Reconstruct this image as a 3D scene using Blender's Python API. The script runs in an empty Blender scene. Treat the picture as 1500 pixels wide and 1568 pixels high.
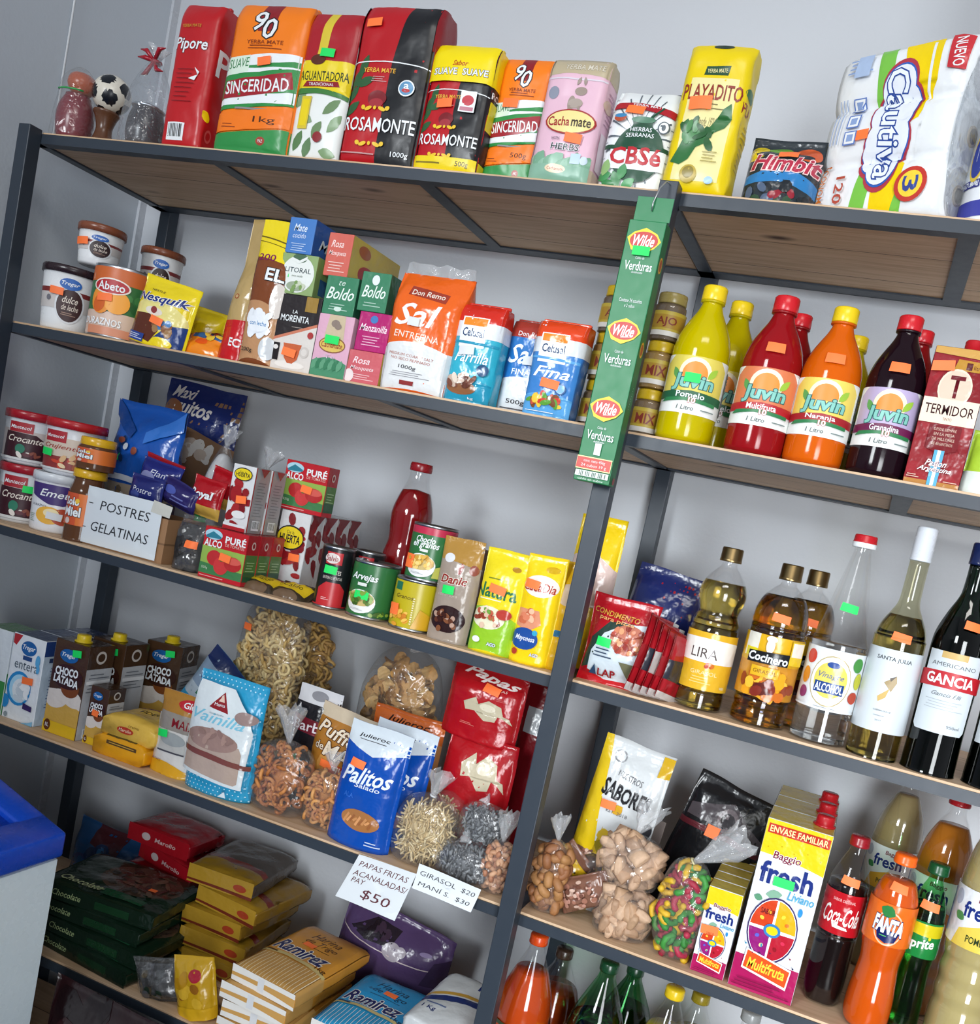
import bpy, bmesh, math, random
from mathutils import Vector, Matrix, Euler, noise
from mathutils.geometry import tessellate_polygon

# ---------------------------------------------------------------- camera, world, light
SC = bpy.context.scene
COL = SC.collection
TOP = 2.0                                   # height of the top shelf
CAM_F, CAM_PX, CAM_PY = 1466.97, 800.1, 937.4
CAM_C = Vector((1.68055, -1.43248, TOP - 0.50866))
CAM_R = Euler((1.466, -0.21209, 0.35582), 'XYZ')
cam_data = bpy.data.cameras.new('camera')
cam = bpy.data.objects.new('camera', cam_data)
COL.objects.link(cam)
cam.location = CAM_C
cam.rotation_euler = CAM_R
cam_data.sensor_fit = 'HORIZONTAL'
cam_data.sensor_width = 36.0
cam_data.lens = CAM_F / 1500 * 36
cam_data.shift_x = (750 - CAM_PX) / 1500
cam_data.shift_y = (CAM_PY - 784) / 1500
cam_data.clip_start = 0.02
SC.camera = cam
SC.view_settings.view_transform = 'Standard'
SC.view_settings.look = 'None'
SC.view_settings.gamma = 1.0
SC.view_settings.exposure = 0.0
SC.view_settings.use_curve_mapping = False
SC.cycles.max_bounces = 12
SC.cycles.diffuse_bounces = 4
SC.cycles.glossy_bounces = 4
SC.cycles.transmission_bounces = 12
SC.cycles.transparent_max_bounces = 24
SC.cycles.caustics_reflective = False
SC.cycles.caustics_refractive = False

world = bpy.data.worlds.new('world')
SC.world = world
world.use_nodes = True
world.node_tree.nodes['Background'].inputs[0].default_value = (0.80, 0.85, 0.95, 1)
world.node_tree.nodes['Background'].inputs[1].default_value = 0.35

def area(name, loc, target, sx, sy, power, color, spread=180):
    l = bpy.data.lights.new(name, 'AREA')
    l.shape = 'RECTANGLE'; l.size = sx; l.size_y = sy; l.energy = power; l.color = color; l.spread = math.radians(spread)
    o = bpy.data.objects.new(name, l); COL.objects.link(o)
    o.location = loc
    o.rotation_euler = (Vector(target) - Vector(loc)).to_track_quat('-Z', 'Y').to_euler()
    return o
area('window_light', (0.32, -3.5, 2.30), (0.98, 0.3, 1.30), 0.8, 0.9, 15.5, (0.92, 0.97, 1.0), 75)
area('shop_ceiling_light', (1.9, -1.9, 3.35), (1.2, 0.2, 1.2), 1.2, 0.3, 16, (1.0, 0.97, 0.92))
area('door_light', (2.6, -2.7, 1.1), (1.85, 0.3, 0.85), 0.8, 1.8, 19, (0.93, 0.97, 1.0), 75)

_RT = CAM_R.to_matrix().transposed()
_RM = CAM_R.to_matrix()
def at(px, py, Y):
    "point of the plane y = Y seen at that place of the photograph"
    d = _RM @ Vector(((px - CAM_PX) / CAM_F, -(py - CAM_PY) / CAM_F, -1))
    return CAM_C + d * ((Y - CAM_C.y) / d.y)

LEVEL = [TOP, TOP - .3594, TOP - .7517, TOP - 1.139, TOP - 1.56]

# ---------------------------------------------------------------- materials
def lin(h, g=1.0):
    h = h.lstrip('#')
    c = [int(h[i:i + 2], 16) / 255 for i in (0, 2, 4)]
    return tuple((x / 12.92 if x <= .04045 else ((x + .055) / 1.055) ** 2.4) * g for x in c) + (1.0,)
PAL = dict(w='e9edf0', k='15161a', r='b8141c', g='1e7a3c', y='f0c800', b='1c3f95', o='f07818', n='6b3a22', c='f3e3ad', s='b9bdc2',
           dr='6a0f18', dg='123d22', lb='4aa8dc', db='14205a', pk='e2b2c6', lg='8fc63e', t='c9a06a', gr='7f858b', go='c8992f', dn='38201a', mg='b01868')
def hx(c): return PAL.get(c, c)
_M = {}
def nodes_of(name):
    m = bpy.data.materials.new(name); m.use_nodes = True
    return m, m.node_tree.nodes, m.node_tree.links, m.node_tree.nodes['Principled BSDF']
KIND = dict(paper=(.55, 0, 0, 60), card=(.42, 0, 0, 60), film=(.2, .35, 0, 26), soft=(.33, .3, 0, 14), plastic=(.26, 0, 0, 50),
            tin=(.3, 0, 0, 50), metal=(.3, 0, 1, 60), matte=(.8, .1, 0, 90), juice=(.09, 0, 0, 50), food=(.6, .5, 0, 130), foil=(.22, .5, .35, 30))
def M(c, kind='card'):
    c = hx(c)
    if (c, kind) in _M: return _M[(c, kind)]
    m, N, L, P = nodes_of('%s_%s' % (kind, c))
    rough, bump, metal, sc = KIND[kind]
    tc = N.new('ShaderNodeTexCoord')
    nz = N.new('ShaderNodeTexNoise'); nz.inputs['Scale'].default_value = sc; nz.inputs['Detail'].default_value = 3
    L.new(tc.outputs['Object'], nz.inputs['Vector'])
    mr = N.new('ShaderNodeMapRange'); mr.inputs['To Min'].default_value = max(.03, rough - .06); mr.inputs['To Max'].default_value = rough + .08
    L.new(nz.outputs['Fac'], mr.inputs['Value']); L.new(mr.outputs[0], P.inputs['Roughness'])
    P.inputs['Base Color'].default_value = lin(c)
    P.inputs['Metallic'].default_value = metal
    if kind == 'juice': P.inputs['Specular IOR Level'].default_value = .3
    if kind == 'food':
        mx = N.new('ShaderNodeMix'); mx.data_type = 'RGBA'
        mx.inputs['A'].default_value = lin(c, .8); mx.inputs['B'].default_value = lin(c, 1.15)
        L.new(nz.outputs['Fac'], mx.inputs['Factor']); L.new(mx.outputs['Result'], P.inputs['Base Color'])
    if bump:
        bp = N.new('ShaderNodeBump'); bp.inputs['Strength'].default_value = bump; bp.inputs['Distance'].default_value = .012 if kind != 'food' else .002
        L.new(nz.outputs['Fac'], bp.inputs['Height']); L.new(bp.outputs[0], P.inputs['Normal'])
    _M[(c, kind)] = m
    return m

def clear_film(name='clear_film', milky=.035, bump=.6, tint=(.97, .97, .97)):
    if name in _M: return _M[name]
    m, N, L, P = nodes_of(name)
    out = N['Material Output']; N.remove(P)
    tr = N.new('ShaderNodeBsdfTransparent'); tr.inputs[0].default_value = tint + (1,)
    gl = N.new('ShaderNodeBsdfGlossy'); gl.inputs['Roughness'].default_value = .12
    df = N.new('ShaderNodeBsdfDiffuse'); df.inputs[0].default_value = (.85, .87, .9, 1)
    lw = N.new('ShaderNodeLayerWeight'); lw.inputs[0].default_value = .35
    tc = N.new('ShaderNodeTexCoord')
    nz = N.new('ShaderNodeTexNoise'); nz.inputs['Scale'].default_value = 34; nz.inputs['Detail'].default_value = 2; nz.inputs['Distortion'].default_value = 1.2
    L.new(tc.outputs['Object'], nz.inputs['Vector'])
    bp = N.new('ShaderNodeBump'); bp.inputs['Strength'].default_value = bump; bp.inputs['Distance'].default_value = .012
    L.new(nz.outputs['Fac'], bp.inputs['Height'])
    L.new(bp.outputs[0], gl.inputs['Normal']); L.new(bp.outputs[0], lw.inputs['Normal'])
    mr = N.new('ShaderNodeMapRange'); mr.inputs['To Min'].default_value = .04; mr.inputs['To Max'].default_value = .4
    L.new(lw.outputs['Facing'], mr.inputs['Value'])
    a = N.new('ShaderNodeMixShader'); L.new(mr.outputs[0], a.inputs[0]); L.new(tr.outputs[0], a.inputs[1]); L.new(gl.outputs[0], a.inputs[2])
    b = N.new('ShaderNodeMixShader'); b.inputs[0].default_value = milky
    L.new(a.outputs[0], b.inputs[1]); L.new(df.outputs[0], b.inputs[2]); L.new(b.outputs[0], out.inputs[0])
    _M[name] = m
    return m
def pet(name='pet', tint=(1, 1, 1), bump=0.0):
    if name in _M: return _M[name]
    m, N, L, P = nodes_of(name)
    out = N['Material Output']; N.remove(P)
    tr = N.new('ShaderNodeBsdfTransparent'); tr.inputs[0].default_value = tuple(tint) + (1,)
    gl = N.new('ShaderNodeBsdfGlossy'); gl.inputs['Roughness'].default_value = .05
    lw = N.new('ShaderNodeLayerWeight'); lw.inputs[0].default_value = .3
    mr = N.new('ShaderNodeMapRange'); mr.inputs['To Min'].default_value = .04; mr.inputs['To Max'].default_value = .28
    L.new(lw.outputs['Facing'], mr.inputs['Value'])
    a = N.new('ShaderNodeMixShader'); L.new(mr.outputs[0], a.inputs[0]); L.new(tr.outputs[0], a.inputs[1]); L.new(gl.outputs[0], a.inputs[2])
    L.new(a.outputs[0], out.inputs[0])
    _M[name] = m
    return m
def liquid(name, col, ior=1.33, rough=.02):
    if name in _M: return _M[name]
    m, N, L, P = nodes_of(name)
    P.inputs['Base Color'].default_value = lin(col); P.inputs['Transmission Weight'].default_value = 1
    P.inputs['IOR'].default_value = ior; P.inputs['Roughness'].default_value = rough
    _M[name] = m
    return m
def wood(name, base, dark, axis=0):
    if name in _M: return _M[name]
    m, N, L, P = nodes_of(name)
    tc = N.new('ShaderNodeTexCoord'); mp = N.new('ShaderNodeMapping')
    L.new(tc.outputs['Object'], mp.inputs[0]); mp.inputs['Scale'].default_value = (1.2, 16, 16)
    n1 = N.new('ShaderNodeTexNoise'); n1.inputs['Scale'].default_value = 5; n1.inputs['Detail'].default_value = 6; n1.inputs['Distortion'].default_value = .6
    L.new(mp.outputs[0], n1.inputs['Vector'])
    cr = N.new('ShaderNodeValToRGB'); cr.color_ramp.elements[0].position = .36; cr.color_ramp.elements[1].position = .58
    cr.color_ramp.elements[0].color = lin(dark); cr.color_ramp.elements[1].color = lin(base)
    L.new(n1.outputs['Fac'], cr.inputs[0])
    # knots
    mk = N.new('ShaderNodeMapping'); mk.inputs['Scale'].default_value = (3.1, 7.5, 0.01); L.new(tc.outputs['Object'], mk.inputs[0])
    vo = N.new('ShaderNodeTexVoronoi'); vo.inputs['Scale'].default_value = 1.3; L.new(mk.outputs[0], vo.inputs['Vector'])
    kr = N.new('ShaderNodeValToRGB'); kr.color_ramp.elements[0].position = .03; kr.color_ramp.elements[1].position = .13
    kr.color_ramp.elements[0].color = (1, 1, 1, 1); kr.color_ramp.elements[1].color = (0, 0, 0, 1)
    L.new(vo.outputs['Distance'], kr.inputs[0])
    mx = N.new('ShaderNodeMix'); mx.data_type = 'RGBA'; mx.inputs['B'].default_value = lin('4a2b1a')
    L.new(kr.outputs[0], mx.inputs['Factor']); L.new(cr.outputs[0], mx.inputs['A'])
    # joints between the planks
    sp = N.new('ShaderNodeSeparateXYZ'); L.new(tc.outputs['Object'], sp.inputs[0])
    md = N.new('ShaderNodeMath'); md.operation = 'PINGPONG'; md.inputs[1].default_value = .066; L.new(sp.outputs['Y'], md.inputs[0])
    gt = N.new('ShaderNodeMath'); gt.operation = 'LESS_THAN'; gt.inputs[1].default_value = .0009; L.new(md.outputs[0], gt.inputs[0])
    m2 = N.new('ShaderNodeMix'); m2.data_type = 'RGBA'; m2.inputs['B'].default_value = lin('3a2416')
    L.new(gt.outputs[0], m2.inputs['Factor']); L.new(mx.outputs['Result'], m2.inputs['A'])
    L.new(m2.outputs['Result'], P.inputs['Base Color'])
    P.inputs['Roughness'].default_value = .6
    _M[name] = m
    return m
def plaster(name, col):
    m, N, L, P = nodes_of(name)
    tc = N.new('ShaderNodeTexCoord')
    nz = N.new('ShaderNodeTexNoise'); nz.inputs['Scale'].default_value = 3; nz.inputs['Detail'].default_value = 6
    L.new(tc.outputs['Object'], nz.inputs['Vector'])
    mx = N.new('ShaderNodeMix'); mx.data_type = 'RGBA'; mx.inputs['A'].default_value = lin(col, .95); mx.inputs['B'].default_value = lin(col, 1.04)
    L.new(nz.outputs['Fac'], mx.inputs['Factor']); L.new(mx.outputs['Result'], P.inputs['Base Color'])
    n2 = N.new('ShaderNodeTexNoise'); n2.inputs['Scale'].default_value = 120; n2.inputs['Detail'].default_value = 4
    L.new(tc.outputs['Object'], n2.inputs['Vector'])
    bp = N.new('ShaderNodeBump'); bp.inputs['Strength'].default_value = .12; bp.inputs['Distance'].default_value = .004
    L.new(n2.outputs['Fac'], bp.inputs['Height']); L.new(bp.outputs[0], P.inputs['Normal'])
    P.inputs['Roughness'].default_value = .75
    return m

# ---------------------------------------------------------------- mesh collecting
class MB:
    def __init__(s): s.v = []; s.f = []; s.m = []; s.mats = []; s.sm = []
    def add(s, V, F, mat, smooth=True):
        if mat not in s.mats: s.mats.append(mat)
        mi = s.mats.index(mat); b = len(s.v)
        s.v += [tuple(x) for x in V]
        for f in F: s.f.append(tuple(i + b for i in f)); s.m.append(mi); s.sm.append(smooth)
        return s
    def box(s, x0, x1, y0, y1, z0, z1, mat, r=0.0):
        bm = bmesh.new(); bmesh.ops.create_cube(bm, size=1)
        for v in bm.verts: v.co = Vector(((x0 + x1) / 2 + v.co.x * (x1 - x0), (y0 + y1) / 2 + v.co.y * (y1 - y0), (z0 + z1) / 2 + v.co.z * (z1 - z0)))
        if r: bmesh.ops.bevel(bm, geom=bm.edges[:], offset=r, segments=2, profile=.5, affect='EDGES')
        s.bm(bm, mat, bool(r) and r > .004)
        return s
    def bm(s, bm, mat, smooth=True):
        bm.verts.index_update()
        s.add([v.co for v in bm.verts], [[v.index for v in f.verts] for f in bm.faces], mat, smooth)
        bm.free(); return s
    def tube(s, pts, r, mat, n=6, caps=True):
        pts = [Vector(p) for p in pts]; V = []; F = []
        rr = r if isinstance(r, (list, tuple)) else [r] * len(pts)
        ref = None
        for i, p in enumerate(pts):
            d = (pts[min(i + 1, len(pts) - 1)] - pts[max(i - 1, 0)]).normalized()
            if ref is None: ref = d.orthogonal().normalized()
            a = (ref - d * ref.dot(d)); a = a.normalized() if a.length > 1e-6 else d.orthogonal().normalized(); ref = a
            b = d.cross(a)
            for k in range(n):
                t = 2 * math.pi * k / n; V.append(p + (a * math.cos(t) + b * math.sin(t)) * rr[i])
        for i in range(len(pts) - 1):
            for k in range(n):
                a0 = i * n + k; a1 = i * n + (k + 1) % n
                F.append((a0, a1, a1 + n, a0 + n))
        if caps: F.append(tuple(range(n))[::-1]); F.append(tuple(range((len(pts) - 1) * n, len(pts) * n)))
        return s.add(V, F, mat)
    def build(s, name, parent=None, mods=None):
        me = bpy.data.meshes.new(name); me.from_pydata(s.v, [], s.f)
        for m in s.mats: me.materials.append(m)
        me.polygons.foreach_set('material_index', s.m); me.polygons.foreach_set('use_smooth', s.sm)
        me.update()
        o = bpy.data.objects.new(name, me); COL.objects.link(o)
        if parent: o.parent = parent
        return o

def root(name, label, cat, group=None):
    o = bpy.data.objects.new(name, None); COL.objects.link(o)
    o.empty_display_size = .05
    return tag(o, label, cat, group)
def tag(o, label, cat, group=None, kind=None):
    if label: o['label'] = label
    if cat: o['category'] = cat
    if group: o['group'] = group
    if kind: o['kind'] = kind
    return o
def dup(o, label, group=None, loc=None, parent=None):
    c = o.copy(); COL.objects.link(c)
    if parent is None:
        c['label'] = label
        if group: c['group'] = group
        if loc is not None: c.location = loc
    else: c.parent = parent
    for ch in list(o.children): dup(ch, None, parent=c)
    return c

# ---------------------------------------------------------------- printing on surfaces
_T = {}
def text_mesh(s, sh=0, b=0):
    k = (s, sh, b)
    if k not in _T:
        cu = bpy.data.curves.new('glyphs', 'FONT'); cu.body = s; cu.shear = sh; cu.offset = b; cu.resolution_u = 2; cu.fill_mode = 'BOTH'; cu.size = 1
        ob = bpy.data.objects.new('glyphs', cu); COL.objects.link(ob)
        dg = bpy.context.evaluated_depsgraph_get()
        me = bpy.data.meshes.new_from_object(ob.evaluated_get(dg))
        V = [(v.co.x, v.co.y) for v in me.vertices]; F = [tuple(p.vertices) for p in me.polygons]
        if b:       # keep the box of the plain lettering so outlines stay registered
            V0, _ = text_raw(s, sh)
        else: V0 = V
        xs = [v[0] for v in V0]; ys = [v[1] for v in V0]
        x0, x1, y0, y1 = min(xs), max(xs), min(ys), max(ys)
        V = [((x - x0) / (x1 - x0) - .5, (y - y0) / (y1 - y0) - .5) for x, y in V]
        bpy.data.objects.remove(ob); bpy.data.curves.remove(cu); bpy.data.meshes.remove(me)
        _T[k] = (V, F)
    return _T[k]
def text_raw(s, sh):
    cu = bpy.data.curves.new('glyphs', 'FONT'); cu.body = s; cu.shear = sh; cu.resolution_u = 2
    ob = bpy.data.objects.new('glyphs', cu); COL.objects.link(ob)
    me = bpy.data.meshes.new_from_object(ob.evaluated_get(bpy.context.evaluated_depsgraph_get()))
    V = [(v.co.x, v.co.y) for v in me.vertices]
    bpy.data.objects.remove(ob); bpy.data.curves.remove(cu); bpy.data.meshes.remove(me)
    return V, None

# elements, in fractions of the face (x to the right, y up)
def R(x0, y0, x1, y1, c): return ('p', [(x0, y0), (x1, y0), (x1, y1), (x0, y1)], c)
def Pg(pts, c): return ('p', pts, c)
def E(cx, cy, rx, ry, c, rot=0, n=22): return ('e', cx, cy, rx, ry, c, rot, n)
def T(s, cx, cy, w, h, c, sh=0, b=0.0, ol=None, rot=0): return ('t', s, cx, cy, w, h, c, sh, b, ol, rot) if s else []
def Bd(a0, a1, b0, b1, c, bow=0, bow2=None):
    "band across the face: lower edge a0..a1, upper edge b0..b1"
    n = 10; bow2 = bow if bow2 is None else bow2
    lo = [(i / n, a0 + (a1 - a0) * i / n + bow * math.sin(math.pi * i / n)) for i in range(n + 1)]
    hi = [(i / n, b0 + (b1 - b0) * i / n + bow2 * math.sin(math.pi * i / n)) for i in range(n + 1)]
    return ('p', lo + hi[::-1], c)
def lines(x0, x1, y0, y1, n, c, th=.35):
    return [R(x0 + (x1 - x0) * .04 * (i % 3), y0 + (y1 - y0) * (i + .5 - th / 2) / n, x1 - (x1 - x0) * .09 * ((i * 7) % 4), y0 + (y1 - y0) * (i + .5 + th / 2) / n, c) for i in range(n)]
def blobs(cx, cy, rx, ry, n, cols, s, seed=1, asp=1.0):
    rd = random.Random(seed); o = []
    for i in range(n):
        a = rd.uniform(0, 6.28); q = math.sqrt(rd.random())
        o.append(E(cx + rx * q * math.cos(a), cy + ry * q * math.sin(a), s * rd.uniform(.7, 1.3), s * asp * rd.uniform(.6, 1.2), cols[i % len(cols)], rd.uniform(0, 180), 9))
    return o
def leaf(cx, cy, l, w, rot, c):
    return ('leaf', cx, cy, l, w, rot, c)
def barcode(x0, y0, x1, y1, seed=3):
    rd = random.Random(seed); o = [R(x0, y0, x1, y1, 'w')]
    for i in range(9):
        a = x0 + (x1 - x0) * (.08 + .095 * i); o.append(R(a, y0 + (y1 - y0) * .2, a + (x1 - x0) * rd.uniform(.025, .065), y1 - (y1 - y0) * .08, 'k'))
    return o

def flat(el):
    for e in el:
        if isinstance(e, list):
            yield from flat(e)
        else: yield e

STEP = .00013
def decal(mb, S, el, kind='card', base=0.0003):
    """S: dict(fn, w, h, gu, gv)   fn(u, v, n) -> point"""
    w, h, fn = S['w'], S['h'], S['fn']
    jobs = []
    for e in flat(el):
        if e[0] == 'p':
            pts = [((x - .5) * w, y * h) for x, y in e[1]]
            tri = tessellate_polygon([[Vector((x, y, 0)) for x, y in pts]])
            jobs.append((pts, [tuple(t) for t in tri], e[2]))
        elif e[0] == 'e':
            _, cx, cy, rx, ry, c, rot, n = e
            r = math.radians(rot); pts = []
            for i in range(n):
                t = 2 * math.pi * i / n; a = rx * w * math.cos(t); b = ry * h * math.sin(t)
                pts.append(((cx - .5) * w + a * math.cos(r) - b * math.sin(r), cy * h + a * math.sin(r) + b * math.cos(r)))
            jobs.append((pts, [tuple(range(n))], c))
        elif e[0] == 'leaf':
            _, cx, cy, l, wd, rot, c = e
            r = math.radians(rot); pts = []
            for i in range(12):
                t = 2 * math.pi * i / 12; a = l * h * math.cos(t) * .5; b = wd * h * math.sin(t) * abs(math.sin(t)) * .5
                pts.append(((cx - .5) * w + a * math.cos(r) - b * math.sin(r), cy * h + a * math.sin(r) + b * math.cos(r)))
            jobs.append((pts, [tuple(range(12))], c))
        elif e[0] == 't':
            _, s, cx, cy, tw, th, c, sh, b, ol, rot = e
            r = math.radians(rot)
            b *= .5
            for col, bb in (((ol, .04 + b), (c, b)) if ol else ((c, b),)):
                V, F = text_mesh(s, sh, bb)
                pts = []
                for x, y in V:
                    a = x * tw * w; d = y * th * h
                    pts.append(((cx - .5) * w + a * math.cos(r) - d * math.sin(r), cy * h + a * math.sin(r) + d * math.cos(r)))
                jobs.append((pts, F, col))
    for i, (pts, F, c) in enumerate(jobs):
        n = base + STEP * i
        xs = [p[0] for p in pts]; ys = [p[1] for p in pts]
        cu = [g for g in S.get('gu', ()) if min(xs) + 1e-5 < g < max(xs) - 1e-5]
        cv = [g for g in S.get('gv', ()) if min(ys) + 1e-5 < g < max(ys) - 1e-5]
        if cu or cv:
            bm = bmesh.new(); vs = [bm.verts.new((x, y, 0)) for x, y in pts]
            for f in F:
                try: bm.faces.new([vs[j] for j in f])
                except ValueError: pass
            for g in cu: bmesh.ops.bisect_plane(bm, geom=bm.verts[:] + bm.edges[:] + bm.faces[:], plane_co=(g, 0, 0), plane_no=(1, 0, 0))
            for g in cv: bmesh.ops.bisect_plane(bm, geom=bm.verts[:] + bm.edges[:] + bm.faces[:], plane_co=(0, g, 0), plane_no=(0, 1, 0))
            bm.verts.index_update()
            pts = [(v.co.x, v.co.y) for v in bm.verts]; F = [[v.index for v in f.verts] for f in bm.faces]
            bm.free()
        mb.add([fn(x, y, n) for x, y in pts], F, M(c, kind) if isinstance(c, str) else c, True)

def sticker(parent, S, x, y, col='o', w=.028, h=.014, rot=None):
    "neon price sticker"
    rot = (hash_(x * 31 + y * 17) - .5) * 16 if rot is None else rot
    mb = MB(); W, H = S['w'], S['h']
    decal(mb, S, [('p', [(x + (a * math.cos(math.radians(rot)) - b * math.sin(math.radians(rot))) / W, y + (a * math.sin(math.radians(rot)) + b * math.cos(math.radians(rot))) / H)
                         for a, b in ((-w / 2, -h / 2), (w / 2, -h / 2), (w / 2, h / 2), (-w / 2, h / 2))], {'o': 'ff7838', 'g': '12d860', 'w': 'd8dce0'}[col])], 'paper', base=.0045 if S.get('soft') else .004)
    return mb.build('price_sticker', parent)
def hash_(x): return (math.sin(x * 12.9898) * 43758.5453) % 1.0

# ---------------------------------------------------------------- packages
def facet(fn, gu, gv):
    "the same face as fn, but following the flat cells of its mesh so that print lies snugly on it"
    G = {}
    def node(i, j):
        if (i, j) not in G:
            G[(i, j)] = (Vector(fn(gu[i], gv[j], 0)), Vector(fn(gu[i], gv[j], .001)))
        return G[(i, j)]
    u0, du, v0, dv = gu[0], gu[1] - gu[0], gv[0], gv[1] - gv[0]
    def f(u, v, n):
        a = max(0, min(len(gu) - 1.0001, (u - u0) / du)); b = max(0, min(len(gv) - 1.0001, (v - v0) / dv))
        i, j = int(a), int(b); a -= i; b -= j
        p = [node(i, j), node(i + 1, j), node(i, j + 1), node(i + 1, j + 1)]
        k = [(1 - a) * (1 - b), a * (1 - b), (1 - a) * b, a * b]
        P = sum((q[0] * w for q, w in zip(p, k)), Vector()); N = sum(((q[1] - q[0]) * w for q, w in zip(p, k)), Vector())
        return P + N * (n * 1000)
    return f
def carton(w, h, d, col, front=(), side=(), top=(), sidecol=None, topcol=None, kind='card', parent=None, name='carton', z0=0.0, x0=0.0):
    "printed cardboard box; origin at the middle of the lower front edge"
    mb = MB(); r = .0012
    mb.box(x0 - w / 2, x0 + w / 2, 0, d, z0, z0 + h, M(col, kind), r)
    cl = lambda q, a, b: max(a + .0006, min(b - .0006, q))
    F = dict(fn=lambda u, v, n: (x0 + cl(u, -w / 2, w / 2), -n, z0 + cl(v, 0, h)), w=w, h=h)
    Rr = dict(fn=lambda u, v, n: (x0 + w / 2 + n, cl(u + d / 2, 0, d), z0 + cl(v, 0, h)), w=d, h=h)
    Lf = dict(fn=lambda u, v, n: (x0 - w / 2 - n, cl(d / 2 - u, 0, d), z0 + cl(v, 0, h)), w=d, h=h)
    Tp = dict(fn=lambda u, v, n: (x0 + u, v, z0 + h + n), w=w, h=d)
    if sidecol: side = [R(0.01, 0.005, .99, .995, sidecol)] + list(side)
    if topcol: top = [R(.01, .01, .99, .99, topcol)] + list(top)
    if front: decal(mb, F, front, kind)
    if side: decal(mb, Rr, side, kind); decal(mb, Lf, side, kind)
    if top: decal(mb, Tp, top, kind)
    o = mb.build(name, parent)
    return o, F

def brick(w, h, d, col, front=(), side=(), kind='soft', bulge=.006, wr=.0022, seed=0, top='fold', topcol=None, taper=.0, parent=None, name='packet', flare=0.0):
    """soft brick-shaped packet (sugar, salt, mate); front face at y=0 near the edges"""
    nu, nd, nv = 16, 8, 30
    sd = seed * 7.13 + 1.7
    def half(v): return (w / 2) * (1 - taper * (v / h) + flare * (v / h) ** 2)
    def dep(v):
        t = max(0.0, min(1.0, v / h))
        k = 1.0
        if top == 'fold' and t > .88: k = 1 - .35 * ((t - .88) / .12) ** 1.5
        if top == 'seal' and t > .7: k = max(.04, 1 - ((t - .7) / .3) ** 1.3)
        if t < .04: k *= .93 + .07 * (t / .04)
        return d * k
    def wv(p, n):
        q = Vector(p) * 26 + Vector((sd, sd, sd)); return noise.noise(q) * wr * 1.3 + abs(noise.noise(q * 2.0)) * wr * .6
    def fn(u, v, n):
        a = half(v); s = max(-1, min(1, 2 * u / w)); D = dep(v); y0 = (d - D) / 2
        x = s * a; e = max(0.0, min(v, h - v) / h)
        bl = bulge * (1 - s * s) ** .7 * min(1, e * 6) ** .5 if abs(s) < 1 else 0
        rc = .005 * max(0, (abs(s) - .8) / .2) ** 2
        y = y0 - bl + rc
        return Vector((x, y - n - wv((x, y0, v), n) * (1 - abs(s) ** 6), v))
    def fs(u, v, n, sg=1):
        a = half(v); D = dep(v); y0 = (d - D) / 2; t = max(-1, min(1, 2 * u / d))
        e = max(0.0, min(v, h - v) / h)
        bl = bulge * .3 * (1 - t * t) * min(1, e * 6) ** .5
        y = y0 + (t + 1) / 2 * D
        rc = .004 * max(0, (abs(t) - .8) / .2) ** 2
        return Vector((sg * (a + bl - rc + n + wv((a, y, v), n) * (1 - abs(t) ** 6) * .8), y, v))
    mb = MB(); ring = []
    V = []
    for j in range(nv + 1):
        v = h * j / nv; row = []
        for i in range(nu): row.append(fn(-w / 2 + w * i / nu, v, 0))
        for i in range(nd): row.append(fs(-d / 2 + d * i / nd, v, 0) if i else fn(w / 2, v, 0))
        for i in range(nu):
            p = fn(w / 2 - w * i / nu, v, 0); D = dep(v); row.append(Vector((p.x, d - p.y, v)))
        for i in range(nd):
            p = fs(d / 2 - d * i / nd, v, 0, -1); row.append(p if i else Vector((-half(v), (d + dep(v)) / 2, v)))
        V += row
    n = len(row); F = []
    for j in range(nv):
        for i in range(n):
            a = j * n + i; b = j * n + (i + 1) % n; F.append((a, b, b + n, a + n))
    F.append(tuple(range(n))[::-1])
    mb.add(V, F, M(col, kind))
    tv = [Vector(V[nv * n + i]) for i in range(n)]
    c = sum(tv, Vector()) / n
    if top == 'fold':
        ins = [c + (p - c) * .7 + Vector((0, 0, .002)) for p in tv]
        mb.add(tv + ins, [(i, (i + 1) % n, n + (i + 1) % n, n + i) for i in range(n)] + [tuple(range(n, 2 * n))], M(topcol or col, kind))
        a = half(h) * .96
        mb.box(-a, a, d * .42, d * .56, h, h + .006, M(topcol or col, kind), .002)
    else: mb.add(tv, [tuple(range(n))], M(topcol or col, kind))
    gu = [-w / 2 + w * i / nu for i in range(nu + 1)]; gv = [h * j / nv for j in range(nv + 1)]
    S = dict(fn=facet(fn, gu, gv), w=w, h=h, gu=gu, gv=gv, soft=1)
    if front: decal(mb, S, front, kind)
    if side:
        gd = [-d / 2 + d * i / nd for i in range(nd + 1)]
        decal(mb, dict(fn=facet(fs, gd, gv), w=d, h=h, gu=gd, gv=gv), side, kind)
        decal(mb, dict(fn=lambda u, v, n: fs(-u, v, n, -1), w=d, h=h, gu=gd, gv=gv), side, kind)
    return mb.build(name, parent), S

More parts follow.
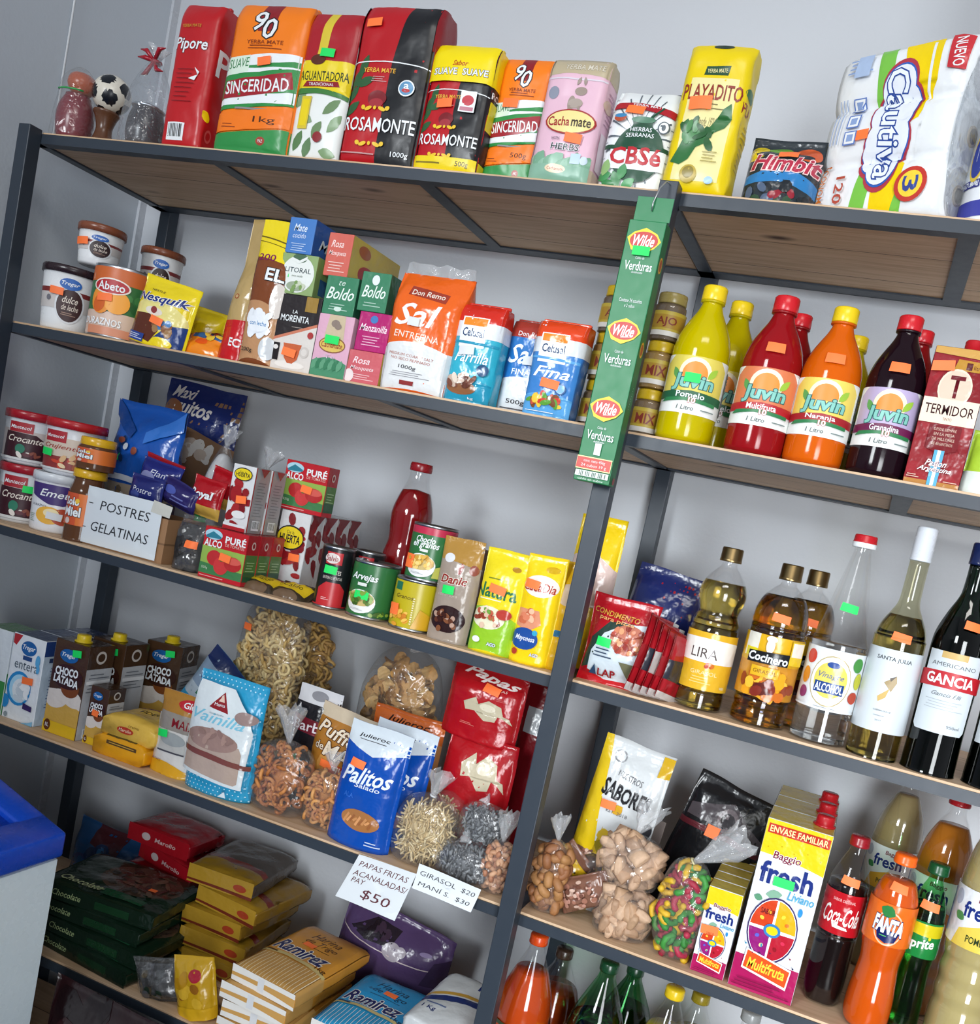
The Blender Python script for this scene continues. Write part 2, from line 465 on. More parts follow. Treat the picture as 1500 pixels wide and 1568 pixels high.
def pouch(w, h, d, col, front=(), kind='film', wr=.003, seed=0, sealt=.06, sealb=.05, back=None, parent=None, name='bag', stand=False, wob=.0, clear=None, lean=0.0, flare=0.0, pinch=0.0):
    """pillow bag: thick in the middle, flat sealed ends; stand=True keeps a broad base"""
    nu, nv = 20, 28
    sd = seed * 5.31 + .9
    def thick(s, t):
        if t > 1 - sealt: k = 0.0
        elif t < sealb and not stand: k = 0.0
        else:
            tb = 1.0 if stand else min(1, ((t - sealb) / .28)) if t > sealb else 0
            tt = min(1, (1 - sealt - t) / .34)
            k = math.sin(math.pi / 2 * max(0, tb)) ** .8 * math.sin(math.pi / 2 * max(0, tt)) ** .8
        return d / 2 * k * max(0, 1 - abs(s) ** 2.6) ** .62
    def fn(u, v, n, sg=-1):
        s = max(-1, min(1, 2 * u / w)); t = max(0, min(1, v / h))
        th = thick(s, t)
        nz = noise.noise(Vector((u * 22 + sd, v * 17, sd * sg))) * wr + abs(noise.noise(Vector((u * 55, v * 38 + sd, sd)))) * wr * .8
        if t > 1 - sealt * 1.2 or (t < sealb and not stand): nz *= .35
        ed = wob * noise.noise(Vector((v * 18, sd, 3 if s > 0 else 9)))
        x = u * (1 - .09 * math.sin(math.pi * min(1, max(0, t))) * (0 if stand else 1) + flare * t - pinch * math.sin(math.pi * t)) + ed * abs(s) + .003 * noise.noise(Vector((u * 9, v * 9, sd)))
        y = d / 2 + sg * (th + n + nz * min(1, th / (d * .12 + 1e-6)) * (1 if th > 0 else 0)) + (noise.noise(Vector((u * 8 + sd, v * 5, 2))) * d * .12 if t > 1 - sealt * 2 else 0) + lean * v
        return Vector((x, y, v + (noise.noise(Vector((u * 14, sd, 5))) * .004 * t)))
    mb = MB()
    V = []; F = []
    for sg in (-1, 1):
        b = len(V)
        for j in range(nv + 1):
            for i in range(nu + 1):
                V.append(fn(-w / 2 + w * i / nu, h * j / nv, .0003, sg))
        for j in range(nv):
            for i in range(nu):
                a = b + j * (nu + 1) + i; q = (a, a + 1, a + nu + 2, a + nu + 1)
                F.append(q if sg < 0 else q[::-1])
    k = (nu + 1) * (nv + 1)
    for j in range(nv):
        for i, fl in ((0, 1), (nu, 0)):
            a = j * (nu + 1) + i; q = (a, a + nu + 1, a + nu + 1 + k, a + k)
            F.append(q[::-1] if fl else q)
    for i in range(nu):
        F.append((i, i + k, i + 1 + k, i + 1)); a = nv * (nu + 1) + i; F.append((a, a + 1, a + 1 + k, a + k))
    mb.add(V, F, clear or M(col, kind))
    gu, gv = [-w / 2 + w * i / nu for i in range(nu + 1)], [h * j / nv for j in range(nv + 1)]
    S = dict(fn=facet(lambda u, v, n: fn(u, v, n + .0003), gu, gv), w=w, h=h, gu=gu, gv=gv, soft=1)
    if front: decal(mb, S, front, kind)
    return mb.build(name, parent), S

def lathe(mb, prof, mat, n=36, cx=0, cy=0, z0=0, flute=None):
    V = []; F = []
    for r, z in prof:
        for k in range(n):
            t = 2 * math.pi * k / n; rr = r
            if flute: rr = r * (1 - flute[0] * max(0, 1 - abs(z - flute[1]) / flute[2]) * (.5 + .5 * math.cos(t * flute[3])))
            V.append((cx + rr * math.sin(t), cy - rr * math.cos(t), z0 + z))
    for j in range(len(prof) - 1):
        for k in range(n):
            a = j * n + k; b = j * n + (k + 1) % n; F.append((a, b, b + n, a + n))
    F.append(tuple(range(n))[::-1]); F.append(tuple(range((len(prof) - 1) * n, len(prof) * n)))
    mb.add(V, F, mat)
    return mb
def smooth_prof(pts, n=4):
    "catmull-rom through (r, z) points"
    out = []
    P = [pts[0]] + list(pts) + [pts[-1]]
    for i in range(1, len(P) - 2):
        for k in range(n):
            t = k / n; a, b, c, d = P[i - 1], P[i], P[i + 1], P[i + 2]
            out.append(tuple(.5 * ((2 * b[j]) + (-a[j] + c[j]) * t + (2 * a[j] - 5 * b[j] + 4 * c[j] - d[j]) * t * t + (-a[j] + 3 * b[j] - 3 * c[j] + d[j]) * t ** 3) for j in (0, 1)))
    out.append(pts[-1]); return out
def rad(prof, z):
    for (r0, z0), (r1, z1) in zip(prof, prof[1:]):
        if z0 <= z <= z1 or z1 <= z <= z0:
            return r0 + (r1 - r0) * ((z - z0) / (z1 - z0) if z1 != z0 else 0)
    return prof[-1][0]
def cyl_surf(prof, z0, z1, arc, off=.0006, cx=0, cy=0, turn=0.0, n=36):
    "face wrapped round a turned body: arc in radians, centred on the front (turned by turn)"
    R0 = max(rad(prof, z0 + (z1 - z0) * k / 8) for k in range(9)); w = R0 * arc
    def fn(u, v, nn):
        z = z0 + v; r = rad(prof, z) + off + nn; t = u / R0 + turn
        return (cx + r * math.sin(t), cy - r * math.cos(t), z)
    nu = max(4, int(arc / (2 * math.pi / n)))
    # cut on the same angles as the body
    st = 2 * math.pi / n
    ks = range(int(math.floor((turn - arc / 2) / st)), int(math.ceil((turn + arc / 2) / st)) + 1)
    return dict(fn=fn, w=w, h=z1 - z0, gu=[(k * st - turn) * R0 for k in ks], gv=[z - z0 for r, z in prof if z0 < z < z1])
def wrap_label(parent, prof, z0, z1, arc, el, kind='card', turn=0.0, name='label', cx=0, cy=0, off=.0007, n=36):
    S = cyl_surf(prof, z0, z1, arc, off, cx, cy, turn, n)
    mb = MB(); decal(mb, S, el, kind, base=0.0); return mb.build(name, parent), S

# ---------------------------------------------------------------- contents of clear bags
def inside(rd, w, h, d, k=.86, lo=.12):
    while True:
        x, z, y = rd.uniform(-1, 1), rd.uniform(0, 1), rd.uniform(-1, 1)
        zz = 2 * z - 1
        if abs(x) ** 3 + abs(zz) ** 3 + abs(y) ** 2.2 < .9 and abs(x) ** 3 + abs(zz) ** 3 + abs(y) ** 2.2 > lo and y < .4:
            return Vector((x * w / 2 * k, d / 2 + y * d / 2 * k, z * h * k + h * (1 - k) * .3))
def rot_rand(rd): return Euler((rd.uniform(0, 6.28), rd.uniform(0, 6.28), rd.uniform(0, 6.28))).to_matrix()
def piece_curl(rd, s, mat, turns=.75, thick=.25, jag=0.0):
    mb = MB(); pts = []
    n = 9
    for i in range(n):
        t = turns * 2 * math.pi * i / (n - 1); pts.append((s * math.cos(t), s * math.sin(t), s * .25 * i / n * turns))
    mb.tube(pts, [s * thick * (.75 if i in (0, n - 1) else 1 + jag * ((i % 2) - .5)) for i in range(n)], mat, 7); return mb
def piece_stick(rd, s, mat, asp=.12, bend=.15):
    mb = MB(); mb.tube([(-s / 2, 0, 0), (-s / 6, s * bend * rd.uniform(-1, 1), 0), (s / 6, s * bend * rd.uniform(-1, 1), 0), (s / 2, 0, 0)], s * asp, mat, 5); return mb
def piece_pillow(rd, s, mat, flatn=.45):
    mb = MB(); bm = bmesh.new(); bmesh.ops.create_cube(bm, size=1)
    bmesh.ops.subdivide_edges(bm, edges=bm.edges[:], cuts=3, use_grid_fill=True)
    for v in bm.verts:
        x, y, z = v.co; k = (1 - (2 * abs(x)) ** 2.5 * .5) * (1 - (2 * abs(y)) ** 2.5 * .5)
        v.co = Vector((x * s, y * s * .95, z * s * flatn * k * 1.5))
    mb.bm(bm, mat); return mb
def piece_chip(rd, s, mat):
    mb = MB(); n = 9; V = []; F = []
    for sg in (0, 1):
        for j in range(n):
            for i in range(n):
                x, y = i / (n - 1) - .5, j / (n - 1) - .5
                q = max(abs(x), abs(y)) / (math.hypot(x, y) + 1e-9) if (x or y) else 1
                X, Y = x * q * s, y * q * s * .8
                V.append((X, Y, .1 * s * math.sin(i * math.pi) + .28 * s * (x * x * 2 - y * y) + .045 * s * math.sin(i * 2.4) + sg * .05 * s))
    for sg in (0, 1):
        for j in range(n - 1):
            for i in range(n - 1):
                a = sg * n * n + j * n + i; q = (a, a + 1, a + n + 1, a + n); F.append(q if sg else q[::-1])
    mb.add(V, F, mat); return mb
def heart_bm(mb, w, h, d, mat, k=1.0):
    bm = bmesh.new(); bmesh.ops.create_uvsphere(bm, u_segments=20, v_segments=12, radius=1)
    for v in bm.verts: v.co = Vector((v.co.x * w * .41 * k, d / 2 + v.co.y * d * .37 * k, h * .48 + v.co.z * h * .42 * k))
    return mb.bm(bm, mat)
def heart(parent, w, h, d, mat):
    o = heart_bm(MB(), w, h, d, mat, .66).build('packed_filling', parent); o['kind'] = 'stuff'; return o
def fill(parent, name, rd, count, w, h, d, maker, protos=4, k=.82, stuff=True, parts=False):
    "many small pieces packed into the shape of a bag"
    ps = [maker(rd, i) for i in range(protos)]
    if parts:
        obs = [p.build(name, parent) for p in ps]; out = []
        for i in range(count):
            o = obs[i % protos] if i < protos else obs[i % protos].copy()
            if i >= protos: COL.objects.link(o); o.parent = parent
            o.location = inside(rd, w, h, d, k, .3); o.rotation_euler = (rd.uniform(0, 6.28), rd.uniform(0, 6.28), rd.uniform(0, 6.28)); out.append(o)
        heart(parent, w, h, d, ps[0].mats[0])
        return out
    mb = MB()
    for i in range(count):
        p = ps[i % protos]; Mx = rot_rand(rd); c = inside(rd, w, h, d, k)
        for mi, mt in enumerate(p.mats):
            mb.add([Mx @ Vector(v) + c for v in p.v], [f for f, q in zip(p.f, p.m) if q == mi], mt)
    # dark heart so that nothing shines through the pack
    heart_bm(mb, w, h, d, ps[0].mats[0], .84)
    o = mb.build(name, parent)
    if stuff: o['kind'] = 'stuff'
    return o
def frill(parent, x, y, z, dirv, length, spread, seed=0, mat=None, name='twisted_bag_end', n=22, tie=None):
    "gathered end of a knotted clear bag"
    rd = random.Random(seed); mb = MB(); d = Vector(dirv).normalized(); a = d.orthogonal().normalized(); b = d.cross(a)
    V = []; F = []; rows = 7
    for j in range(rows):
        t = j / (rows - 1)
        for k in range(n):
            th = 2 * math.pi * k / n
            r = (.1 + .9 * t) * spread * (.55 + .45 * abs(math.sin(th * 2.5 + seed + t * 1.5))) * (1 + .3 * noise.noise(Vector((k * .9, t * 3, seed))))
            V.append(Vector((x, y, z)) + d * (length * t * (.85 + .3 * noise.noise(Vector((k * .5, 7, seed))))) + (a * math.cos(th) + b * math.sin(th) * .45) * r)
    for j in range(rows - 1):
        for k in range(n): F.append((j * n + k, j * n + (k + 1) % n, (j + 1) * n + (k + 1) % n, (j + 1) * n + k))
    mb.add(V, F, mat or clear_film('knot_film', .22, .8))
    if tie:
        pts = [Vector((x, y, z)) + (a * math.cos(t) + b * math.sin(t)) * spread * .17 + d * .002 for t in [i * .7 for i in range(10)]]
        mb.tube(pts, .0018, tie, 5)
    return mb.build(name, parent)

# ---------------------------------------------------------------- placing
def place(o, Y, bl, br, level=None, z=None, yaw=0, roll=0, pitch=0, dz=0.0):
    """put a thing's lower front edge between the two places bl, br of the photograph, Y deep"""
    a, b = at(*bl, Y), at(*br, Y)
    zz = LEVEL[level] if level is not None else (z if z is not None else (a.z + b.z) / 2)
    o.location = ((a.x + b.x) / 2, Y, zz + dz)
    o.rotation_euler = (math.radians(pitch), math.radians(roll), math.radians(yaw))
    return o
def X_at(px, Y, Z):
    "x of the point (x, Y, Z) that shows in column px"
    U = (px - CAM_PX) / CAM_F
    q0 = _RT @ (Vector((0, Y, Z)) - CAM_C); dx = _RT @ Vector((1, 0, 0))
    return -(q0.x + U * q0.z) / (dx.x + U * dx.z)
def Z_at(py, X, Y):
    U = (py - CAM_PY) / CAM_F
    q0 = _RT @ (Vector((X, Y, 0)) - CAM_C); dz = _RT @ Vector((0, 0, 1))
    return -(-q0.y + U * q0.z) / (-dz.y + U * dz.z)
def fit(l, r, Y, level=None, top=None, z=None):
    """size of a thing whose lower front edge spans columns l..r on a shelf and whose top shows at row top"""
    Z = LEVEL[level] if level is not None else z
    x0, x1 = X_at(l, Y, Z), X_at(r, Y, Z)
    c = (x0 + x1) / 2
    return c, x1 - x0, Z_at(top, c, Y) - Z, Z

# ================================================================ the setting
W1, W2, DEP = 1.26, 2.52, .39
WX, WY = -.098, .414
def struct(name, mb, parent=None):
    o = mb.build(name, parent); o['kind'] = 'structure'; return o
wall_m = plaster('painted_plaster', 'c6cad0')
wall_l = plaster('painted_plaster_left', 'c4ccd4')
struct('wall_back', MB().box(WX - .1, 4.2, WY, WY + .1, 0, 3.6, wall_m))
struct('wall_left', MB().box(WX - .1, WX, -4.2, WY + .1, 0, 3.6, wall_l))
struct('added_shade_wall', MB().box(WX, .52, -2.15, -2.05, 0, 1.92, wall_l))  # partial wall added unseen behind the camera to shade the lower left
fm, N, L, P = nodes_of('floor_tile')
tc = N.new('ShaderNodeTexCoord'); bk = N.new('ShaderNodeTexBrick'); bk.offset = 0; bk.inputs['Scale'].default_value = 2.4
bk.inputs['Color1'].default_value = lin('6f6a66'); bk.inputs['Color2'].default_value = lin('66615d'); bk.inputs['Mortar'].default_value = lin('3f3c3a')
bk.inputs['Brick Width'].default_value = 1; bk.inputs['Row Height'].default_value = 1; bk.inputs['Mortar Size'].default_value = .01
L.new(tc.outputs['Object'], bk.inputs['Vector']); L.new(bk.outputs['Color'], P.inputs['Base Color']); P.inputs['Roughness'].default_value = .4
struct('floor', MB().box(WX - .1, 4.2, -4.2, WY + .1, -.1, 0, fm))
struct('trim_1', MB().box(WX, WX + .007, WY - .02, WY, 0, 3.6, M('c6cad0', 'plastic')))
o = MB().tube([(WX + .003, .135, 3.6), (WX + .003, .135, 2.6), (WX + .004, .133, 2.02)], .0022, M('w', 'plastic')).build('cable')
tag(o, 'thin white cable running down the left wall above the top shelf', 'cable')

# ---- steel rack with wooden boards
steel = M('2b343f', 'card'); pine = wood('pine', 'd2b494', 'c0a07e')
rack = root('shelving_rack', 'dark grey steel shelving rack with pine boards standing against the wall', 'shelving rack')
PT = .029
for x in (0, W1, W2):
    for y0, name in ((-.029, 'post'), (.3616, 'post')):
        MB().box(x, x + PT, y0, y0 + PT, 0, TOP + .0067, steel, .0015).build('post', rack)
RH = .018
for li, z in enumerate(LEVEL + [.12]):
    for bx in (0, W1):
        a, b = bx + PT, bx + W1
        mb = MB().box(a - PT, b + PT * 0, 0, .003, z - RH, z, steel).box(a - PT, b, .003, .022, z - RH, z - RH + .003, steel)
        mb.build('front_rail', rack)
        MB().box(a - PT, b + PT, .324, .36, z - RH, z - RH + .003, steel).box(a - PT, b + PT, .357, .36, z - RH, z, steel).build('back_rail', rack)
        for k in (1, 2):
            cx = bx + W1 * k / 3 + .014
            MB().box(cx - .014, cx + .014, .022, .324, z - RH, z - RH + .003, steel).box(cx - .0015, cx + .0015, .022, .324, z - RH + .003, z - .0155 + .001, steel).build('cross_bar', rack)
        MB().box(a - .004, b - .002, .0032, .3565, z - .0145, z + .0038, pine, .0008).build('shelf_board', rack)
    for x in (0, W1, W2):
        MB().box(x + .002, x + PT - .002, 0, .3616, z - RH, z - .0, steel, .001).build('side_rail', rack)
LEVEL = [z + .004 for z in LEVEL]

# ---- chest freezer
fz = root('chest_freezer', 'white chest freezer with a sloping bright blue lid frame beside the rack', 'freezer')
fx0, fx1, fy0, fy1 = WX + .03, .478, -1.15, -.12
def sl(x): return .767 + (fx1 - x) * .30
mb = MB()
V = [(fx0, fy0, .04), (fx1 - .006, fy0, .04), (fx1 - .006, fy0, sl(fx1) - .05), (fx0, fy0, sl(fx0) - .05)]
V += [(x, fy1 - .006, z) for x, y, z in V]
mb.add(V, [(0, 1, 2, 3), (7, 6, 5, 4), (0, 4, 5, 1), (1, 5, 6, 2), (2, 6, 7, 3), (3, 7, 4, 0)], M('e2f2fa', 'plastic'), False)
mb.build('body', fz)
blue = M('1450d0', 'plastic')
mb = MB()
def slab(x0, x1, y0, y1, a, b, mat, mb=mb):
    V = [(x0, y0, sl(x0) + a), (x1, y0, sl(x1) + a), (x1, y1, sl(x1) + a), (x0, y1, sl(x0) + a)]
    V += [(x, y, z + b - a) for x, y, z in V]
    bm = bmesh.new(); vs = [bm.verts.new(v) for v in V]
    for f in ((3, 2, 1, 0), (4, 5, 6, 7), (0, 1, 5, 4), (1, 2, 6, 5), (2, 3, 7, 6), (3, 0, 4, 7)): bm.faces.new([vs[i] for i in f])
    bmesh.ops.bevel(bm, geom=bm.edges[:], offset=.005, segments=2, profile=.5, affect='EDGES'); mb.bm(bm, mat, True)
slab(fx1 - .06, fx1, fy0, fy1, -.045, 0, blue); slab(fx0, fx0 + .06, fy0, fy1, -.045, 0, blue)
slab(fx0 + .05, fx1 - .05, fy1 - .06, fy1, -.045, 0, blue); slab(fx0 + .05, fx1 - .05, fy0, fy0 + .06, -.045, 0, blue)
mb.build('lid_frame', fz)
mb = MB(); slab(fx0 + .055, fx1 - .055, fy0 + .055, fy1 - .055, -.03, -.012, M('0a3aa8', 'plastic'), mb)
o = mb.build('lid', fz)
hp = Vector((fx1 - .006, -.26, .66))
mb = MB()
for rr, xx, mt in ((.022, .0015, M('9aa4aa', 'plastic')), (.016, .0025, M('dn', 'plastic'))):
    bm = bmesh.new(); bmesh.ops.create_cone(bm, cap_ends=True, segments=20, radius1=rr, radius2=rr, depth=.003)
    for v in bm.verts: v.co = Vector((fx1 - .006 + xx + v.co.z, -.365 + v.co.x, .705 + v.co.y))
    mb.bm(bm, mt)
mb.build('lock', fz)

# ================================================================ top shelf
def put(o, c, Y, Z, yaw=0, roll=0, pitch=0):
    if yaw == 'f': yaw = math.degrees(.8 * math.atan2(1.68 - c, 1.45 + Y))
    o.location = (c, Y, Z); o.rotation_euler = (math.radians(pitch), math.radians(roll), math.radians(yaw)); return o
def olive(el): return el
orn = lambda cx, cy, c: [E(cx - .09, cy, .05, .012, c, 20), E(cx + .09, cy, .05, .012, c, -20), E(cx - .16, cy + .005, .03, .014, c, -30), E(cx + .16, cy + .005, .03, .014, c, 30), E(cx, cy + .004, .02, .012, c)]

# mate gourds wrapped in clear film
def gourd_balls():
    c, w, h, Z = fit(80, 134, .05, 0, 118)
    t = root('mate_gourd', 'maroon round mate gourd with a small orange ball on top, leftmost on the top shelf', 'mate gourd', 'wrapped mate gourds on the top shelf')
    mb = MB(); r = .034
    lathe(mb, smooth_prof([(.001, 0), (r * .72, .001), (r, .035), (r * .97, .065), (r * .7, .088), (r * .62, .092), (.001, .093)]), M('7c1526', 'plastic')); mb.build('cup', t)
    mb = MB(); lathe(mb, smooth_prof([(.001, .0), (.016, .003), (.026, .02), (.02, .038), (.001, .044)]), M('b8552a', 'plastic'), cx=.004, z0=.092); mb.build('ball', t)
    mb = MB(); mb.tube([(-.03, -.02, .096), (-.02, -.03, .094), (.0, -.036, .093), (.02, -.03, .094), (.03, -.018, .095)], .0018, M('2f9e50', 'plastic')); mb.build('ribbon', t)
    mb = MB(); lathe(mb, smooth_prof([(.001, 0), (.038, .001), (.041, .04), (.036, .09), (.031, .12), (.012, .142), (.001, .143)]), clear_film()); mb.build('wrapper', t)
    put(t, c - .002, .055, Z)
    t = root('mate_gourd', 'mate gourd shaped like a black and white football on a brown stand', 'mate gourd', 'wrapped mate gourds on the top shelf')
    c = X_at(152, .06, Z + .03)
    mb = MB(); lathe(mb, smooth_prof([(.001, 0), (.026, .001), (.019, .02), (.015, .04), (.02, .06), (.024, .072), (.001, .074)]), M('5c3a26', 'plastic')); mb.build('stand', t)
    mb = MB(); bm = bmesh.new(); bmesh.ops.create_icosphere(bm, subdivisions=4, radius=.036)
    ph = (1 + 5 ** .5) / 2
    ax = [Vector(v).normalized() for v in [(0, 1, ph), (0, 1, -ph), (0, -1, ph), (0, -1, -ph), (1, ph, 0), (1, -ph, 0), (-1, ph, 0), (-1, -ph, 0), (ph, 0, 1), (ph, 0, -1), (-ph, 0, 1), (-ph, 0, -1)]]
    rt = Euler((.35, .25, .2)).to_matrix(); ax = [rt @ a for a in ax]
    V = [v.co.copy() for v in bm.verts]; bm.verts.index_update()
    blk = []; wht = []
    for f in bm.faces:
        n = f.normal; (blk if max(n.dot(a) for a in ax) > math.cos(.40) else wht).append([v.index for v in f.verts])
    o3 = Vector((.006, 0, .105))
    mb.add([v + o3 for v in V], wht, M('dcd6c8', 'plastic')); mb.add([v * 1.003 + o3 for v in V], blk, M('10141c', 'plastic')); bm.free(); mb.build('ball', t)
    put(t, c, .07, Z)
    t = root('mate_gourd', 'dark glossy mate gourd in clear film tied with a red ribbon', 'mate gourd', 'wrapped mate gourds on the top shelf')
    c, w, h, Z = fit(172, 240, .05, 0, 118)
    mb = MB(); lathe(mb, smooth_prof([(.001, 0), (.026, .001), (.034, .03), (.033, .055), (.028, .075), (.027, .08), (.022, .078), (.001, .06)]), M('1c141e', 'plastic'))
    mb.build('cup', t)
    mb = MB(); lathe(mb, [(.028, .077), (.031, .08), (.028, .083)], M('s', 'metal')); mb.build('rim', t)
    mb = MB(); lathe(mb, smooth_prof([(.001, 0), (.042, .001), (.046, .03), (.044, .07), (.034, .12), (.012, .165), (.006, .175)]), clear_film('crinkle_film', .06, .9, (.93, .95, .97))); mb.build('wrapper', t)
    frill(t, 0, 0, .168, (.15, 0, 1), .03, .022, 4)
    mb = MB(); red = M('a3182a', 'film')
    mb.tube([(.008 * math.cos(a), .008 * math.sin(a), .166) for a in [i * .7 for i in range(10)]], .0035, red)
    for dx, dz in ((-.03, .018), (-.034, .004), (.028, .022), (.03, -.02), (-.02, -.028)):
        mb.tube([(0, -.006, .166), (dx * .5, -.012, .166 + dz * .9), (dx, -.012, .166 + dz)], [.003, .0045, .001], red)
    mb.build('ribbon', t)
    put(t, c + .008, .06, Z)
gourd_balls()

G0 = 'yerba mate packets on the top shelf'
def mate(l, r, Y, ty, d, col, front, side, name, label, seed, st=(), yaw=0, group=G0, **k):
    c, w, h, Z = fit(l, r, Y, 0, ty)
    t = root(name, label, 'packet', group)
    _, S = brick(w, h, d, col, front, side, parent=t, name='wrapper', seed=seed, **k)
    for s in st: sticker(t, S, *s)
    put(t, c, Y, Z, yaw); return t, S, (c, w, h, Z)
mate(243, 302, .02, 4, .062, 'r', [T('Pipore', .45, .70, .8, .1, 'w', .15, .03, 'dr'), barcode(.18, .05, .62, .17), T('YERBA MATE', .4, .83, .5, .02, 'go'), lines(.2, .7, .3, .55, 8, 'dr', .12), Pg([(.55, .47), (.75, .5), (.66, .55), (.78, .52), (.7, .46)], 'w')],
     [T('P', .45, .62, .5, .17, 'w', 0, .03), E(.3, .12, .13, .045, 'd05050'), E(.3, .12, .08, .028, 'r'), E(.1, .24, .1, .04, 'y', 30)], 'yerba_mate_packet', 'tall bright red packet with white lettering and barcode beside the wrapped gourds', 1, topcol='r')
sinc = lambda kg: [Pg([(.38, .8), (.62, .8), (.62, 1), (.38, 1)], '8c1a22'), T('9', .40, .87, .16, .13, 'w', .2, .02, 'k'), T('0', .54, .82, .17, .13, 'w', .2, .02, 'k'), T('YERBA MATE', .5, .73, .5, .025, '8c3a10', 0, .01), lines(.28, .74, .68, .715, 2, '8c3a10', .3),
                   Bd(.30, .36, .60, .66, 'w', .01, .02), Bd(.27, .33, .545, .62, '2d8a45'), Bd(.30, .345, .54, .58, 'w'), Pg([(.03, .50), (.35, .53), (.35, .64), (.03, .62)], 'd9ead9'), T('SUAVE', .2, .585, .3, .06, '2d7a45', .25, .01, rot=7),
                   Bd(.34, .42, .50, .57, '2d8a45'), Pg([(.02, .345), (.3, .36), (.6, .385), (.97, .44), (.95, .50), (.93, .545), (.6, .51), (.35, .49), (.06, .465)], '9c1a28'), T('SINCERIDAD', .49, .44, .86, .085, 'w', 0, .02, rot=5), lines(.25, .7, .275, .30, 1, '888888', .5),
                   Bd(.12, .18, .25, .31, 'f07818'), T(kg, .68, .215, .3, .05, '4a2410', 0, .01), lines(.1, .3, .15, .19, 2, '8c3a10', .3), Bd(-.0, 0, .11, .17, '2d8a45'), E(.68, .08, .06, .028, 'a04030'), T('PAZ', .68, .08, .06, .02, 'w')]
mate(325, 434, .015, 4, .07, 'f27d14', sinc('1kg'), [Bd(.36, .36, .66, .64, 'w'), Bd(.34, .38, .57, .6, '2d8a45'), Bd(.01, .01, .17, .15, '2d8a45')], 'yerba_mate_packet', 'large orange packet with white and green bands and dark red lettering band', 2, [(.56, .6, 'o')])
lv = [leaf(x, y, l, .07, r, c) for x, y, l, r, c in ((.12, .4, .13, 60, '7d9a70'), (.2, .12, .15, 70, '5a7d50'), (.75, .36, .16, 40, '6d8a60'), (.85, .25, .15, 55, '7d9a70'), (.3, .27, .12, -20, '8aa27d'), (.4, .08, .14, 75, '5f8058'), (.8, .05, .13, -10, '7d9a70'), (.55, .2, .13, 65, '6d8a60'))]
mate(437, 514, .02, 18, .062, 'e6e9e6', lv + [R(0, .66, 1, 1, 'a81a26'), Pg([(.3, .66), (.47, .66), (.53, 1), (.36, 1)], 'd8c03a'), Bd(.47, .44, .66, .66, 'e8cf1a', 0), Bd(.43, .41, .47, .44, '3f7a3a', .02, .02), T('AGUANTADORA', .5, .56, .94, .06, '2a3a1a', 0, .02), Pg([(.12, .485), (.85, .49), (.8, .525), (.18, .525)], '8c1a22'), T('TRADICIONAL', .48, .505, .5, .02, 'w'), E(.35, .665, .15, .035, '5a2a1a'), R(.16, .2, .36, .42, 'd8c03a'), R(.19, .22, .33, .4, 'e8cf1a'), E(.6, .15, .09, .035, '8c2a30')],
     [R(0, .66, 1, 1, 'a81a26'), R(0, .45, 1, .66, 'e8cf1a')], 'yerba_mate_packet', 'white packet with grey-green leaves, yellow name band and dark red top', 3, [(.52, .71, 'g')], topcol='8c1a22')
rosa = lambda kg, y=0: [Pg([(.5, 0), (1, 0), (1, 1), (.62, 1), (.52, .62)], 'k'), [leaf(x, yy, .15, .06, r, '2d5a35') for x, yy, r in ((.1, .52, 60), (.06, .42, 50), (.16, .6, 75), (.08, .33, 40), (.22, .5, 20))], Bd(.615, .60, .622, .607, 'w', .02, .02), T('YERBA MATE', .38, .575, .42, .028, 'e8b040', 0, .02), lines(.3, .5, .5, .54, 3, 'd0a0a0', .3), E(.42, .40, .12, .05, '7a1a22'), E(.42, .37, .09, .03, 'a03038'), orn(.42, .335, 'e8c030'),
                        T('ROSAMONTE', .5, .235, .92, .085, 'w', 0, .02), orn(.42, .115, 'e8c030'), T(kg, .83, .06, .22, .04, 'w', 0, .01), lines(.05, .5, .045, .065, 1, 'c09090', .4)]
mate(515, 629, .01, 6, .075, 'b3121d', rosa('1000g') + [E(.78, .47, .1, .05, 'w'), E(.78, .47, .085, .042, '5a90b8'), T('a', .78, .48, .06, .03, 'w', 0, .02), E(.78, .455, .05, .012, 'r')], [R(0, 0, 1, 1, 'k'), T('ROS', .35, .56, .5, .06, 'w', 0, .01), R(.15, .24, .62, .5, 'c8b81a'), lines(.2, .55, .27, .47, 5, '6a6010', .4), E(.5, .05, .3, .03, '707070'), R(0, .72, 1, 1, '8a1620')], 'yerba_mate_packet', 'tallest red and black packet with white lettering, one kilo size', 4, [(.2, .87, 'o')], topcol='8a1620')
mate(631, 725, .015, 68, .06, 'b3121d', [R(0, .0, 1, 1, 'b3121d')] + rosa('') + [R(0, 0, 1, .105, 'e8cf1a'), T('500g', .8, .055, .2, .05, '3a3010', 0, .01), lines(.05, .45, .04, .07, 1, '807020', .4), R(0, .69, 1, 1, 'f0d800'), T('SUAVE', .28, .765, .38, .05, 'w', 0, .04, 'k'), T('SUAVE', .75, .765, .38, .05, 'w', 0, .04, 'k'), T('Sabor', .5, .83, .24, .04, 'r', .3, .01), R(.6, .46, .84, .62, 'w'), E(.72, .55, .09, .04, 'c03040'), R(.62, .47, .82, .5, 'c08090')],
     [R(0, 0, 1, 1, 'k'), R(0, 0, 1, .1, 'e8cf1a'), R(0, .69, 1, 1, 'f0d800'), R(.1, .36, .6, .58, 'd8c81a'), T('ROS', .35, .63, .5, .05, 'w', 0, .01)], 'yerba_mate_packet', 'smaller red and black packet with a yellow top and yellow foot band', 5, [(.36, .52, 'o')], topcol='d8c000')
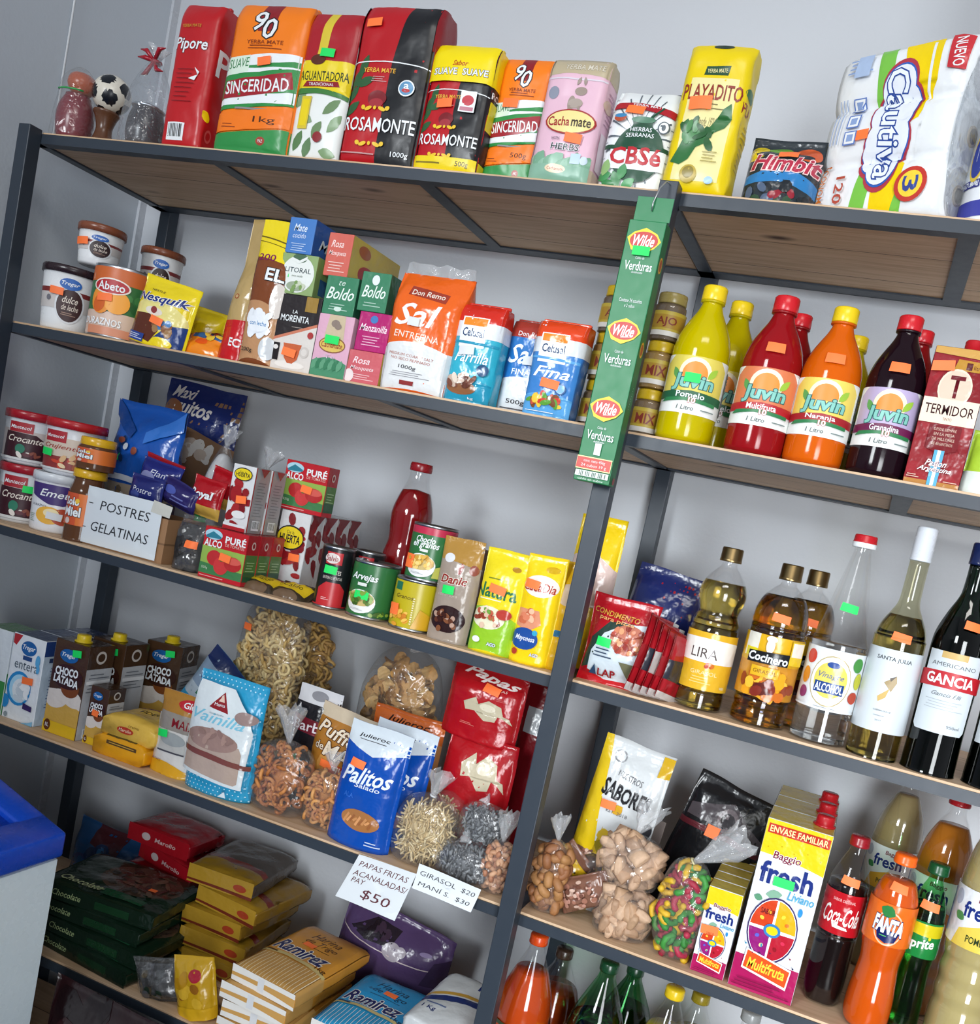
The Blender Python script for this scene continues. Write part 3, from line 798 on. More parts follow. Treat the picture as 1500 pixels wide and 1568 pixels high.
mate(733, 812, .045, 88, .055, 'f27d14', sinc('500g'), [Bd(.36, .36, .66, .64, 'w'), Bd(.01, .01, .17, .15, '2d8a45')], 'yerba_mate_packet', 'smaller orange packet with dark red band, half behind the pink packet', 6, [(.35, .62, 'o')])
mate(807, 897, .012, 88, .058, 'dfb6c8', [Bd(.84, .84, 1, 1, 'b9ab8e', .02), T('YERBA MATE', .6, .92, .66, .05, 'd8d0c0', 0, .02, '8c8066'), R(0, .81, 1, .822, 'd6cdd8'), E(.17, .7, .09, .05, '8a8fa0'), E(.62, .72, .1, .035, '9a8a80'), E(.5, .62, .06, .06, '9a8a80'), E(.57, .62, .12, .04, 'a89a90'), leaf(.56, .80, .07, .03, 70, '9a8a80'), leaf(.66, .80, .07, .03, 100, '9a8a80'), R(.46, .54, .5, .6, '9a8a80'), R(.62, .54, .66, .6, '9a8a80'),
      E(.55, .47, .42, .1, 'a02a2a'), E(.55, .47, .39, .088, 'e8d890'), T('Cacha', .365, .47, .36, .07, '9c1a22', 0, .04), T('mate', .735, .465, .31, .06, '3a2a1a', 0, .04), T('WITH', .36, .335, .14, .025, '706070'), T('HERBS', .55, .27, .45, .05, 'k', 0, .02, 'w'),
      [leaf(.05 + i * .1, .13 + .03 * math.sin(i * 2.1), .16, .12, 60 + 20 * math.sin(i * 3), c) for i, c in zip(range(10), ['8fb8a0', '7aa88c'] * 5)], R(0, 0, 1, .12, '86b09a'), E(.46, .09, .17, .035, 'e8d0b0'), T('Cachamate', .46, .09, .26, .025, 'a03030'), R(.68, .14, .84, .22, 'b8cfe0'), E(.9, .17, .06, .035, 'c8d8e8')],
     [R(0, .84, 1, 1, 'b9ab8e'), lines(.25, .9, .5, .78, 8, 'b08aa0', .3), E(.3, .65, .25, .05, 'c8b0a0'), R(0, 0, 1, .12, 'c8b0a0'), R(.2, .14, .9, .44, 'd8c8d0')], 'yerba_mate_packet', 'pale pink packet with beige top, donkey drawing and yellow oval emblem', 7, [(.66, .34, 'o')], topcol='b0a284')
c, w, h, Z = fit(912, 1008, .03, 0, 132)
t = root('yerba_mate_packet', 'white packet with a green gourd drawing and fat red letters, left of the yellow packet', 'packet', G0)
_, S = brick(w, h, .055, 'e4e8ea', [[Pg([(.5 + .1 * math.cos(a), .5 + .1 * math.sin(a)), (.5 + .49 * math.cos(a), .5 + .49 * math.sin(a)), (.5 + .49 * math.cos(a + .04), .5 + .49 * math.sin(a + .04))], '55606a') for a in [i * .31 for i in range(20)]],
     Bd(.77, .70, .84, .775, 'a81a26', .03, .03), T('YERBA MATE', .55, .815, .5, .025, 'w', 0, .01, rot=-4), Pg([(.34, .5), (.4, .62), (.38, .66), (.72, .66), (.7, .62), (.76, .5)], '1f4a35'), E(.55, .35, .4, .27, '1f4a35'), Pg([(.62, .66), (.67, .66), (.82, .8), (.79, .81)], '1f4a35'), R(.12, .2, .98, .42, 'e4e8ea'), Bd(.38, .38, .42, .42, '1f4a35'), E(.55, .66, .19, .03, '4a7a60'),
     T('HIERBAS', .54, .57, .34, .04, 'w', 0, .01), T('SERRANAS', .54, .515, .44, .04, 'w', 0, .01), T('CBS\u00e9', .53, .325, .78, .15, 'b81a28', 0, .05), [leaf(x, y, .16, .1, r, c) for x, y, r, c in ((.1, .12, 20, '3f8a50'), (.3, .1, 120, '2d7a40'), (.5, .06, 40, '4f9a60'), (.2, .04, 160, '2d7a40'), (.38, .17, 80, '3f8a50'), (.1, .2, 80, '8ab070'))], E(.18, .67, .1, .035, 'b04a2a'), E(.18, .69, .1, .02, '3a80b0'), E(.88, .6, .09, .06, '55606a'), E(.88, .6, .07, .05, 'e4e8ea'), E(.88, .6, .03, .03, '55606a')],
     [[R(0, .15 * i, 1, .15 * i + .008, '9098a0') for i in range(1, 7)]], parent=t, name='wrapper', seed=8, top='seal', wr=.0035)
sticker(t, S, .38, .76, 'o', .03); put(t, c, .03, Z)
mate(1010, 1106, .012, 66, .062, 'e3c800', [R(.13, .08, .87, .76, 'e6dc9a'), Pg([(.3, .78), (.32, .84), (.7, .84), (.68, .78)], '1f4a30'), T('YERBA MATE', .5, .81, .32, .025, 'e8e0a0', 0, .01), E(.5, .985, .16, .02, '2a3a30'), T('PLAYADITO', .5, .665, .92, .1, '8c2a1e', 0, .03), lines(.3, .74, .545, .6, 2, '7a7040', .25), T('Desde 1926', .5, .47, .3, .06, '8a8050', .3),
      Pg([(.06, .20), (.2, .36), (.12, .44), (.22, .48), (.34, .42), (.5, .4), (.6, .45), (.66, .5), (.72, .56), (.83, .6), (.88, .5), (.8, .44), (.66, .4), (.56, .33), (.42, .3), (.34, .22), (.22, .18)], '2f6a38'), blobs(.4, .36, .26, .1, 14, ['3f7f45', '27592f'], .05, 4), E(.4, .12, .13, .06, 'b8a040'), E(.4, .13, .09, .04, '8a7a30'), lines(.55, .8, .2, .28, 4, 'a89a50', .3), E(.74, .085, .07, .025, '9ac0dc'), lines(.1, .3, .03, .05, 1, '8a7a20')],
     [T('PLA', .3, .6, .5, .07, '8c2a1e', 0, .03), E(.35, .7, .3, .04, '2f6a38'), lines(.3, .85, .2, .52, 9, 'a89a30', .25)], 'yerba_mate_packet', 'tall yellow packet with a green map shape and dark red lettering', 9, [(.36, .585, 'o', .034, .019), ], topcol='c9b000', wr=.0035)
# dark mixed bag
c, w, h, Z = fit(1124, 1236, .04, 0, 196)
t = root('snack_bag', 'small dark multicoloured bag between the yellow packet and the toilet paper', 'bag')
_, S = pouch(w, h, .07, '2b3238', [R(0, .02, 1, .7, '283138'), Pg([(0, .4), (.3, .5), (.7, .5), (1, .4), (1, .25), (.5, .36), (0, .3)], '2f7ab8'), E(.12, .75, .16, .12, 'd8c020', 30), E(.42, .8, .16, .09, '6aa03a', 10), E(.8, .78, .18, .12, 'c8562a', -10), E(.5, .72, .4, .05, '2b3238'), T('Himbit', .55, .6, .9, .2, 'b03048', .25, .05, 'f0d0d0'), blobs(.5, .18, .42, .14, 16, ['2f4a35', '8c2030', '1c2228', '50607a'], .07, 5)], wr=.006, seed=3, parent=t, name='wrapper', sealt=.12, stand=True)
sticker(t, S, .55, .74, 'o'); put(t, c, .045, Z)
# toilet paper
def toilet():
    t = root('toilet_paper_pack', 'pack of white toilet rolls with a blue name in a red-edged cloud', 'toilet paper')
    Y0 = .095; Y1 = .0
    a = Vector((X_at(1236, Y0, LEVEL[0]), Y0)); b = Vector((X_at(1432, Y1, LEVEL[0]), Y1)); w = (b - a).length; yaw = math.degrees(math.atan2(b.y - a.y, b.x - a.x))
    h = Z_at(47, b.x, Y1) - LEVEL[0]; d = .088; nr = 3
    def bul(v): return .012 * abs(math.sin(math.pi * v / h * nr)) ** .45
    def fn(u, v, n): return Vector((u + w / 2, -bul(v) - n + .0012 * noise.noise(Vector((u * 30, v * 30, 3))) + .010 * (abs(2 * u / w)) ** 8, v))
    def fr(u, v, n): return Vector((w + n + .002 * math.cos(u * 60) - .008, u + d / 2, v))
    nu, nv = 16, 36; mb = MB(); V = []; F = []
    for j in range(nv + 1):
        v = h * j / nv
        row = [fn(-w / 2 + w * i / nu, v, 0) for i in range(nu + 1)]
        row += [Vector((w - p.x if False else p.x, d + bul(v) * 1.0 - .01 * (abs(2 * (p.x - w / 2) / w)) ** 8, v)) for p in row[::-1]]
        V += row
    n = len(row)
    for j in range(nv):
        for i in range(n): F.append((j * n + i, j * n + (i + 1) % n, (j + 1) * n + (i + 1) % n, (j + 1) * n + i))
    F.append(tuple(range(n))[::-1]); F.append(tuple(range(nv * n, nv * n + n)))
    m = M('e8ebee', 'film'); mb.add(V, F, m)
    S = dict(fn=fn, w=w, h=h, gu=[-w / 2 + w * i / nu for i in range(nu + 1)], gv=[h * j / nv for j in range(nv + 1)], soft=1)
    def wave(x0, x1, k, c): 
        L = [(x0 + k * math.sin(y * 2.6 + .4), y) for y in [i / 14 for i in range(15)]]; Rr = [(x1 + k * math.sin(y * 2.6 + .4), y) for y in [i / 14 for i in range(15)]]
        return Pg(L + Rr[::-1], c)
    cloud = lambda s, c: [E(.535 + dx * s, .54 + dy * s, rx * s, ry * s, c) for dx, dy, rx, ry in ((0, .2, .12, .13), (0, .05, .155, .13), (0, -.1, .16, .15), (.0, -.24, .11, .12), (-.08, -.18, .09, .1), (.09, .1, .08, .1))]
    el = [wave(.30, .42, .08, '79c04a'), Pg([(.5, .99), (.78, .99), (.8, .75), (.73, .55), (.6, .5), (.58, .75)], 'f0d000'), Pg([(.5, .02), (.72, .02), (.7, .3), (.6, .36), (.5, .3)], 'f0d000'), wave(.70, .72, .05, 'e8ebee'), Pg([(.66, .0), (.74, .0), (.75, .1), (.7, .14)], '79c04a'),
          cloud(1.12, 'b03a48'), cloud(1.04, '2f5fb8'), cloud(1.0, 'e6ebf5'), T('Cautiva', .545, .53, .6, .17, 'f0f4fa', .2, .02, '2a4a98', 90)]
    el[-1] = ('t', 'Cautiva', .545, .535, .62 * h / w * 1.0, .16 * w / h, 'eaf0fa', .2, .02, '2a4a98', -86)
    el += [Pg([(.86, .80), (.98, .78), (.99, .97), (.9, .99), (.84, .99)], 'c03038'), ('t', 'NUEVO', .92, .885, .17 * h / w, .07 * w / h, 'w', 0, .02, None, -84),
           E(.8, .165, .115, .1, 'c03a30'), E(.8, .165, .085, .075, 'f0d040'), ('t', '3', .8, .165, .1, .09, '3a4a90', 0, .03, None, -86),
           [Rr for y in (.68, .58, .48) for Rr in (R(.19, y - .04, .29, y + .04, '5a7ac0'), R(.2, y - .033, .28, y + .033, 'e8ebee'), R(.215, y - .02, .265, y + .02, '8aa2d0'))],
           lines(.1, .3, .86, .96, 4, '8aa2d0', .4), R(.16, .84, .28, .97, 'a8bcdc'), [('t', 'ECONOMICO', .1, .17, .33 * h / w, .05 * w / h, 'c8702a', 0, .02, None, -88)], ('t', '120', .25, .17, .16 * h / w, .07 * w / h, 'b04a3a', 0, .03, None, -88),
           [R(x, .45, x + .008, .72, '9ab0d8') for x in (.08, .11, .14)]]
    decal(mb, S, el, 'film')
    mb.build('wrapper', t)
    mb = MB()          # roll ends on the right side under gathered film
    for k in range(nr):
        zc = h * (k + .5) / nr
        for rr, cc, of in ((h / nr * .48, 'd8dade', .001), (h / nr * .18, '8f8578', .0025), (h / nr * .13, '3a3630', .0035)):
            bm = bmesh.new(); bmesh.ops.create_cone(bm, cap_ends=True, segments=24, radius1=rr, radius2=rr * .96, depth=.006)
            for v in bm.verts: v.co = Vector((w - .004 + of + v.co.z, d / 2 + v.co.x * min(1, d / 2 / (h / nr * .48)), zc + v.co.y))
            mb.bm(bm, M(cc, 'paper'))
    mb.build('roll_ends', t)
    mb = MB(); lathe(mb, smooth_prof([(.001, 0), (.02, 0), (.05, .006), (.052, .01)]), clear_film('crinkle_film', .06, .9, (.93, .95, .97)), n=20)
    for i, v in enumerate(mb.v): mb.v[i] = (w + .008 - v[2] * .8, d / 2 + v[1] * 1.0, h / 2 + v[0] * (h / 2 / .055))
    mb.build('film_end', t)
    sticker(t, S, .31, .49, 'o', .03)
    t.location = (a.x, a.y, LEVEL[0]); t.rotation_euler = (0, 0, math.radians(yaw))
toilet()
def kitchen_roll():
    c = X_at(1520, .03, LEVEL[0]); t = root('kitchen_roll_pack', 'white quilted kitchen roll with blue print, cut by the right edge of the top shelf', 'kitchen roll')
    prof = smooth_prof([(.001, 0), (.052, .001), (.056, .006), (.056, .22), (.052, .232), (.001, .234)], 5)
    mb = MB(); lathe(mb, prof, M('e6e9ee', 'soft')); mb.build('roll', t)
    wrap_label(t, prof, .008, .225, 4.2, [R(0, 0, 1, .10, '3a3f9c'), T('NATURAL', .3, .21, .16, .035, 'w', 0, .02, '2a2f80'), R(.22, .185, .38, .235, '2a2f80'), T('NATURAL', .3, .21, .14, .028, 'w', 0, .02), E(.33, .38, .06, .16, 'e0c040'), E(.33, .38, .05, .135, '2a3a90'), [R(.02 * i, .3 + .05 * (i % 3), .02 * i + .003, .9, 'd6dae2') for i in range(12, 40, 2)]], turn=-.2, name='print')
    put(t, c + .006, .062, LEVEL[0])
    t2 = root('kitchen_roll_pack', 'upper kitchen roll with green print at the top right edge', 'kitchen roll')
    mb = MB(); lathe(mb, prof, M('e6e9ee', 'soft')); mb.build('roll', t2)
    wrap_label(t2, prof, .1, .225, 4.2, [R(0, .3, 1, 1, '2d8a50'), [E(.02 * i, .2, .006, .04, 'a8d0b8') for i in range(10, 40)]], turn=-.2, name='print')
    put(t2, c + .012, .062, LEVEL[0] + .2345)
kitchen_roll()

# ================================================================ second shelf, left
G1 = 'tubs of spread on the second shelf'
def tub(t, r0, r1, h, lid, body='e6e8ea', lidh=.012, el=(), arc=2.6, turn=.1, z0=.012, z1=None, kind='plastic', n=36):
    prof = [(.001, 0), (r0 * .93, 0), (r0, .004)] + [(r0 + (r1 - r0) * k / 6, .004 + (h - lidh - .006) * k / 6) for k in range(1, 7)]
    full = prof + [(r1 + .0015, h - lidh), (r1 + .0015, h - lidh + .002), (.001, h - lidh + .003)]
    mb = MB(); lathe(mb, full, M(body, kind)); mb.build('tub', t)
    mb = MB(); rl = r1 + .0035
    lathe(mb, [(rl - .002, h - lidh - .003), (rl, h - lidh - .003), (rl, h - .003), (rl - .002, h), (rl - .005, h), (rl - .006, h - .002), (.001, h - .002)], M(lid, 'plastic')); mb.build('lid', t)
    if el: return wrap_label(t, prof, z0, (z1 or h - lidh - .008), arc, el, turn=turn)[1], prof
    return cyl_surf(prof, z0, h - .02, arc, .0007, turn=turn), prof
dl = lambda dark: [R(0, .62, 1, .72, '7a2a2a'), R(0, .3, 1, .62, 'c9c3c0'), E(.52, .4, .2, .38, 'd8dade'), E(.52, .4, .175, .34, dark), E(.5, .84, .14, .12, '1f5fb0'), T('Tregar', .5, .84, .22, .1, 'w', .3, .02), T('dulce', .52, .52, .2, .14, 'e8dcd0', .3, .01), T('de leche', .53, .36, .22, .12, 'e0d0c4', .3, .01), lines(.42, .62, .18, .26, 2, 'a08070', .4), E(.22, .5, .035, .06, '707078')]
c, w, h, Z = fit(54, 109, .03, 1, 404)
t = root('spread_tub', 'small white tub with a black lid, lowest at the left end of the second shelf', 'tub', G1)
S, _ = tub(t, w / 2, w / 2 * 1.16, h - .004, '2a1c22', el=dl('3a1c1e'), arc=2.7)
sticker(t, S, .34, .66, 'o', .026); put(t, c, .06, Z, 'f')
c, w, h, Z = fit(121, 192, .03, 1, 408)
t = root('preserve_can', 'peach preserve can with peaches, green leaves and a red oval on its label', 'can', G1)
prof = [(.001, 0), (w / 2, 0), (w / 2, .004)] + [(w / 2, .004 + (h - .012) * k / 8) for k in range(1, 9)] + [(w / 2, h - .004), (w / 2 + .001, h), (w / 2 - .003, h), (w / 2 - .004, h - .003), (.001, h - .003)]
mb = MB(); lathe(mb, prof, M('s', 'metal')); mb.build('can', t)
_, S = wrap_label(t, prof, .005, h - .005, 3.6, [R(0, 0, 1, 1, 'd3b8a8'), R(0, .78, 1, 1, 'c8622a'), R(.02, .35, 1, .78, '2f6a3a'), blobs(.7, .55, .25, .2, 10, ['3f7f45', '225a30'], .06, 8), E(.3, .5, .1, .2, 'e89030', 10), E(.45, .5, .11, .17, 'f0a030'), E(.29, .45, .06, .13, 'd06020', -10), R(.2, .0, .6, .12, 'd08868'), T('DURAZNOS', .33, .19, .36, .1, 'w', 0, .03), E(.38, .72, .17, .12, 'e8e0d8'), E(.38, .72, .155, .1, 'b01c28'), T('Abeto', .38, .72, .24, .12, 'w', 0, .03), R(.68, .6, .95, .72, 'a81a26'), T('Light', .8, .66, .14, .06, 'w')], turn=.15, kind='card')
sticker(t, S, .34, .55, 'o'); put(t, c, .068, Z, 'f')
hh = h
c2 = X_at(166, .1, LEVEL[1] + hh)
t = root('spread_tub', 'white tub with a brown lid standing on the peach can', 'tub', G1)
S, _ = tub(t, .036, .041, Z_at(347, c2, .06) - LEVEL[1] - hh - .0, '7d4630', el=dl('2c1618'), arc=2.8)
sticker(t, S, .2, .62, 'o'); put(t, c2 + .002, .068, LEVEL[1] + hh, 'f')
tb = t
c3 = X_at(232, .2, LEVEL[1] + .1)
hz = Z_at(376, c3, .17) - LEVEL[1]
t = root('spread_tub', 'brown-lidded white tub at the back behind the chocolate powder pouch, top of its pair', 'tub', G1)
tub(t, .036, .041, hz / 2, '7d4630', el=dl('2c1618'), arc=2.8); put(t, c3, .21, LEVEL[1] + hz / 2, 'f')
dup(t, 'brown-lidded white tub mostly hidden behind the chocolate powder pouch, bottom of its pair', G1, (c3, .21, LEVEL[1]))
# Nesquik pouch
c, w, h, Z = fit(192, 262, .02, 1, 424)
t = root('chocolate_powder_pouch', 'yellow pouch of chocolate powder with blue slanted lettering, in front of the tubs', 'pouch')
_, S = pouch(w * 1.15, h, .05, 'e8cf1c', [E(.5, .45, .48, .22, 'e8dc8a'), Pg([(.05, .12), (.5, .05), (.62, .25), (.4, .45), (.1, .42)], '5a2a1a'), E(.45, .5, .16, .06, 'e6dcd0'), E(.45, .52, .06, .05, '8c3a3a'), Pg([(.55, .12), (.98, .05), (.98, .42), (.75, .35)], '1d3a7a'), blobs(.68, .3, .16, .12, 8, ['8a5a3a', '4a80b8', 'a07a50'], .07, 12), T('Nesquik', .5, .68, .88, .15, '1a2f7a', .25, .05, 'f4f0e0', 4), T('NESTLE', .4, .8, .24, .03, 'k'), R(.03, .02, .4, .14, '26408a'), lines(.06, .38, .04, .12, 3, 'c0c8e0', .4), E(.72, .1, .16, .07, 'e8cf1c')],
              seed=5, parent=t, name='pouch', stand=True, sealt=.05, wr=.002)
mb = MB(); mb.box(.0, w * .95, .03, .034, h * .55, h * .86, M('d9c21a', 'film'), .002)
for i, v in enumerate(mb.v): mb.v[i] = (v[0], v[1] + .02 * math.sin(v[0] * 30), v[2] + v[0] * .1)
sticker(t, S, .56, .38, 'o'); put(t, c + .004, .014, Z, 4, 8)
t = root('chocolate_powder_pouch', 'second yellow pouch with folded top, just behind the yellow chocolate pouch', 'pouch')
_, S = pouch(w * .8, h * .78, .05, 'd8c01a', [R(.0, .0, 1, .2, '1d3a7a'), E(.6, .6, .2, .1, 'b8a010')], seed=9, parent=t, name='pouch', stand=True, wr=.006)
put(t, X_at(285, .08, Z), .09, Z, 12, 6)
c, w, h, Z = fit(236, 326, .03, 1, 478)
t = root('sweets_bag', 'small orange and blue bag lying down beside the yellow pouch', 'bag')
_, S = pouch(w, .085, .05, 'e8861e', [R(.4, .55, 1, 1, '2f5a8a'), R(.0, .7, .5, 1, 'c05a2a'), E(.62, .42, .1, .1, 'e85a20'), blobs(.7, .75, .28, .2, 9, ['1f3a6a', 'c8401e', 'e8c040'], .08, 2), T('Titi', .3, .35, .3, .2, 'f4c040', .2, .04)], seed=11, parent=t, name='wrapper', wr=.008)
sticker(t, S, .66, .82, 'o', .03); put(t, c, .035, Z + .0, 0, 0, -38); 
# long tan packet
c, w, h, Z = fit(319, 360, .05, 1, 330)
t = root('food_packet', 'tall narrow tan packet with a red foot leaning against the brown cocoa pouch', 'packet')
_, S = pouch(w * 1.15, h * 1.0, .05, 'b59a66', [R(0, 0, 1, .27, 'c0141e'), Bd(.23, .25, .27, .3, 'c0141e'), T('ECO', .88, .14, .5, .055, 'w', 0, .05), E(.5, .45, .1, .018, 'a04a2a'), E(.5, .45, .07, .012, 'c8a878')], seed=13, parent=t, name='wrapper', stand=True, sealt=.3, wr=.003, pinch=.06)
put(t, c + .004, .045, Z, -18, 5)
c, w, h, Z = fit(358, 410, .012, 1, 338)
t = root('cocoa_pouch', 'tall brown cocoa pouch with a yellow top and a white milk splash', 'pouch')
_, S = pouch(w * 1.18, h * 1.02, .04, '7a4020', [Bd(0, 0, .42, .36, 'b98a62', .04, .04), Bd(.74, .7, 1, 1, 'e8d020'), T('200', .35, .735, .45, .045, '7a1a50', 0, .03), Bd(.88, .83, .89, .84, '6a5a10'), Bd(.85, .8, .855, .805, '6a5a10'), T('EL', .66, .62, .4, .08, 'w', 0, .05, 'k'), E(.82, .45, .16, .12, 'd8cfc8'), blobs(.5, .28, .3, .08, 16, ['e8ecf2'], .09, 6, .5), E(.5, .28, .26, .06, 'e8ecf2'), T('con leche', .5, .28, .4, .03, '3a80b8', 0, .02), T('200g', .32, .09, .3, .035, 'k', 0, .01), E(.8, .12, .18, .08, 'c8ccd0')], seed=15, parent=t, name='pouch', stand=True, sealt=.1, wr=.002)
sticker(t, S, 1.0, .66, 'g', .012, .016); put(t, c, .014, Z, 0, 1)

GT = 'stacked tea boxes on the second shelf'
def tea(bl, br, tl, Y, d, col, front, side, label, z=None, st=(), sidecol=None, yaw=0, kind='card', name='tea_box'):
    """box whose lower front edge shows from bl to br and whose upper left corner shows at tl"""
    a, b = at(*bl, Y), at(*br, Y); zz = z if z is not None else (a.z + b.z) / 2
    x0, x1 = X_at(bl[0], Y, a.z), X_at(br[0], Y, b.z); h = Z_at(tl[1], at(*tl, Y).x, Y) - zz; w = x1 - x0
    t = root(name, label, 'tea box' if 'tea' in name else 'box', GT if 'tea' in name else None)
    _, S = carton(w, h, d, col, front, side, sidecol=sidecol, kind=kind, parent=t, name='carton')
    for s in st: sticker(t, S, *s)
    put(t, (x0 + x1) / 2, Y, zz, yaw); return zz + h + .0006
Z1 = LEVEL[1]
zt = tea((411, 557), (473, 571), (429, 448), .02, .075, '2b2628', [Pg([(0, 0), (1, 0), (1, .62), (0, .38)], 'd9d2cc'), Pg([(0, .38), (1, .62), (1, .66), (0, .42)], 'c87a60'), T('LA', .42, .78, .12, .045, 'w'), T('MORENITA', .44, .69, .68, .085, 'w', 0, .02), R(.64, .80, .92, 1, '9a7a3a'), lines(.4, .66, .57, .59, 1, '9a9088', .4), E(.5, .08, .36, .05, 'e6e0da'), Pg([(.28, .36), (.72, .36), (.66, .16), (.56, .1), (.44, .1), (.34, .17)], 'c2603a'), E(.8, .27, .11, .075, 'c8c0ba'), E(.8, .27, .07, .045, 'd9d2cc'), R(.02, .12, .2, .35, '1f1a1c'), E(.11, .29, .06, .03, 'e0dcd8'), E(.88, .5, .07, .045, 'a83a3a')], [], 'dark grey coffee box with an orange cup, bottom of the leftmost stack', Z1, [(.46, .24, 'o')], kind='film', name='tea_box')
zt = tea((424, 441), (478, 449), (436, 386), .02, .075, '8fa870', [E(.5, .5, .46, .46, 'e4e8e4'), T('LITORAL', .5, .6, .72, .12, '3a4a50', 0, .02), E(.5, .9, .2, .12, '4a6a50'), Pg([(.3, .9), (.5, .84), (.7, .96), (.7, .88), (.5, .76), (.3, .82)], 'e4e8e4'), T('mate cocido', .5, .46, .3, .05, '6a7a6a', .2), E(.5, .2, .25, .12, '9aa890'), blobs(.5, .2, .25, .12, 9, ['7a9a5a', 'c8d0b8'], .06, 3)], [R(0, 0, 1, 1, '7f9a5c'), R(.2, .1, .8, .5, '2f5a80')], 'white and green tea box, middle of the leftmost stack', zt, kind='film')
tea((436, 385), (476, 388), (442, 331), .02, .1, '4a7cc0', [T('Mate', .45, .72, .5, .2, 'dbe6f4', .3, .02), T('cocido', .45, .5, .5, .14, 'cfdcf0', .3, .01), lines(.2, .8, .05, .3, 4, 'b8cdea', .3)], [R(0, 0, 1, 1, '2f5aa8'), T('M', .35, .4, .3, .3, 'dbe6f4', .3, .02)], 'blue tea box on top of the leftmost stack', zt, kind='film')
zb = tea((473, 571), (526, 580), (488, 478), .016, .06, 'd8a8be', [Pg([(.3, 1), (.75, 1), (.8, .55), (.22, .55)], 'c9b79a'), E(.5, .52, .38, .13, '8a5a40'), E(.5, .52, .35, .11, 'd8b860'), T('Cachamate', .5, .52, .6, .09, '8c2a2a', 0, .02), Bd(0, 0, .24, .24, '4a8a68', .0, .08), E(.5, .86, .12, .06, '8a7a70'), E(.58, .82, .1, .05, '8a7a70'), [leaf(.1 + .12 * i, .2, .2, .1, 70, c) for i, c in zip(range(7), ['5f9a78', '3a7a58'] * 4)], T('Te', .5, .33, .3, .06, 'd0c0d0')], [], 'pale pink tea packet with a gold oval, in front of the green boxes', Z1, [(.5, .6, 'g')], kind='film')
zc = tea((527, 581), (577, 592), (537, 534), .016, .08, 'c86068', [T('Rosa', .4, .7, .5, .2, 'f0d8dc', .3, .02), T('Mosqueta', .45, .45, .7, .15, 'f0d8dc', .3, .01), lines(.15, .85, .1, .3, 3, 'e8c0c4', .3), E(.1, .2, .15, .2, 'e8d8d8')], [R(0, 0, 1, 1, 'c8b04a'), E(.5, .3, .2, .2, 'a02a2a')], 'red rosehip tea box at the foot, right end of the tea boxes', Z1, kind='film')
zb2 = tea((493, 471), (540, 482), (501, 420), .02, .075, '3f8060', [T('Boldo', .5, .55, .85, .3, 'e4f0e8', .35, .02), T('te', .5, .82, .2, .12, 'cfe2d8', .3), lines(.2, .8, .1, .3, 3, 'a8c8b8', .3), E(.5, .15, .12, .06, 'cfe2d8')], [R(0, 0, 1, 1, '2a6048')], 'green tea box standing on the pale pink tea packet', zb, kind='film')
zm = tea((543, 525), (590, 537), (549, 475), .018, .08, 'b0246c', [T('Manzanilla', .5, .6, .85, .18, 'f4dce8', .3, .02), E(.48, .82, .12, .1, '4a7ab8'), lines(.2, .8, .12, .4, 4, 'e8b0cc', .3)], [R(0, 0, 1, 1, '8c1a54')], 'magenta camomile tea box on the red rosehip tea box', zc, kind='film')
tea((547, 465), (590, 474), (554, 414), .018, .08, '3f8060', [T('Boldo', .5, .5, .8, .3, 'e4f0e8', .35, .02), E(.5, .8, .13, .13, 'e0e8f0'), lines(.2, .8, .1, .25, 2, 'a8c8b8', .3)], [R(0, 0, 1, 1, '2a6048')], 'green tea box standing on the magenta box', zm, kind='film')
tea((495, 413), (532, 417), (497, 354), .03, .17, 'd0685c', [T('Rosa', .4, .75, .5, .16, 'f4dcd8', .3, .02), T('Mosqueta', .45, .52, .7, .14, 'f4dcd8', .3, .01), lines(.15, .85, .08, .35, 4, 'ecc8c0', .3)], [R(0, 0, 1, 1, 'cdb44e'), E(.35, .25, .17, .22, 'a8302e'), E(.72, .25, .16, .2, 'dcd0b8'), E(.72, .2, .12, .12, '7a3a2a'), E(.25, .75, .12, .15, 'a85a30')], 'red and yellow tea box lying deep on top of the green box', zb2, kind='film')

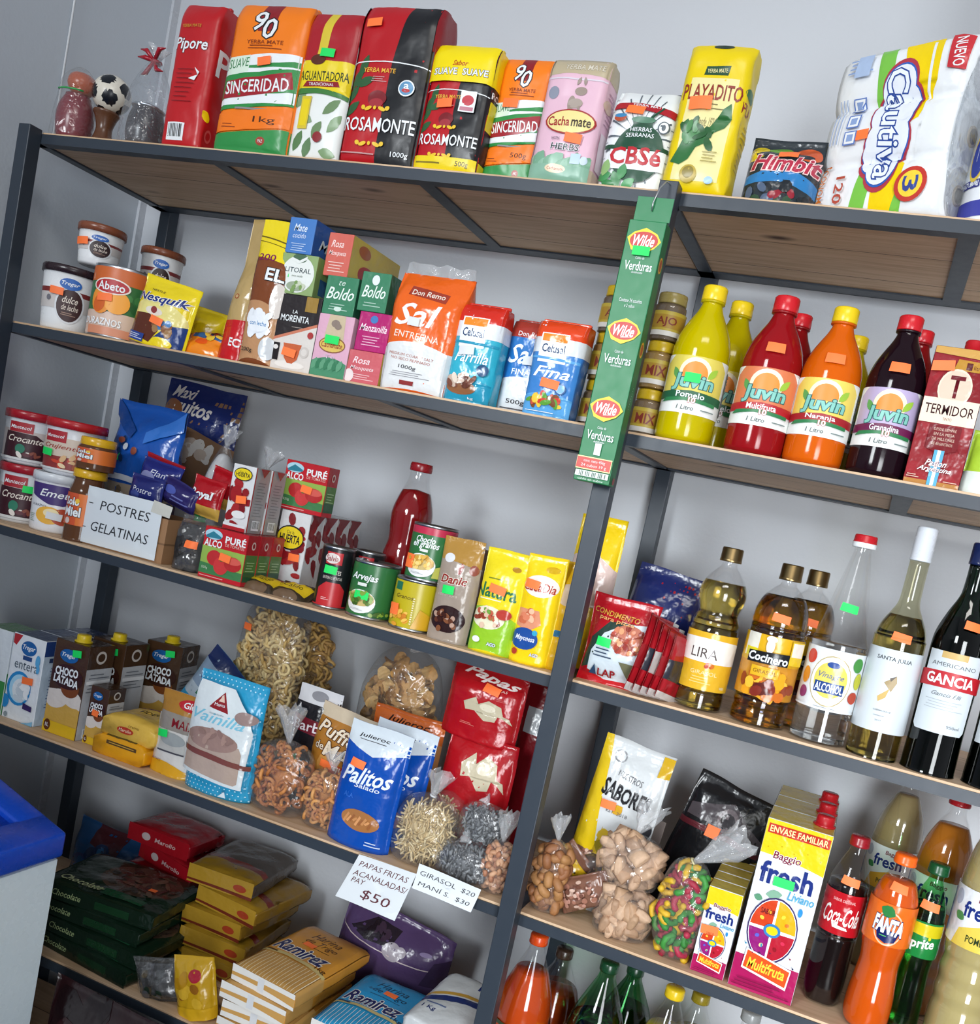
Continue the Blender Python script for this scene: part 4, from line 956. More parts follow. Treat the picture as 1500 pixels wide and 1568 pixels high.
# salt and similar packets
def packet(name, label, cat, l, r, Y, level, ty, d, col, front=(), side=(), st=(), yaw=0, roll=0, group=None, z=None, **k):
    c, w, h, Z = fit(l, r, Y, level, ty, z)
    t = root(name, label, cat, group)
    _, S = brick(w, h, d, col, front, side, parent=t, name=k.pop('part', 'wrapper'), **k)
    for s in st: sticker(t, S, *s)
    put(t, c, Y, Z, yaw, roll); return t, S, (c, w, h, Z)
GS = 'salt packets on the second shelf'
t, S, q = packet('salt_bag', 'large orange and white bag of salt with a clear top seal', 'bag', 579, 674, .012, 1, 416, .06, 'e2621e', [Bd(0, 0, .37, .34, 'dfe1e2', .02, .05), Pg([(.2, .80), (.78, .75), (.8, .83), (.22, .88)], '9a3a28'), T('Don Remo', .5, .815, .5, .045, 'e8ddd0', 0, .02, rot=-4), T('Sal', .42, .63, .66, .18, 'f0ece8', .35, .03), T('ENTREFINA', .47, .455, .68, .055, 'f0e0d0', 0, .01, rot=-3), T('MEDIUM COARSE SALT', .45, .29, .7, .022, 'b06a5a', rot=-3), T('NO SECO REFINADO', .45, .255, .62, .022, 'b06a5a', rot=-3), T('1000g', .42, .19, .28, .04, '4a4a50', 0, .01, rot=-3), lines(.15, .8, .11, .16, 3, '8a8a90', .25), R(.34, .05, .56, .085, '8c3030')],
          [Bd(0, 0, .35, .35, 'cfd2d4'), T('Sa', .5, .62, .5, .13, 'd8a890', .35, .02), lines(.3, .8, .12, .32, 6, '4a90a8', .3)], [(.4, .57, 'w', .02, .014)], group=GS, seed=21, top='seal', flare=.13, kind='film', wr=.003)
h = q[2]
mb = MB(); pts = []
V = []; F = []
for j in range(3):
    for i in range(13): V.append((-q[1] * .56 + q[1] * 1.12 * i / 12, .03 + .006 * math.sin(i * 1.3 + j), h + .02 * j / 2 - .002 + .002 * math.sin(i * 2)))
for j in range(2):
    for i in range(12): F.append((j * 13 + i, j * 13 + i + 1, j * 13 + i + 14, j * 13 + i + 13))
mb.add(V, F, clear_film('seal_film', .2, .9)).build('clear_seal', t)
cel = lambda a, b, c1, nm: [R(0, 0, 1, 1, b), Bd(0, 0, .2, .2, a, 0, .05), R(0, .66, 1, 1, 'd8dde2'), R(0, .82, 1, 1, c1), R(.15, .56, .72, .87, 'w'), R(.18, .78, .69, .86, 'e8882a'), T('Celusal', .435, .71, .46, .085, '24406a', 0, .03), Bd(.595, .58, .62, .61, a), T(nm, .5, .46, .72, .11, 'eef4f8', .3, .02)]
packet('salt_packet', 'teal salt packet with a red top and a picture of grilled meat', 'packet', 677, 744, .018, 1, 468, .045, '2a9cb8', cel('2590b0', '2fa6c0', 'c82a1c', 'Parrilla') + [E(.4, .14, .34, .07, '8a5a3a'), blobs(.4, .2, .3, .09, 22, ['5a2a1a', 'c8b0a0', '7a4a3a', 'e0d0c0'], .05, 7), E(.8, .34, .13, .06, '2a5078'), T('kg', .66, .04, .12, .03, 'w')], [R(0, .66, 1, 1, 'd8dde2'), R(0, .82, 1, 1, 'c82a1c')], [(.38, .52, 'w')], group=GS, seed=22, kind='film', topcol='c82a1c', wr=.003, flare=.05)
packet('salt_packet', 'blue and white salt packet half hidden behind the blue packet with vegetables', 'packet', 757, 826, .06, 1, 494, .045, '2470b8', [Bd(0, 0, .36, .36, 'd8dde2', .0, .04), R(0, .82, 1, 1, 'a03a30'), T('Don Remo', .5, .86, .6, .05, 'w'), T('Sal', .38, .64, .6, .2, 'eaf2fa', .35, .03), T('FINA', .42, .45, .4, .06, 'eaf2fa', 0, .01), T('500g', .42, .12, .4, .06, '3a3a40', 0, .02), lines(.1, .8, .03, .07, 1, '5a5a60')], [R(0, 0, 1, .36, 'd8dde2')], [(.6, .58, 'w')], group=GS, seed=23, kind='film', topcol='a03a30')
packet('salt_packet', 'blue salt packet with a red top and small vegetables, front right of the salt', 'packet', 797, 868, .012, 1, 494, .045, '2f6ab0', cel('5aa0d8', '3f7fc4', 'd8441c', 'Fina') + [blobs(.5, .16, .36, .07, 18, ['c83a2a', '5a9a3a', 'e8c040', 'c0503a', '7a4a2a'], .06, 9), E(.75, .3, .11, .055, '2a4a80'), E(.75, .3, .09, .045, '7ab0e0'), lines(.1, .7, .03, .05, 1, 'w')], [R(0, .66, 1, 1, 'd8dde2'), R(0, .82, 1, 1, 'd8441c')], [(.52, .34, 'o', .03)], group=GS, seed=24, kind='film', topcol='d8441c', wr=.003, flare=.06)

# spice jars behind the hanging box
def jar(t, r, h, lid, glass, contents, el, lidh=.016, arc=3.0, turn=.1):
    prof = smooth_prof([(.001, 0), (r * .93, .001), (r, .006), (r, h * .45), (r, h * .72), (r * .86, h - lidh - .004), (r * .8, h - lidh)], 3)
    mb = MB(); lathe(mb, [(a * .94, b + .001) for a, b in prof if b < h * .86] + [(.001, h * .86)], M(contents, 'food')); mb.build('contents', t)
    mb = MB(); lathe(mb, prof, pet('clear_jar')); mb.build('jar', t)
    mb = MB(); lathe(mb, [(r * .86, h - lidh), (r * .88, h - lidh + .001), (r * .88, h - .002), (r * .84, h), (.001, h)], M(lid, 'plastic')); mb.build('lid', t)
    return wrap_label(t, prof, h * .1, h * .6, arc, el, turn=turn)[1]
GJ = 'glass spice jars stacked behind the hanging green box'
def jar_stack():
    cx = [X_at(905, .05, Z1 + .03), X_at(984, .05, Z1 + .03)]
    hs = .075
    for ci, c in enumerate(cx):
        for k in range(3):
            t = root('spice_jar', '%s yellow-lidded spice jar of the stack %s of the hanging green box' % (('bottom', 'middle', 'top')[k], ('left', 'right')[ci]), 'jar', GJ)
            jar(t, .026, hs, 'c8a81e' if not (k == 2 and ci == 1) else '9a8a50', 'g', ('7a6448', '9a7a40', '6a5a48')[k], [R(0, 0, 1, 1, 'b8a23a'), R(0, .0, 1, .2, 'd8d4cc'), R(.1, .3, .9, .85, 'a8842a'), T(('MIX', 'MIX', 'AJO')[k], .45, .55, .4, .4, '7a2a1c', 0, .04)])
            put(t, c, .075, Z1 + k * (hs + .0005), 'f')
jar_stack()

# long green box hanging from the rack
def hanging():
    Y = -.062
    a, b = at(964, 335, Y), at(877, 733, Y); br = at(932, 741, Y)
    w = br.x - at(877, 734, Y).x; h = a.z - b.z; xc = (b.x + br.x) / 2; d = .028
    t = root('seasoning_dispenser_box', 'long narrow green box hanging by a wire in front of the middle post', 'hanging box')
    gr = '1f7a4a'
    logo = lambda y: [Pg([(.04, y + .008), (.2, y + .03), (.5, y + .048), (.82, y + .028), (.96, y), (.8, y - .028), (.5, y - .05), (.2, y - .036)], 'f0d020'), E(.5, y, .38, .034, 'c03028'), T('Wilde', .5, y, .56, .04, 'w', .3, .04), Pg([(.45, y - .026), (.75, y - .02), (.45, y - .022)], 'w')]
    ver = lambda y: [T('Verduras', .5, y, .74, .034, 'w', 0, .015), T('Caldo de', .5, y + .03, .24, .01, 'w'), T('deshidratadas', .5, y - .024, .3, .008, 'w')]
    fr = [logo(.925), ver(.83), T('Contiene 24 estuches', .5, .70, .62, .014, 'w'), T('x 2 cubos', .5, .68, .28, .012, 'w'), logo(.585), ver(.475), logo(.285), ver(.18), R(.42, .105, .6, .15, 'w'), R(.45, .11, .57, .145, 'd8e8e0'), R(.0, .045, .98, .095, 'f0d8a0'), R(.02, .049, .96, .091, 'c84840'), T('cont. neto 456g', .5, .078, .6, .014, 'f4e0e0'), T('24 cubos 19 g', .5, .06, .7, .014, 'f4e0e0'), R(.04, .018, .96, .04, 'dfe8e4'), [R(.1 + .045 * i, .02, .12 + .045 * i, .038, '3a5a48') for i in range(18) if i % 4], T('caldo en cubos', .5, .008, .7, .008, 'd0e4d8')]
    sd = [E(.5, .85, .3, .03, 'e0b030'), E(.5, .85, .22, .022, 'a04a2a'), E(.5, .53, .3, .03, 'e0b030'), E(.5, .53, .22, .022, 'a04a2a'), [R(.35, .3 + .01 * i, .42, .303 + .01 * i, 'a8d0b8') for i in range(9)], E(.5, .02, .2, .014, '8c3a3a')]
    mb = MB()
    o, S = carton(w, h, d, gr, fr, sd, sidecol='1c6a42', parent=t, name='box')
    mb = MB(); mb.box(-w * .42, w * .55, .002, .003, h, h + .034, M(gr, 'card'), .0004); mb.build('hang_tab', t)
    xx, zz = .002, h + .018
    mb = MB(); mb.tube([(xx, .0, zz - .004), (xx - .0, -.003, zz + .006), (xx + .003, .004, zz + .03), (xx + .006, .02, zz + .046), (xx + .012, .05, zz + .048), (xx + .014, .062, zz + .03)], .0011, M('d0d4d8', 'metal'), 6); mb.build('wire_hook', t)
    sticker(t, S, .5, .885, 'g', .026, .013, 0)
    put(t, xc, Y, b.z)
hanging()

# juice bottles
GB = 'litre juice bottles on the second shelf'
JP = [(.001, 0), (.030, 0), (.037, .004), (.0395, .014), (.0395, .055), (.0395, .1), (.0395, .142), (.0385, .158), (.034, .178), (.026, .198), (.0185, .214), (.0145, .226), (.0135, .234)]
def juice_bottle(col, cap, flavour, band, tint, st, label, c, Y, sc=1.0, k=1.0, show=True):
    t = root('juice_bottle', label, 'bottle', GB)
    prof = smooth_prof([(r * sc, z * sc * k) for r, z in JP], 4)
    mb = MB(); lathe(mb, prof + [(.001, prof[-1][1])], M(col, 'juice')); mb.build('bottle', t)
    zc = prof[-1][1]; rc = .0165 * sc
    mb = MB(); lathe(mb, [(rc * .85, zc - .004), (rc * 1.02, zc - .003), (rc * 1.02, zc - .0005)], M(col, 'plastic')); lathe(mb, [(rc, zc), (rc * 1.02, zc + .001), (rc, zc + .018 * sc), (rc * .9, zc + .020 * sc), (.001, zc + .020 * sc)], M(cap, 'plastic')); mb.build('cap', t)
    S = cyl_surf(prof, .155 * sc * k, .2 * sc * k, 1.6, turn=.1)
    z0, z1 = .044 * sc * k, .136 * sc * k
    _, SL = wrap_label(t, prof, z0, z1, 4.4, [R(0, 0, 1, 1, 'e9ebe8'), Pg([(.22, .3), (.78, .3), (.78, .85), (.7, 1), (.3, 1), (.22, .85)], tint), E(.5, .72, .13, .26, 'f0e6c8'), R(.32, .4, .68, .62, tint), E(.5, .7, .1, .21, 'e88a2a'), R(.38, .45, .62, .62, tint), leaf(.35, .68, .24, .12, 120, '5a9a50'), leaf(.64, .74, .26, .12, 50, '9ac040'),
         T('Juvin', .5, .53, .32, .28, '7fc0b4', .1, .07, '1c5a5a'), Pg([(.2, .2), (.5, .26), (.8, .22), (.8, .36), (.5, .4), (.2, .34)], band), T(flavour, .5, .325, .22, .1, 'w', 0, .03), Pg([(.26, .16), (.46, .22), (.72, .18), (.72, .24), (.5, .28), (.3, .24)], '2d7a4a'), T('10', .52, .235, .05, .09, 'w', 0, .06, 'b81a2a'), T('1 Litro', .48, .1, .13, .08, '4a5a5a', .15, .01), lines(.6, .72, .07, .12, 1, '7a8a8a', .4), R(.88, .1, .96, .9, 'cfd2d0'), lines(.885, .955, .15, .85, 12, '8a9090', .3)], turn=-.02)
    if st: sticker(t, S, .45, .3, 'o', .026) if st == 'o' else sticker(t, SL, .49, .62, 'g', .022)
    put(t, c, Y, LEVEL[1], 'f'); return t
def jb(l, r, Y, top, **k):
    c, w, h, Z = fit(l, r, Y, 1, top)
    sc = w * .96 / .074; kk = (h - .02 * sc) / (.234 * sc)
    return juice_bottle(c=c, Y=Y + .035, sc=sc, k=kk, **k)
yl, rd_, og, bk_ = 'b8a800', '8c0f16', 'cc5a08', '1a0a12'
jb(994, 1078, .015, 430, col=yl, cap='e8c81c', flavour='Pomelo', band='1f5a3a', tint='d8c85a', st='g', label='yellow grapefruit juice bottle with a yellow cap, leftmost of the front bottles')
jb(1101, 1190, .013, 446, col=rd_, cap='c81e28', flavour='Multifruta', band='b01c28', tint='d87a50', st='o', label='red fruit juice bottle with a red cap in the front row')
jb(1192, 1282, .013, 463, col=og, cap='e8c81c', flavour='Naranja', band='a01c24', tint='e8d060', st='o', label='orange juice bottle with a yellow cap in the front row')
jb(1291, 1380, .013, 476, col=bk_, cap='c81e28', flavour='Granadina', band='6a1a4a', tint='b8a8cc', st='o', label='nearly black grenadine bottle with a red cap in the front row')
for l, r, top, col, cap, fl, bd, tn, lb in ((1040, 1118, 455, yl, 'e8c81c', 'Pomelo', '1f5a3a', 'd8c85a', 'yellow juice bottle directly behind the leftmost yellow bottle'), (1133, 1208, 474, rd_, 'c81e28', 'Multifruta', 'b01c28', 'd87a50', 'red juice bottle hidden behind the front red bottle'),
                                            (1222, 1300, 508, yl, 'e8c81c', 'Pomelo', '1f5a3a', 'd8c85a', 'yellow juice bottle behind the orange juice bottle'), (1318, 1394, 499, rd_, 'c81e28', 'Multifruta', 'b01c28', 'd87a50', 'red-capped juice bottle hidden behind the nearly black bottle')):
    jb(l, r, .115, top, col=col, cap=cap, flavour=fl, band=bd, tint=tn, st=None, label=lb)
# wine carton
c, w, h, Z = fit(1381, 1466, .015, 1, 534)
t = root('wine_carton', 'dark red wine carton with a cream name band and a red screw cap', 'carton')
_, S = carton(w, h, .07, '8c1c24', [blobs(.5, .5, .45, .45, 10, ['961f28', '821820'], .2, 3), R(0, 0, 1, .035, 'b07a3a'), Bd(.95, .93, 1, 1, 'c89a50'), Pg([(.4, .84), (1, .84), (1, .91), (.45, .92)], 'b8862e'), T('1', .66, .875, .08, .05, '5a1a1a', 0, .03), T('litro', .82, .87, .16, .03, '5a1a1a'), E(.5, .71, .3, .14, 'e3d3c0'), E(.5, .71, .27, .125, 'd9c4b0'), T('T', .52, .72, .24, .15, '6a1420', 0, .05), R(-.0, .45, 1.0, .63, 'e6d8c4'), R(.0, .46, 1.0, .62, 'ead9c6'), T('TERMIDOR', .5, .55, .86, .07, '3a1418', 0, .02), T('TINTO', .5, .485, .16, .02, '7a4a3a'), R(.24, .27, .8, .44, '74141c'), Pg([(.24, .27), (.52, .23), (.8, .27)], '74141c'), [T(s, .52, .41 - .035 * i, .4 - .03 * (i % 2), .02, 'd8b8a8') for i, s in enumerate(('DESDE SIEMPRE', 'EN LA MESA', 'DE MILLONES', 'DE ARGENTINOS'))], R(.42, .0, .6, .26, '5aa8c8'), R(.48, .0, .54, .26, 'w'), T('Pasion', .5, .165, .38, .045, 'w', .4, .02, '8c1c24'), T('Argentina', .5, .115, .6, .045, 'w', .4, .02, '8c1c24'), lines(.04, .26, .04, .07, 2, 'd8b8a8'), lines(.7, .94, .035, .05, 1, 'd8b8a8')],
              [R(0, 0, 1, 1, '2a2226'), R(.1, .1, .9, .5, '3a3236')], topcol='a07a40', kind='film', parent=t, name='carton')
mb = MB(); lathe(mb, [(.015, 0), (.016, .001), (.016, .003), (.0125, .004), (.0125, .015), (.011, .017), (.001, .017)], M('b81c26', 'plastic'), cx=.012, cy=.025, z0=h); mb.build('cap', t)
sticker(t, S, .2, .86, 'o', .03); put(t, c, .015, Z)
c = X_at(1512, .02, Z)
t = root('powder_bag', 'pale green bag cut by the right edge beside the wine carton', 'bag')
pouch(.07, .09, .04, 'a8c83a', [R(0, 0, 1, .35, 'dfe6e0')], seed=31, parent=t, name='wrapper', stand=True); put(t, c - .003, .02, Z)

# ================================================================ third shelf, left
L2 = 2
Z2 = LEVEL[2]
G2 = 'tubs at the left end of the third shelf'
choc = lambda c: [R(0, 0, 1, .78, 'c8bcb8'), Pg([(.1, .0), (.75, .0), (.8, .5), (.6, .7), (.15, .72)], c), R(.2, .72, .55, .98, 'a81e2c'), T('Mantecol', .37, .85, .3, .09, 'w', .2, .02), T('Crocante', .45, .55, .5, .16, 'e8dcd0', .3, .02), E(.75, .55, .05, .08, 'e0d8d0'), E(.4, .3, .07, .12, '2a7a60'), blobs(.55, .2, .25, .1, 9, ['e8e0d8', '5a1a2a', '8c4a3a'], .05, 5), R(0, 0, 1, .06, 'd8d8d8')]
def cyl_tub(l, r, Y, ty, lid, body, el, label, z=None, level=None, st=(), arc=2.8, group=G2, r1=1.06, name='spread_tub', lidh=.014, kind='plastic', turn=.1):
    c, w, h, Z = fit(l, r, Y, level, ty, z)
    t = root(name, label, 'tub', group)
    S, _ = tub(t, w / 2, w / 2 * r1, h, lid, body, lidh, el, arc, turn, z0=.008, kind=kind)
    for s in st: sticker(t, S, *s)
    put(t, c, Y + w / 2, Z, 'f'); return t, h, c, Z
t, h, c, Z = cyl_tub(-24, 27, .035, 708, 'a81e2c', 'dfe2e6', choc('3a1420'), 'red-lidded tub with dark label at the left edge, bottom of its pair', level=2, st=[(.6, .72, 'g')])
cyl_tub(-14, 38, .035, 626, 'a81e2c', 'dfe2e6', choc('3a1420'), 'red-lidded tub with dark label at the left edge, top of its pair', z=Z2 + h + .0005)
t, h, c, Z = cyl_tub(27, 80, .026, 722, 'd8dde2', 'e6e8ec', [Pg([(.05, 1), (.95, 1), (.9, .72), (.6, .55), (.4, .55), (.1, .72)], '3f2a70'), T('Emeth', .5, .8, .5, .16, 'w', .3, .02), T('DURAZNO', .25, .5, .24, .05, '505a6a'), E(.42, .3, .2, .2, 'e8b040'), E(.62, .3, .17, .19, 'b84a30'), E(.45, .36, .11, .1, 'f0e0b0'), lines(.1, .2, .1, .3, 5, '8aa090', .4)], 'white tub with a purple label and a peach picture', level=2, st=[(.5, .3, 'w')])
cyl_tub(46, 106, .026, 640, 'b02028', 'dfe2e6', [R(0, 0, 1, .82, 'cfc0b0'), Bd(0, 0, .3, .2, '8c3030', .05, .1), R(.1, .7, .42, .98, 'a81e2c'), T('Mantecol', .26, .84, .26, .08, 'w', .2, .02), T('Crujiente', .35, .58, .5, .14, 'a03a2a', .3, .02), E(.7, .6, .05, .08, 'e0d8d0'), blobs(.5, .25, .3, .15, 14, ['e8d0a8', 'a85a3a', 'c8402a', 'd8b080'], .06, 15), R(0, 0, 1, .05, 'd8d8d8')], 'white and cream tub with a red lid standing on the purple-labelled tub', z=Z2 + h + .0005, st=[(.18, .42, 'g')], arc=2.9)
def honey(l, r, Y, ty, level, z, label):
    c, w, h, Z = fit(l, r, Y, level, ty, z)
    t = root('honey_jar', label, 'jar', 'honey jars on the third shelf')
    r_ = w / 2; prof = smooth_prof([(.001, 0), (r_ * .94, .0005), (r_, .006), (r_, h * .5), (r_, h * .68), (r_ * .86, h * .8), (r_ * .8, h - .016)], 3)
    mb = MB(); lathe(mb, prof + [(.001, h - .016)], M('5a3a26', 'juice')); mb.build('jar', t)
    mb = MB(); lathe(mb, [(r_ * .9, h - .0165), (r_ * .93, h - .015), (r_ * .93, h - .002), (r_ * .88, h), (.001, h)], M('d8a81c', 'plastic')); mb.build('lid', t)
    wrap_label(t, prof, h * .22, h * .66, 3.4, [R(0, 0, 1, 1, 'd8702a'), R(0, 0, .45, 1, 'c8502a'), T('Solo', .34, .74, .26, .24, 'w', 0, .06, 'k'), E(.44, .76, .035, .08, 'e8c040'), T('Miel', .36, .42, .3, .28, 'w', 0, .06, 'k'), E(.3, .12, .05, .1, 'd8c8c0')], turn=-.1)
    put(t, c, Y + r_, Z, 'f'); return h
h = honey(82, 122, .012, 717, 2, None, 'honey jar with an orange label beside the paper sign, bottom of its pair')
honey(102, 145, .012, 668, None, Z2 + h + .0005, 'honey jar with an orange label, top of its pair')

# cardboard tray with sachets and the handwritten paper
cb = '9a7452'
def tray():
    c0, w, h, Z = fit(113, 246, .025, 2, 742)
    h = .085
    t = root('cardboard_tray', 'open cardboard tray with a handwritten white paper stuck on its front', 'box')
    d = .11; mb = MB(); k = M(cb, 'paper'); th = .003; x0, x1 = -w / 2, w / 2
    mb.box(x0, x1, 0, th, 0, h, k).box(x0, x1, d - th, d, 0, h, k).box(x0, x0 + th, th, d - th, 0, h, k).box(x1 - th, x1, th, d - th, 0, h, k).box(x0 + th, x1 - th, th, d - th, 0, th, k)
    for a, b in ((.42, .46),): mb.box(x0 - .0003, x1 + .0004, -.0003, d + .0003, h * a, h * b, M('7a5a3e', 'paper'))
    mb.build('tray', t)
    # paper
    tl, tr, br, bl = [at(*p, .022) - Vector((c0, .022, Z)) for p in ((137, 743), (252, 772), (236, 859), (121, 828))]
    mb = MB()
    def fn(u, v, n):
        a = u / .1 + .5; b = v / .1
        p = (bl * (1 - a) + br * a) * (1 - b) + (tl * (1 - a) + tr * a) * b
        return Vector((p.x, -.003 - n - .003 * math.sin(a * 2.4) * b, p.z))
    S = dict(fn=fn, w=.1, h=.1, gu=[-.05 + .01 * i for i in range(11)], gv=[.01 * i for i in range(11)])
    pen = '20242c'
    decal(mb, S, [R(0, 0, 1, 1, 'd5dde3'), T('POSTRES', .53, .71, .66, .17, pen, .1, .0), R(.04, .705, .1, .72, pen), T('GELATINAS', .50, .32, .76, .17, pen, .1, .0), R(.0, .27, .055, .285, pen)], 'paper')
    o = mb.build('paper_sign', t); o['label'] = 'white paper with POSTRES GELATINAS in black pen'
    mb = MB(); decal(mb, S, [Pg([(.86, .82), (1.1, .78), (1.12, .98), (.88, 1.03)], 'c8c8c0')], 'film', base=.001); mb.build('tape', t)
    put(t, c0, .025, Z); return c0, w, Z, h
tc0, tw, tZ, th_ = tray()
def sachet(px, py, Y, w, h, d, col, el, label, name='sachet', yaw=0, roll=0, pitch=0, group='sachets in the cardboard tray', st=(), seed=0, cat='sachet', **k):
    p = at(px, py, Y); t = root(name, label, cat, group)
    _, S = pouch(w, h, d, col, el, parent=t, name='wrapper', seed=seed, **k)
    for s in st: sticker(t, S, *s)
    t.location = p; t.rotation_euler = (math.radians(pitch), math.radians(roll), math.radians(yaw)); return t
gel = lambda: [E(.5, .72, .35, .12, 'b03038'), E(.5, .72, .3, .09, 'e0a0a0'), lines(.2, .8, .3, .5, 3, '6a7078', .3), T('Gelatina', .5, .55, .7, .07, '3a3f48')]
t = root('gelatin_box', 'small white gelatin box with a red oval, standing in the tray beside the honey jars', 'box', 'gelatin boxes on the third shelf')
_, S = carton(.036, .062, .07, 'e2e6ea', gel(), [T('Gelatina', .5, .5, .8, .2, '2a2f38', .3, .02)], parent=t, name='carton'); p = at(154, 742, .05); put(t, p.x, .05, tZ + .0035 + .03)
t = root('gelatin_box', 'grey and white gelatin box at the back, right of the clear white bag', 'box', 'gelatin boxes on the third shelf')
_, S = carton(.085, .06, .05, 'b8bcc0', [T('Gelatina', .5, .62, .6, .2, '2a2f38', .3, .02), E(.5, .2, .3, .2, '8c3a3a'), E(.5, .2, .2, .12, 'c8a8a0')], parent=t, name='carton'); p = at(362, 745, .27); put(t, p.x, .27, Z2 + .1)
t2 = t
t = root('storage_carton', 'plain brown carton at the back that the grey gelatin box stands on', 'box')
carton(.15, .0995, .08, '7d6450', parent=t, name='carton'); put(t, at(372, 780, .26).x, .25, Z2)
nav = '20286a'
sachet(212, 772, .045, .085, .055, .03, nav, [T('Postre', .5, .5, .6, .2, 'c8ccdc', .2), E(.3, .3, .15, .15, '3a4a90')], 'dark blue sachet at the front of the tray behind the paper', seed=1, roll=4)
sachet(262, 776, .06, .09, .05, .03, '2a2560', [E(.3, .6, .2, .15, '4a58a8'), lines(.4, .9, .2, .5, 2, '6a70b0')], 'dark violet blue sachet at the right side of the tray', seed=2, roll=12)
sachet(232, 752, .085, .1, .06, .03, '232c78', [T('Flan', .55, .6, .4, .2, 'd0d4e4', .2), E(.3, .4, .2, .2, '8a90c0')], 'blue sachet with pale print standing in the middle row of the tray', seed=3, roll=6)
sachet(236, 742, .12, .1, .055, .03, '8c1620', [R(0, .6, 1, 1, 'a01a26')], 'dark red sachet at the back of the tray', seed=4, roll=8)
sachet(302, 790, .075, .075, .075, .03, 'a8121e', [R(0, 0, 1, .3, 'c8a04a'), T('Royal', .45, .55, .7, .24, 'w', .1, .06, '6a0a12')], 'bright red sachet with white lettering and a gold foot', seed=6, roll=6, st=[])
sachet(330, 778, .11, .075, .075, .03, 'a8121e', [R(0, 0, 1, .3, 'c8a04a')], 'red sachet just behind the one with white lettering', seed=7, roll=6)
# blue bag, big bun bag and white flaps at the back
c, w, h, Z = fit(125, 236, .14, 2, 612)
t = root('pasta_bag', 'bright blue bag with a clear window behind the cardboard tray', 'bag')
_, S = pouch(w * 1.02, h * .98, .07, '1c56b0', [R(0, 0, 1, .42, 'a89a88'), blobs(.5, .2, .42, .17, 30, ['d8d4cc', '9a7a58', 'e6e2dc', '7a6a58'], .05, 4), Bd(.42, .36, .46, .4, 'c8d0dc', .05, .05), Pg([(0, 1), (.45, .8), (.42, .74), (0, .88)], '14428c'), Pg([(1, 1), (.6, .8), (.62, .72), (1, .86)], '3a78d0'), blobs(.3, .62, .28, .1, 12, ['12305a', '8c4a3a', 'c8d0dc'], .04, 8)], seed=8, parent=t, name='wrapper', stand=True, wr=.006, wob=.01)
sticker(t, S, .28, .6, 'g', .026); put(t, c, .14, Z, -6)
c, w, h, Z = fit(196, 290, .28, 2, 578)
t = root('bread_bag', 'brown and dark blue bag with white script at the back of the third shelf', 'bag')
_, S = pouch(w * 1.2, h * .98, .055, '8a6a50', [R(0, .78, 1, 1, '1a2a66'), Bd(.74, .66, .8, .8, '1a2a66', .03, 0), T('Maxi', .25, .93, .3, .07, 'd8d4d0', .35, .04), T('quitos', .42, .83, .5, .11, 'e0dcd8', .2, .05), E(.15, .8, .15, .08, '8c5a3a'), blobs(.5, .6, .3, .06, 10, ['c8b8a8', 'e0dcd4'], .06, 3)], seed=10, parent=t, name='wrapper', stand=True, wr=.006, kind='film')
put(t, c + .01, .29, Z, 0, 3)
t = root('display_carton', 'open white carton flap standing between the blue bag and the clear white bag', 'box', 'open white display cartons')
mb = MB(); mb.box(-.018, .018, 0, .0015, 0, .145, M('d8dde2', 'card'), .0006).box(.0165, .018, 0, .07, 0, .10, M('b8bcc2', 'card')); mb.box(-.018, .018, .069, .0705, 0, .08, M('b8bcc2', 'card')); mb.build('flap', t)
p = at(238, 730, .19); put(t, p.x, .222, Z2, 0, 0)
d2 = dup(t, 'open white carton flap standing right of the grey gelatin box, above the tomato cartons', None, (at(400, 760, .2).x, .172, Z2))
def powder(px, Y, wpx, ty, label, seed, st):
    c, w, h, Z = fit(px - wpx / 2, px + wpx / 2, Y, 2, ty)
    t = root('clear_powder_bag', label, 'bag', 'clear bags of white powder on the third shelf')
    mb = MB(); lathe(mb, smooth_prof([(.001, .002), (w * .44, .003), (w * .47, h * .3), (w * .42, h * .65), (w * .2, h * .86), (.001, h * .9)]), M('d8dade', 'matte'), n=20)
    mb.build('powder', t)
    mb = MB(); prof = smooth_prof([(.001, 0), (w * .46, .0005), (w * .5, h * .3), (w * .45, h * .65), (w * .22, h * .88), (.004, h * .97)])
    lathe(mb, prof, clear_film(), n=20); mb.build('wrapper', t)
    frill(t, 0, 0, h * .95, (.3, 0, 1), h * .2, w * .3, seed)
    S = cyl_surf(prof, .01, h * .8, 1.6, .002, n=20)
    sticker(t, S, .5, .4, 'g', .026); put(t, c, Y + w / 2, Z)
powder(296, .17, 44, 672, 'clear bag of white powder with a green sticker behind the red sachets', 2, 0)
powder(360, .15, 50, 706, 'clear bag of white powder left of the tall tomato carton', 7, 0)
c, w, h, Z = fit(252, 298, .02, 2, 800)
t = root('clear_lentil_bag', 'small clear bag of dark seeds with an orange sticker left of the tomato puree', 'bag')
pouch(w * .9, h * .95, .045, '1c1a1c', [blobs(.5, .4, .4, .3, 30, ['2a2624', '141214', '3a322c'], .04, 3, .6)], seed=41, parent=t, name='contents', kind='food', wr=.006, stand=True)
_, S = pouch(w, h * 1.15, .052, 'k', [], seed=12, parent=t, name='wrapper', clear=clear_film(), stand=True, wr=.008)
sticker(t, S, .72, .5, 'o', .024); put(t, c, .02, Z)

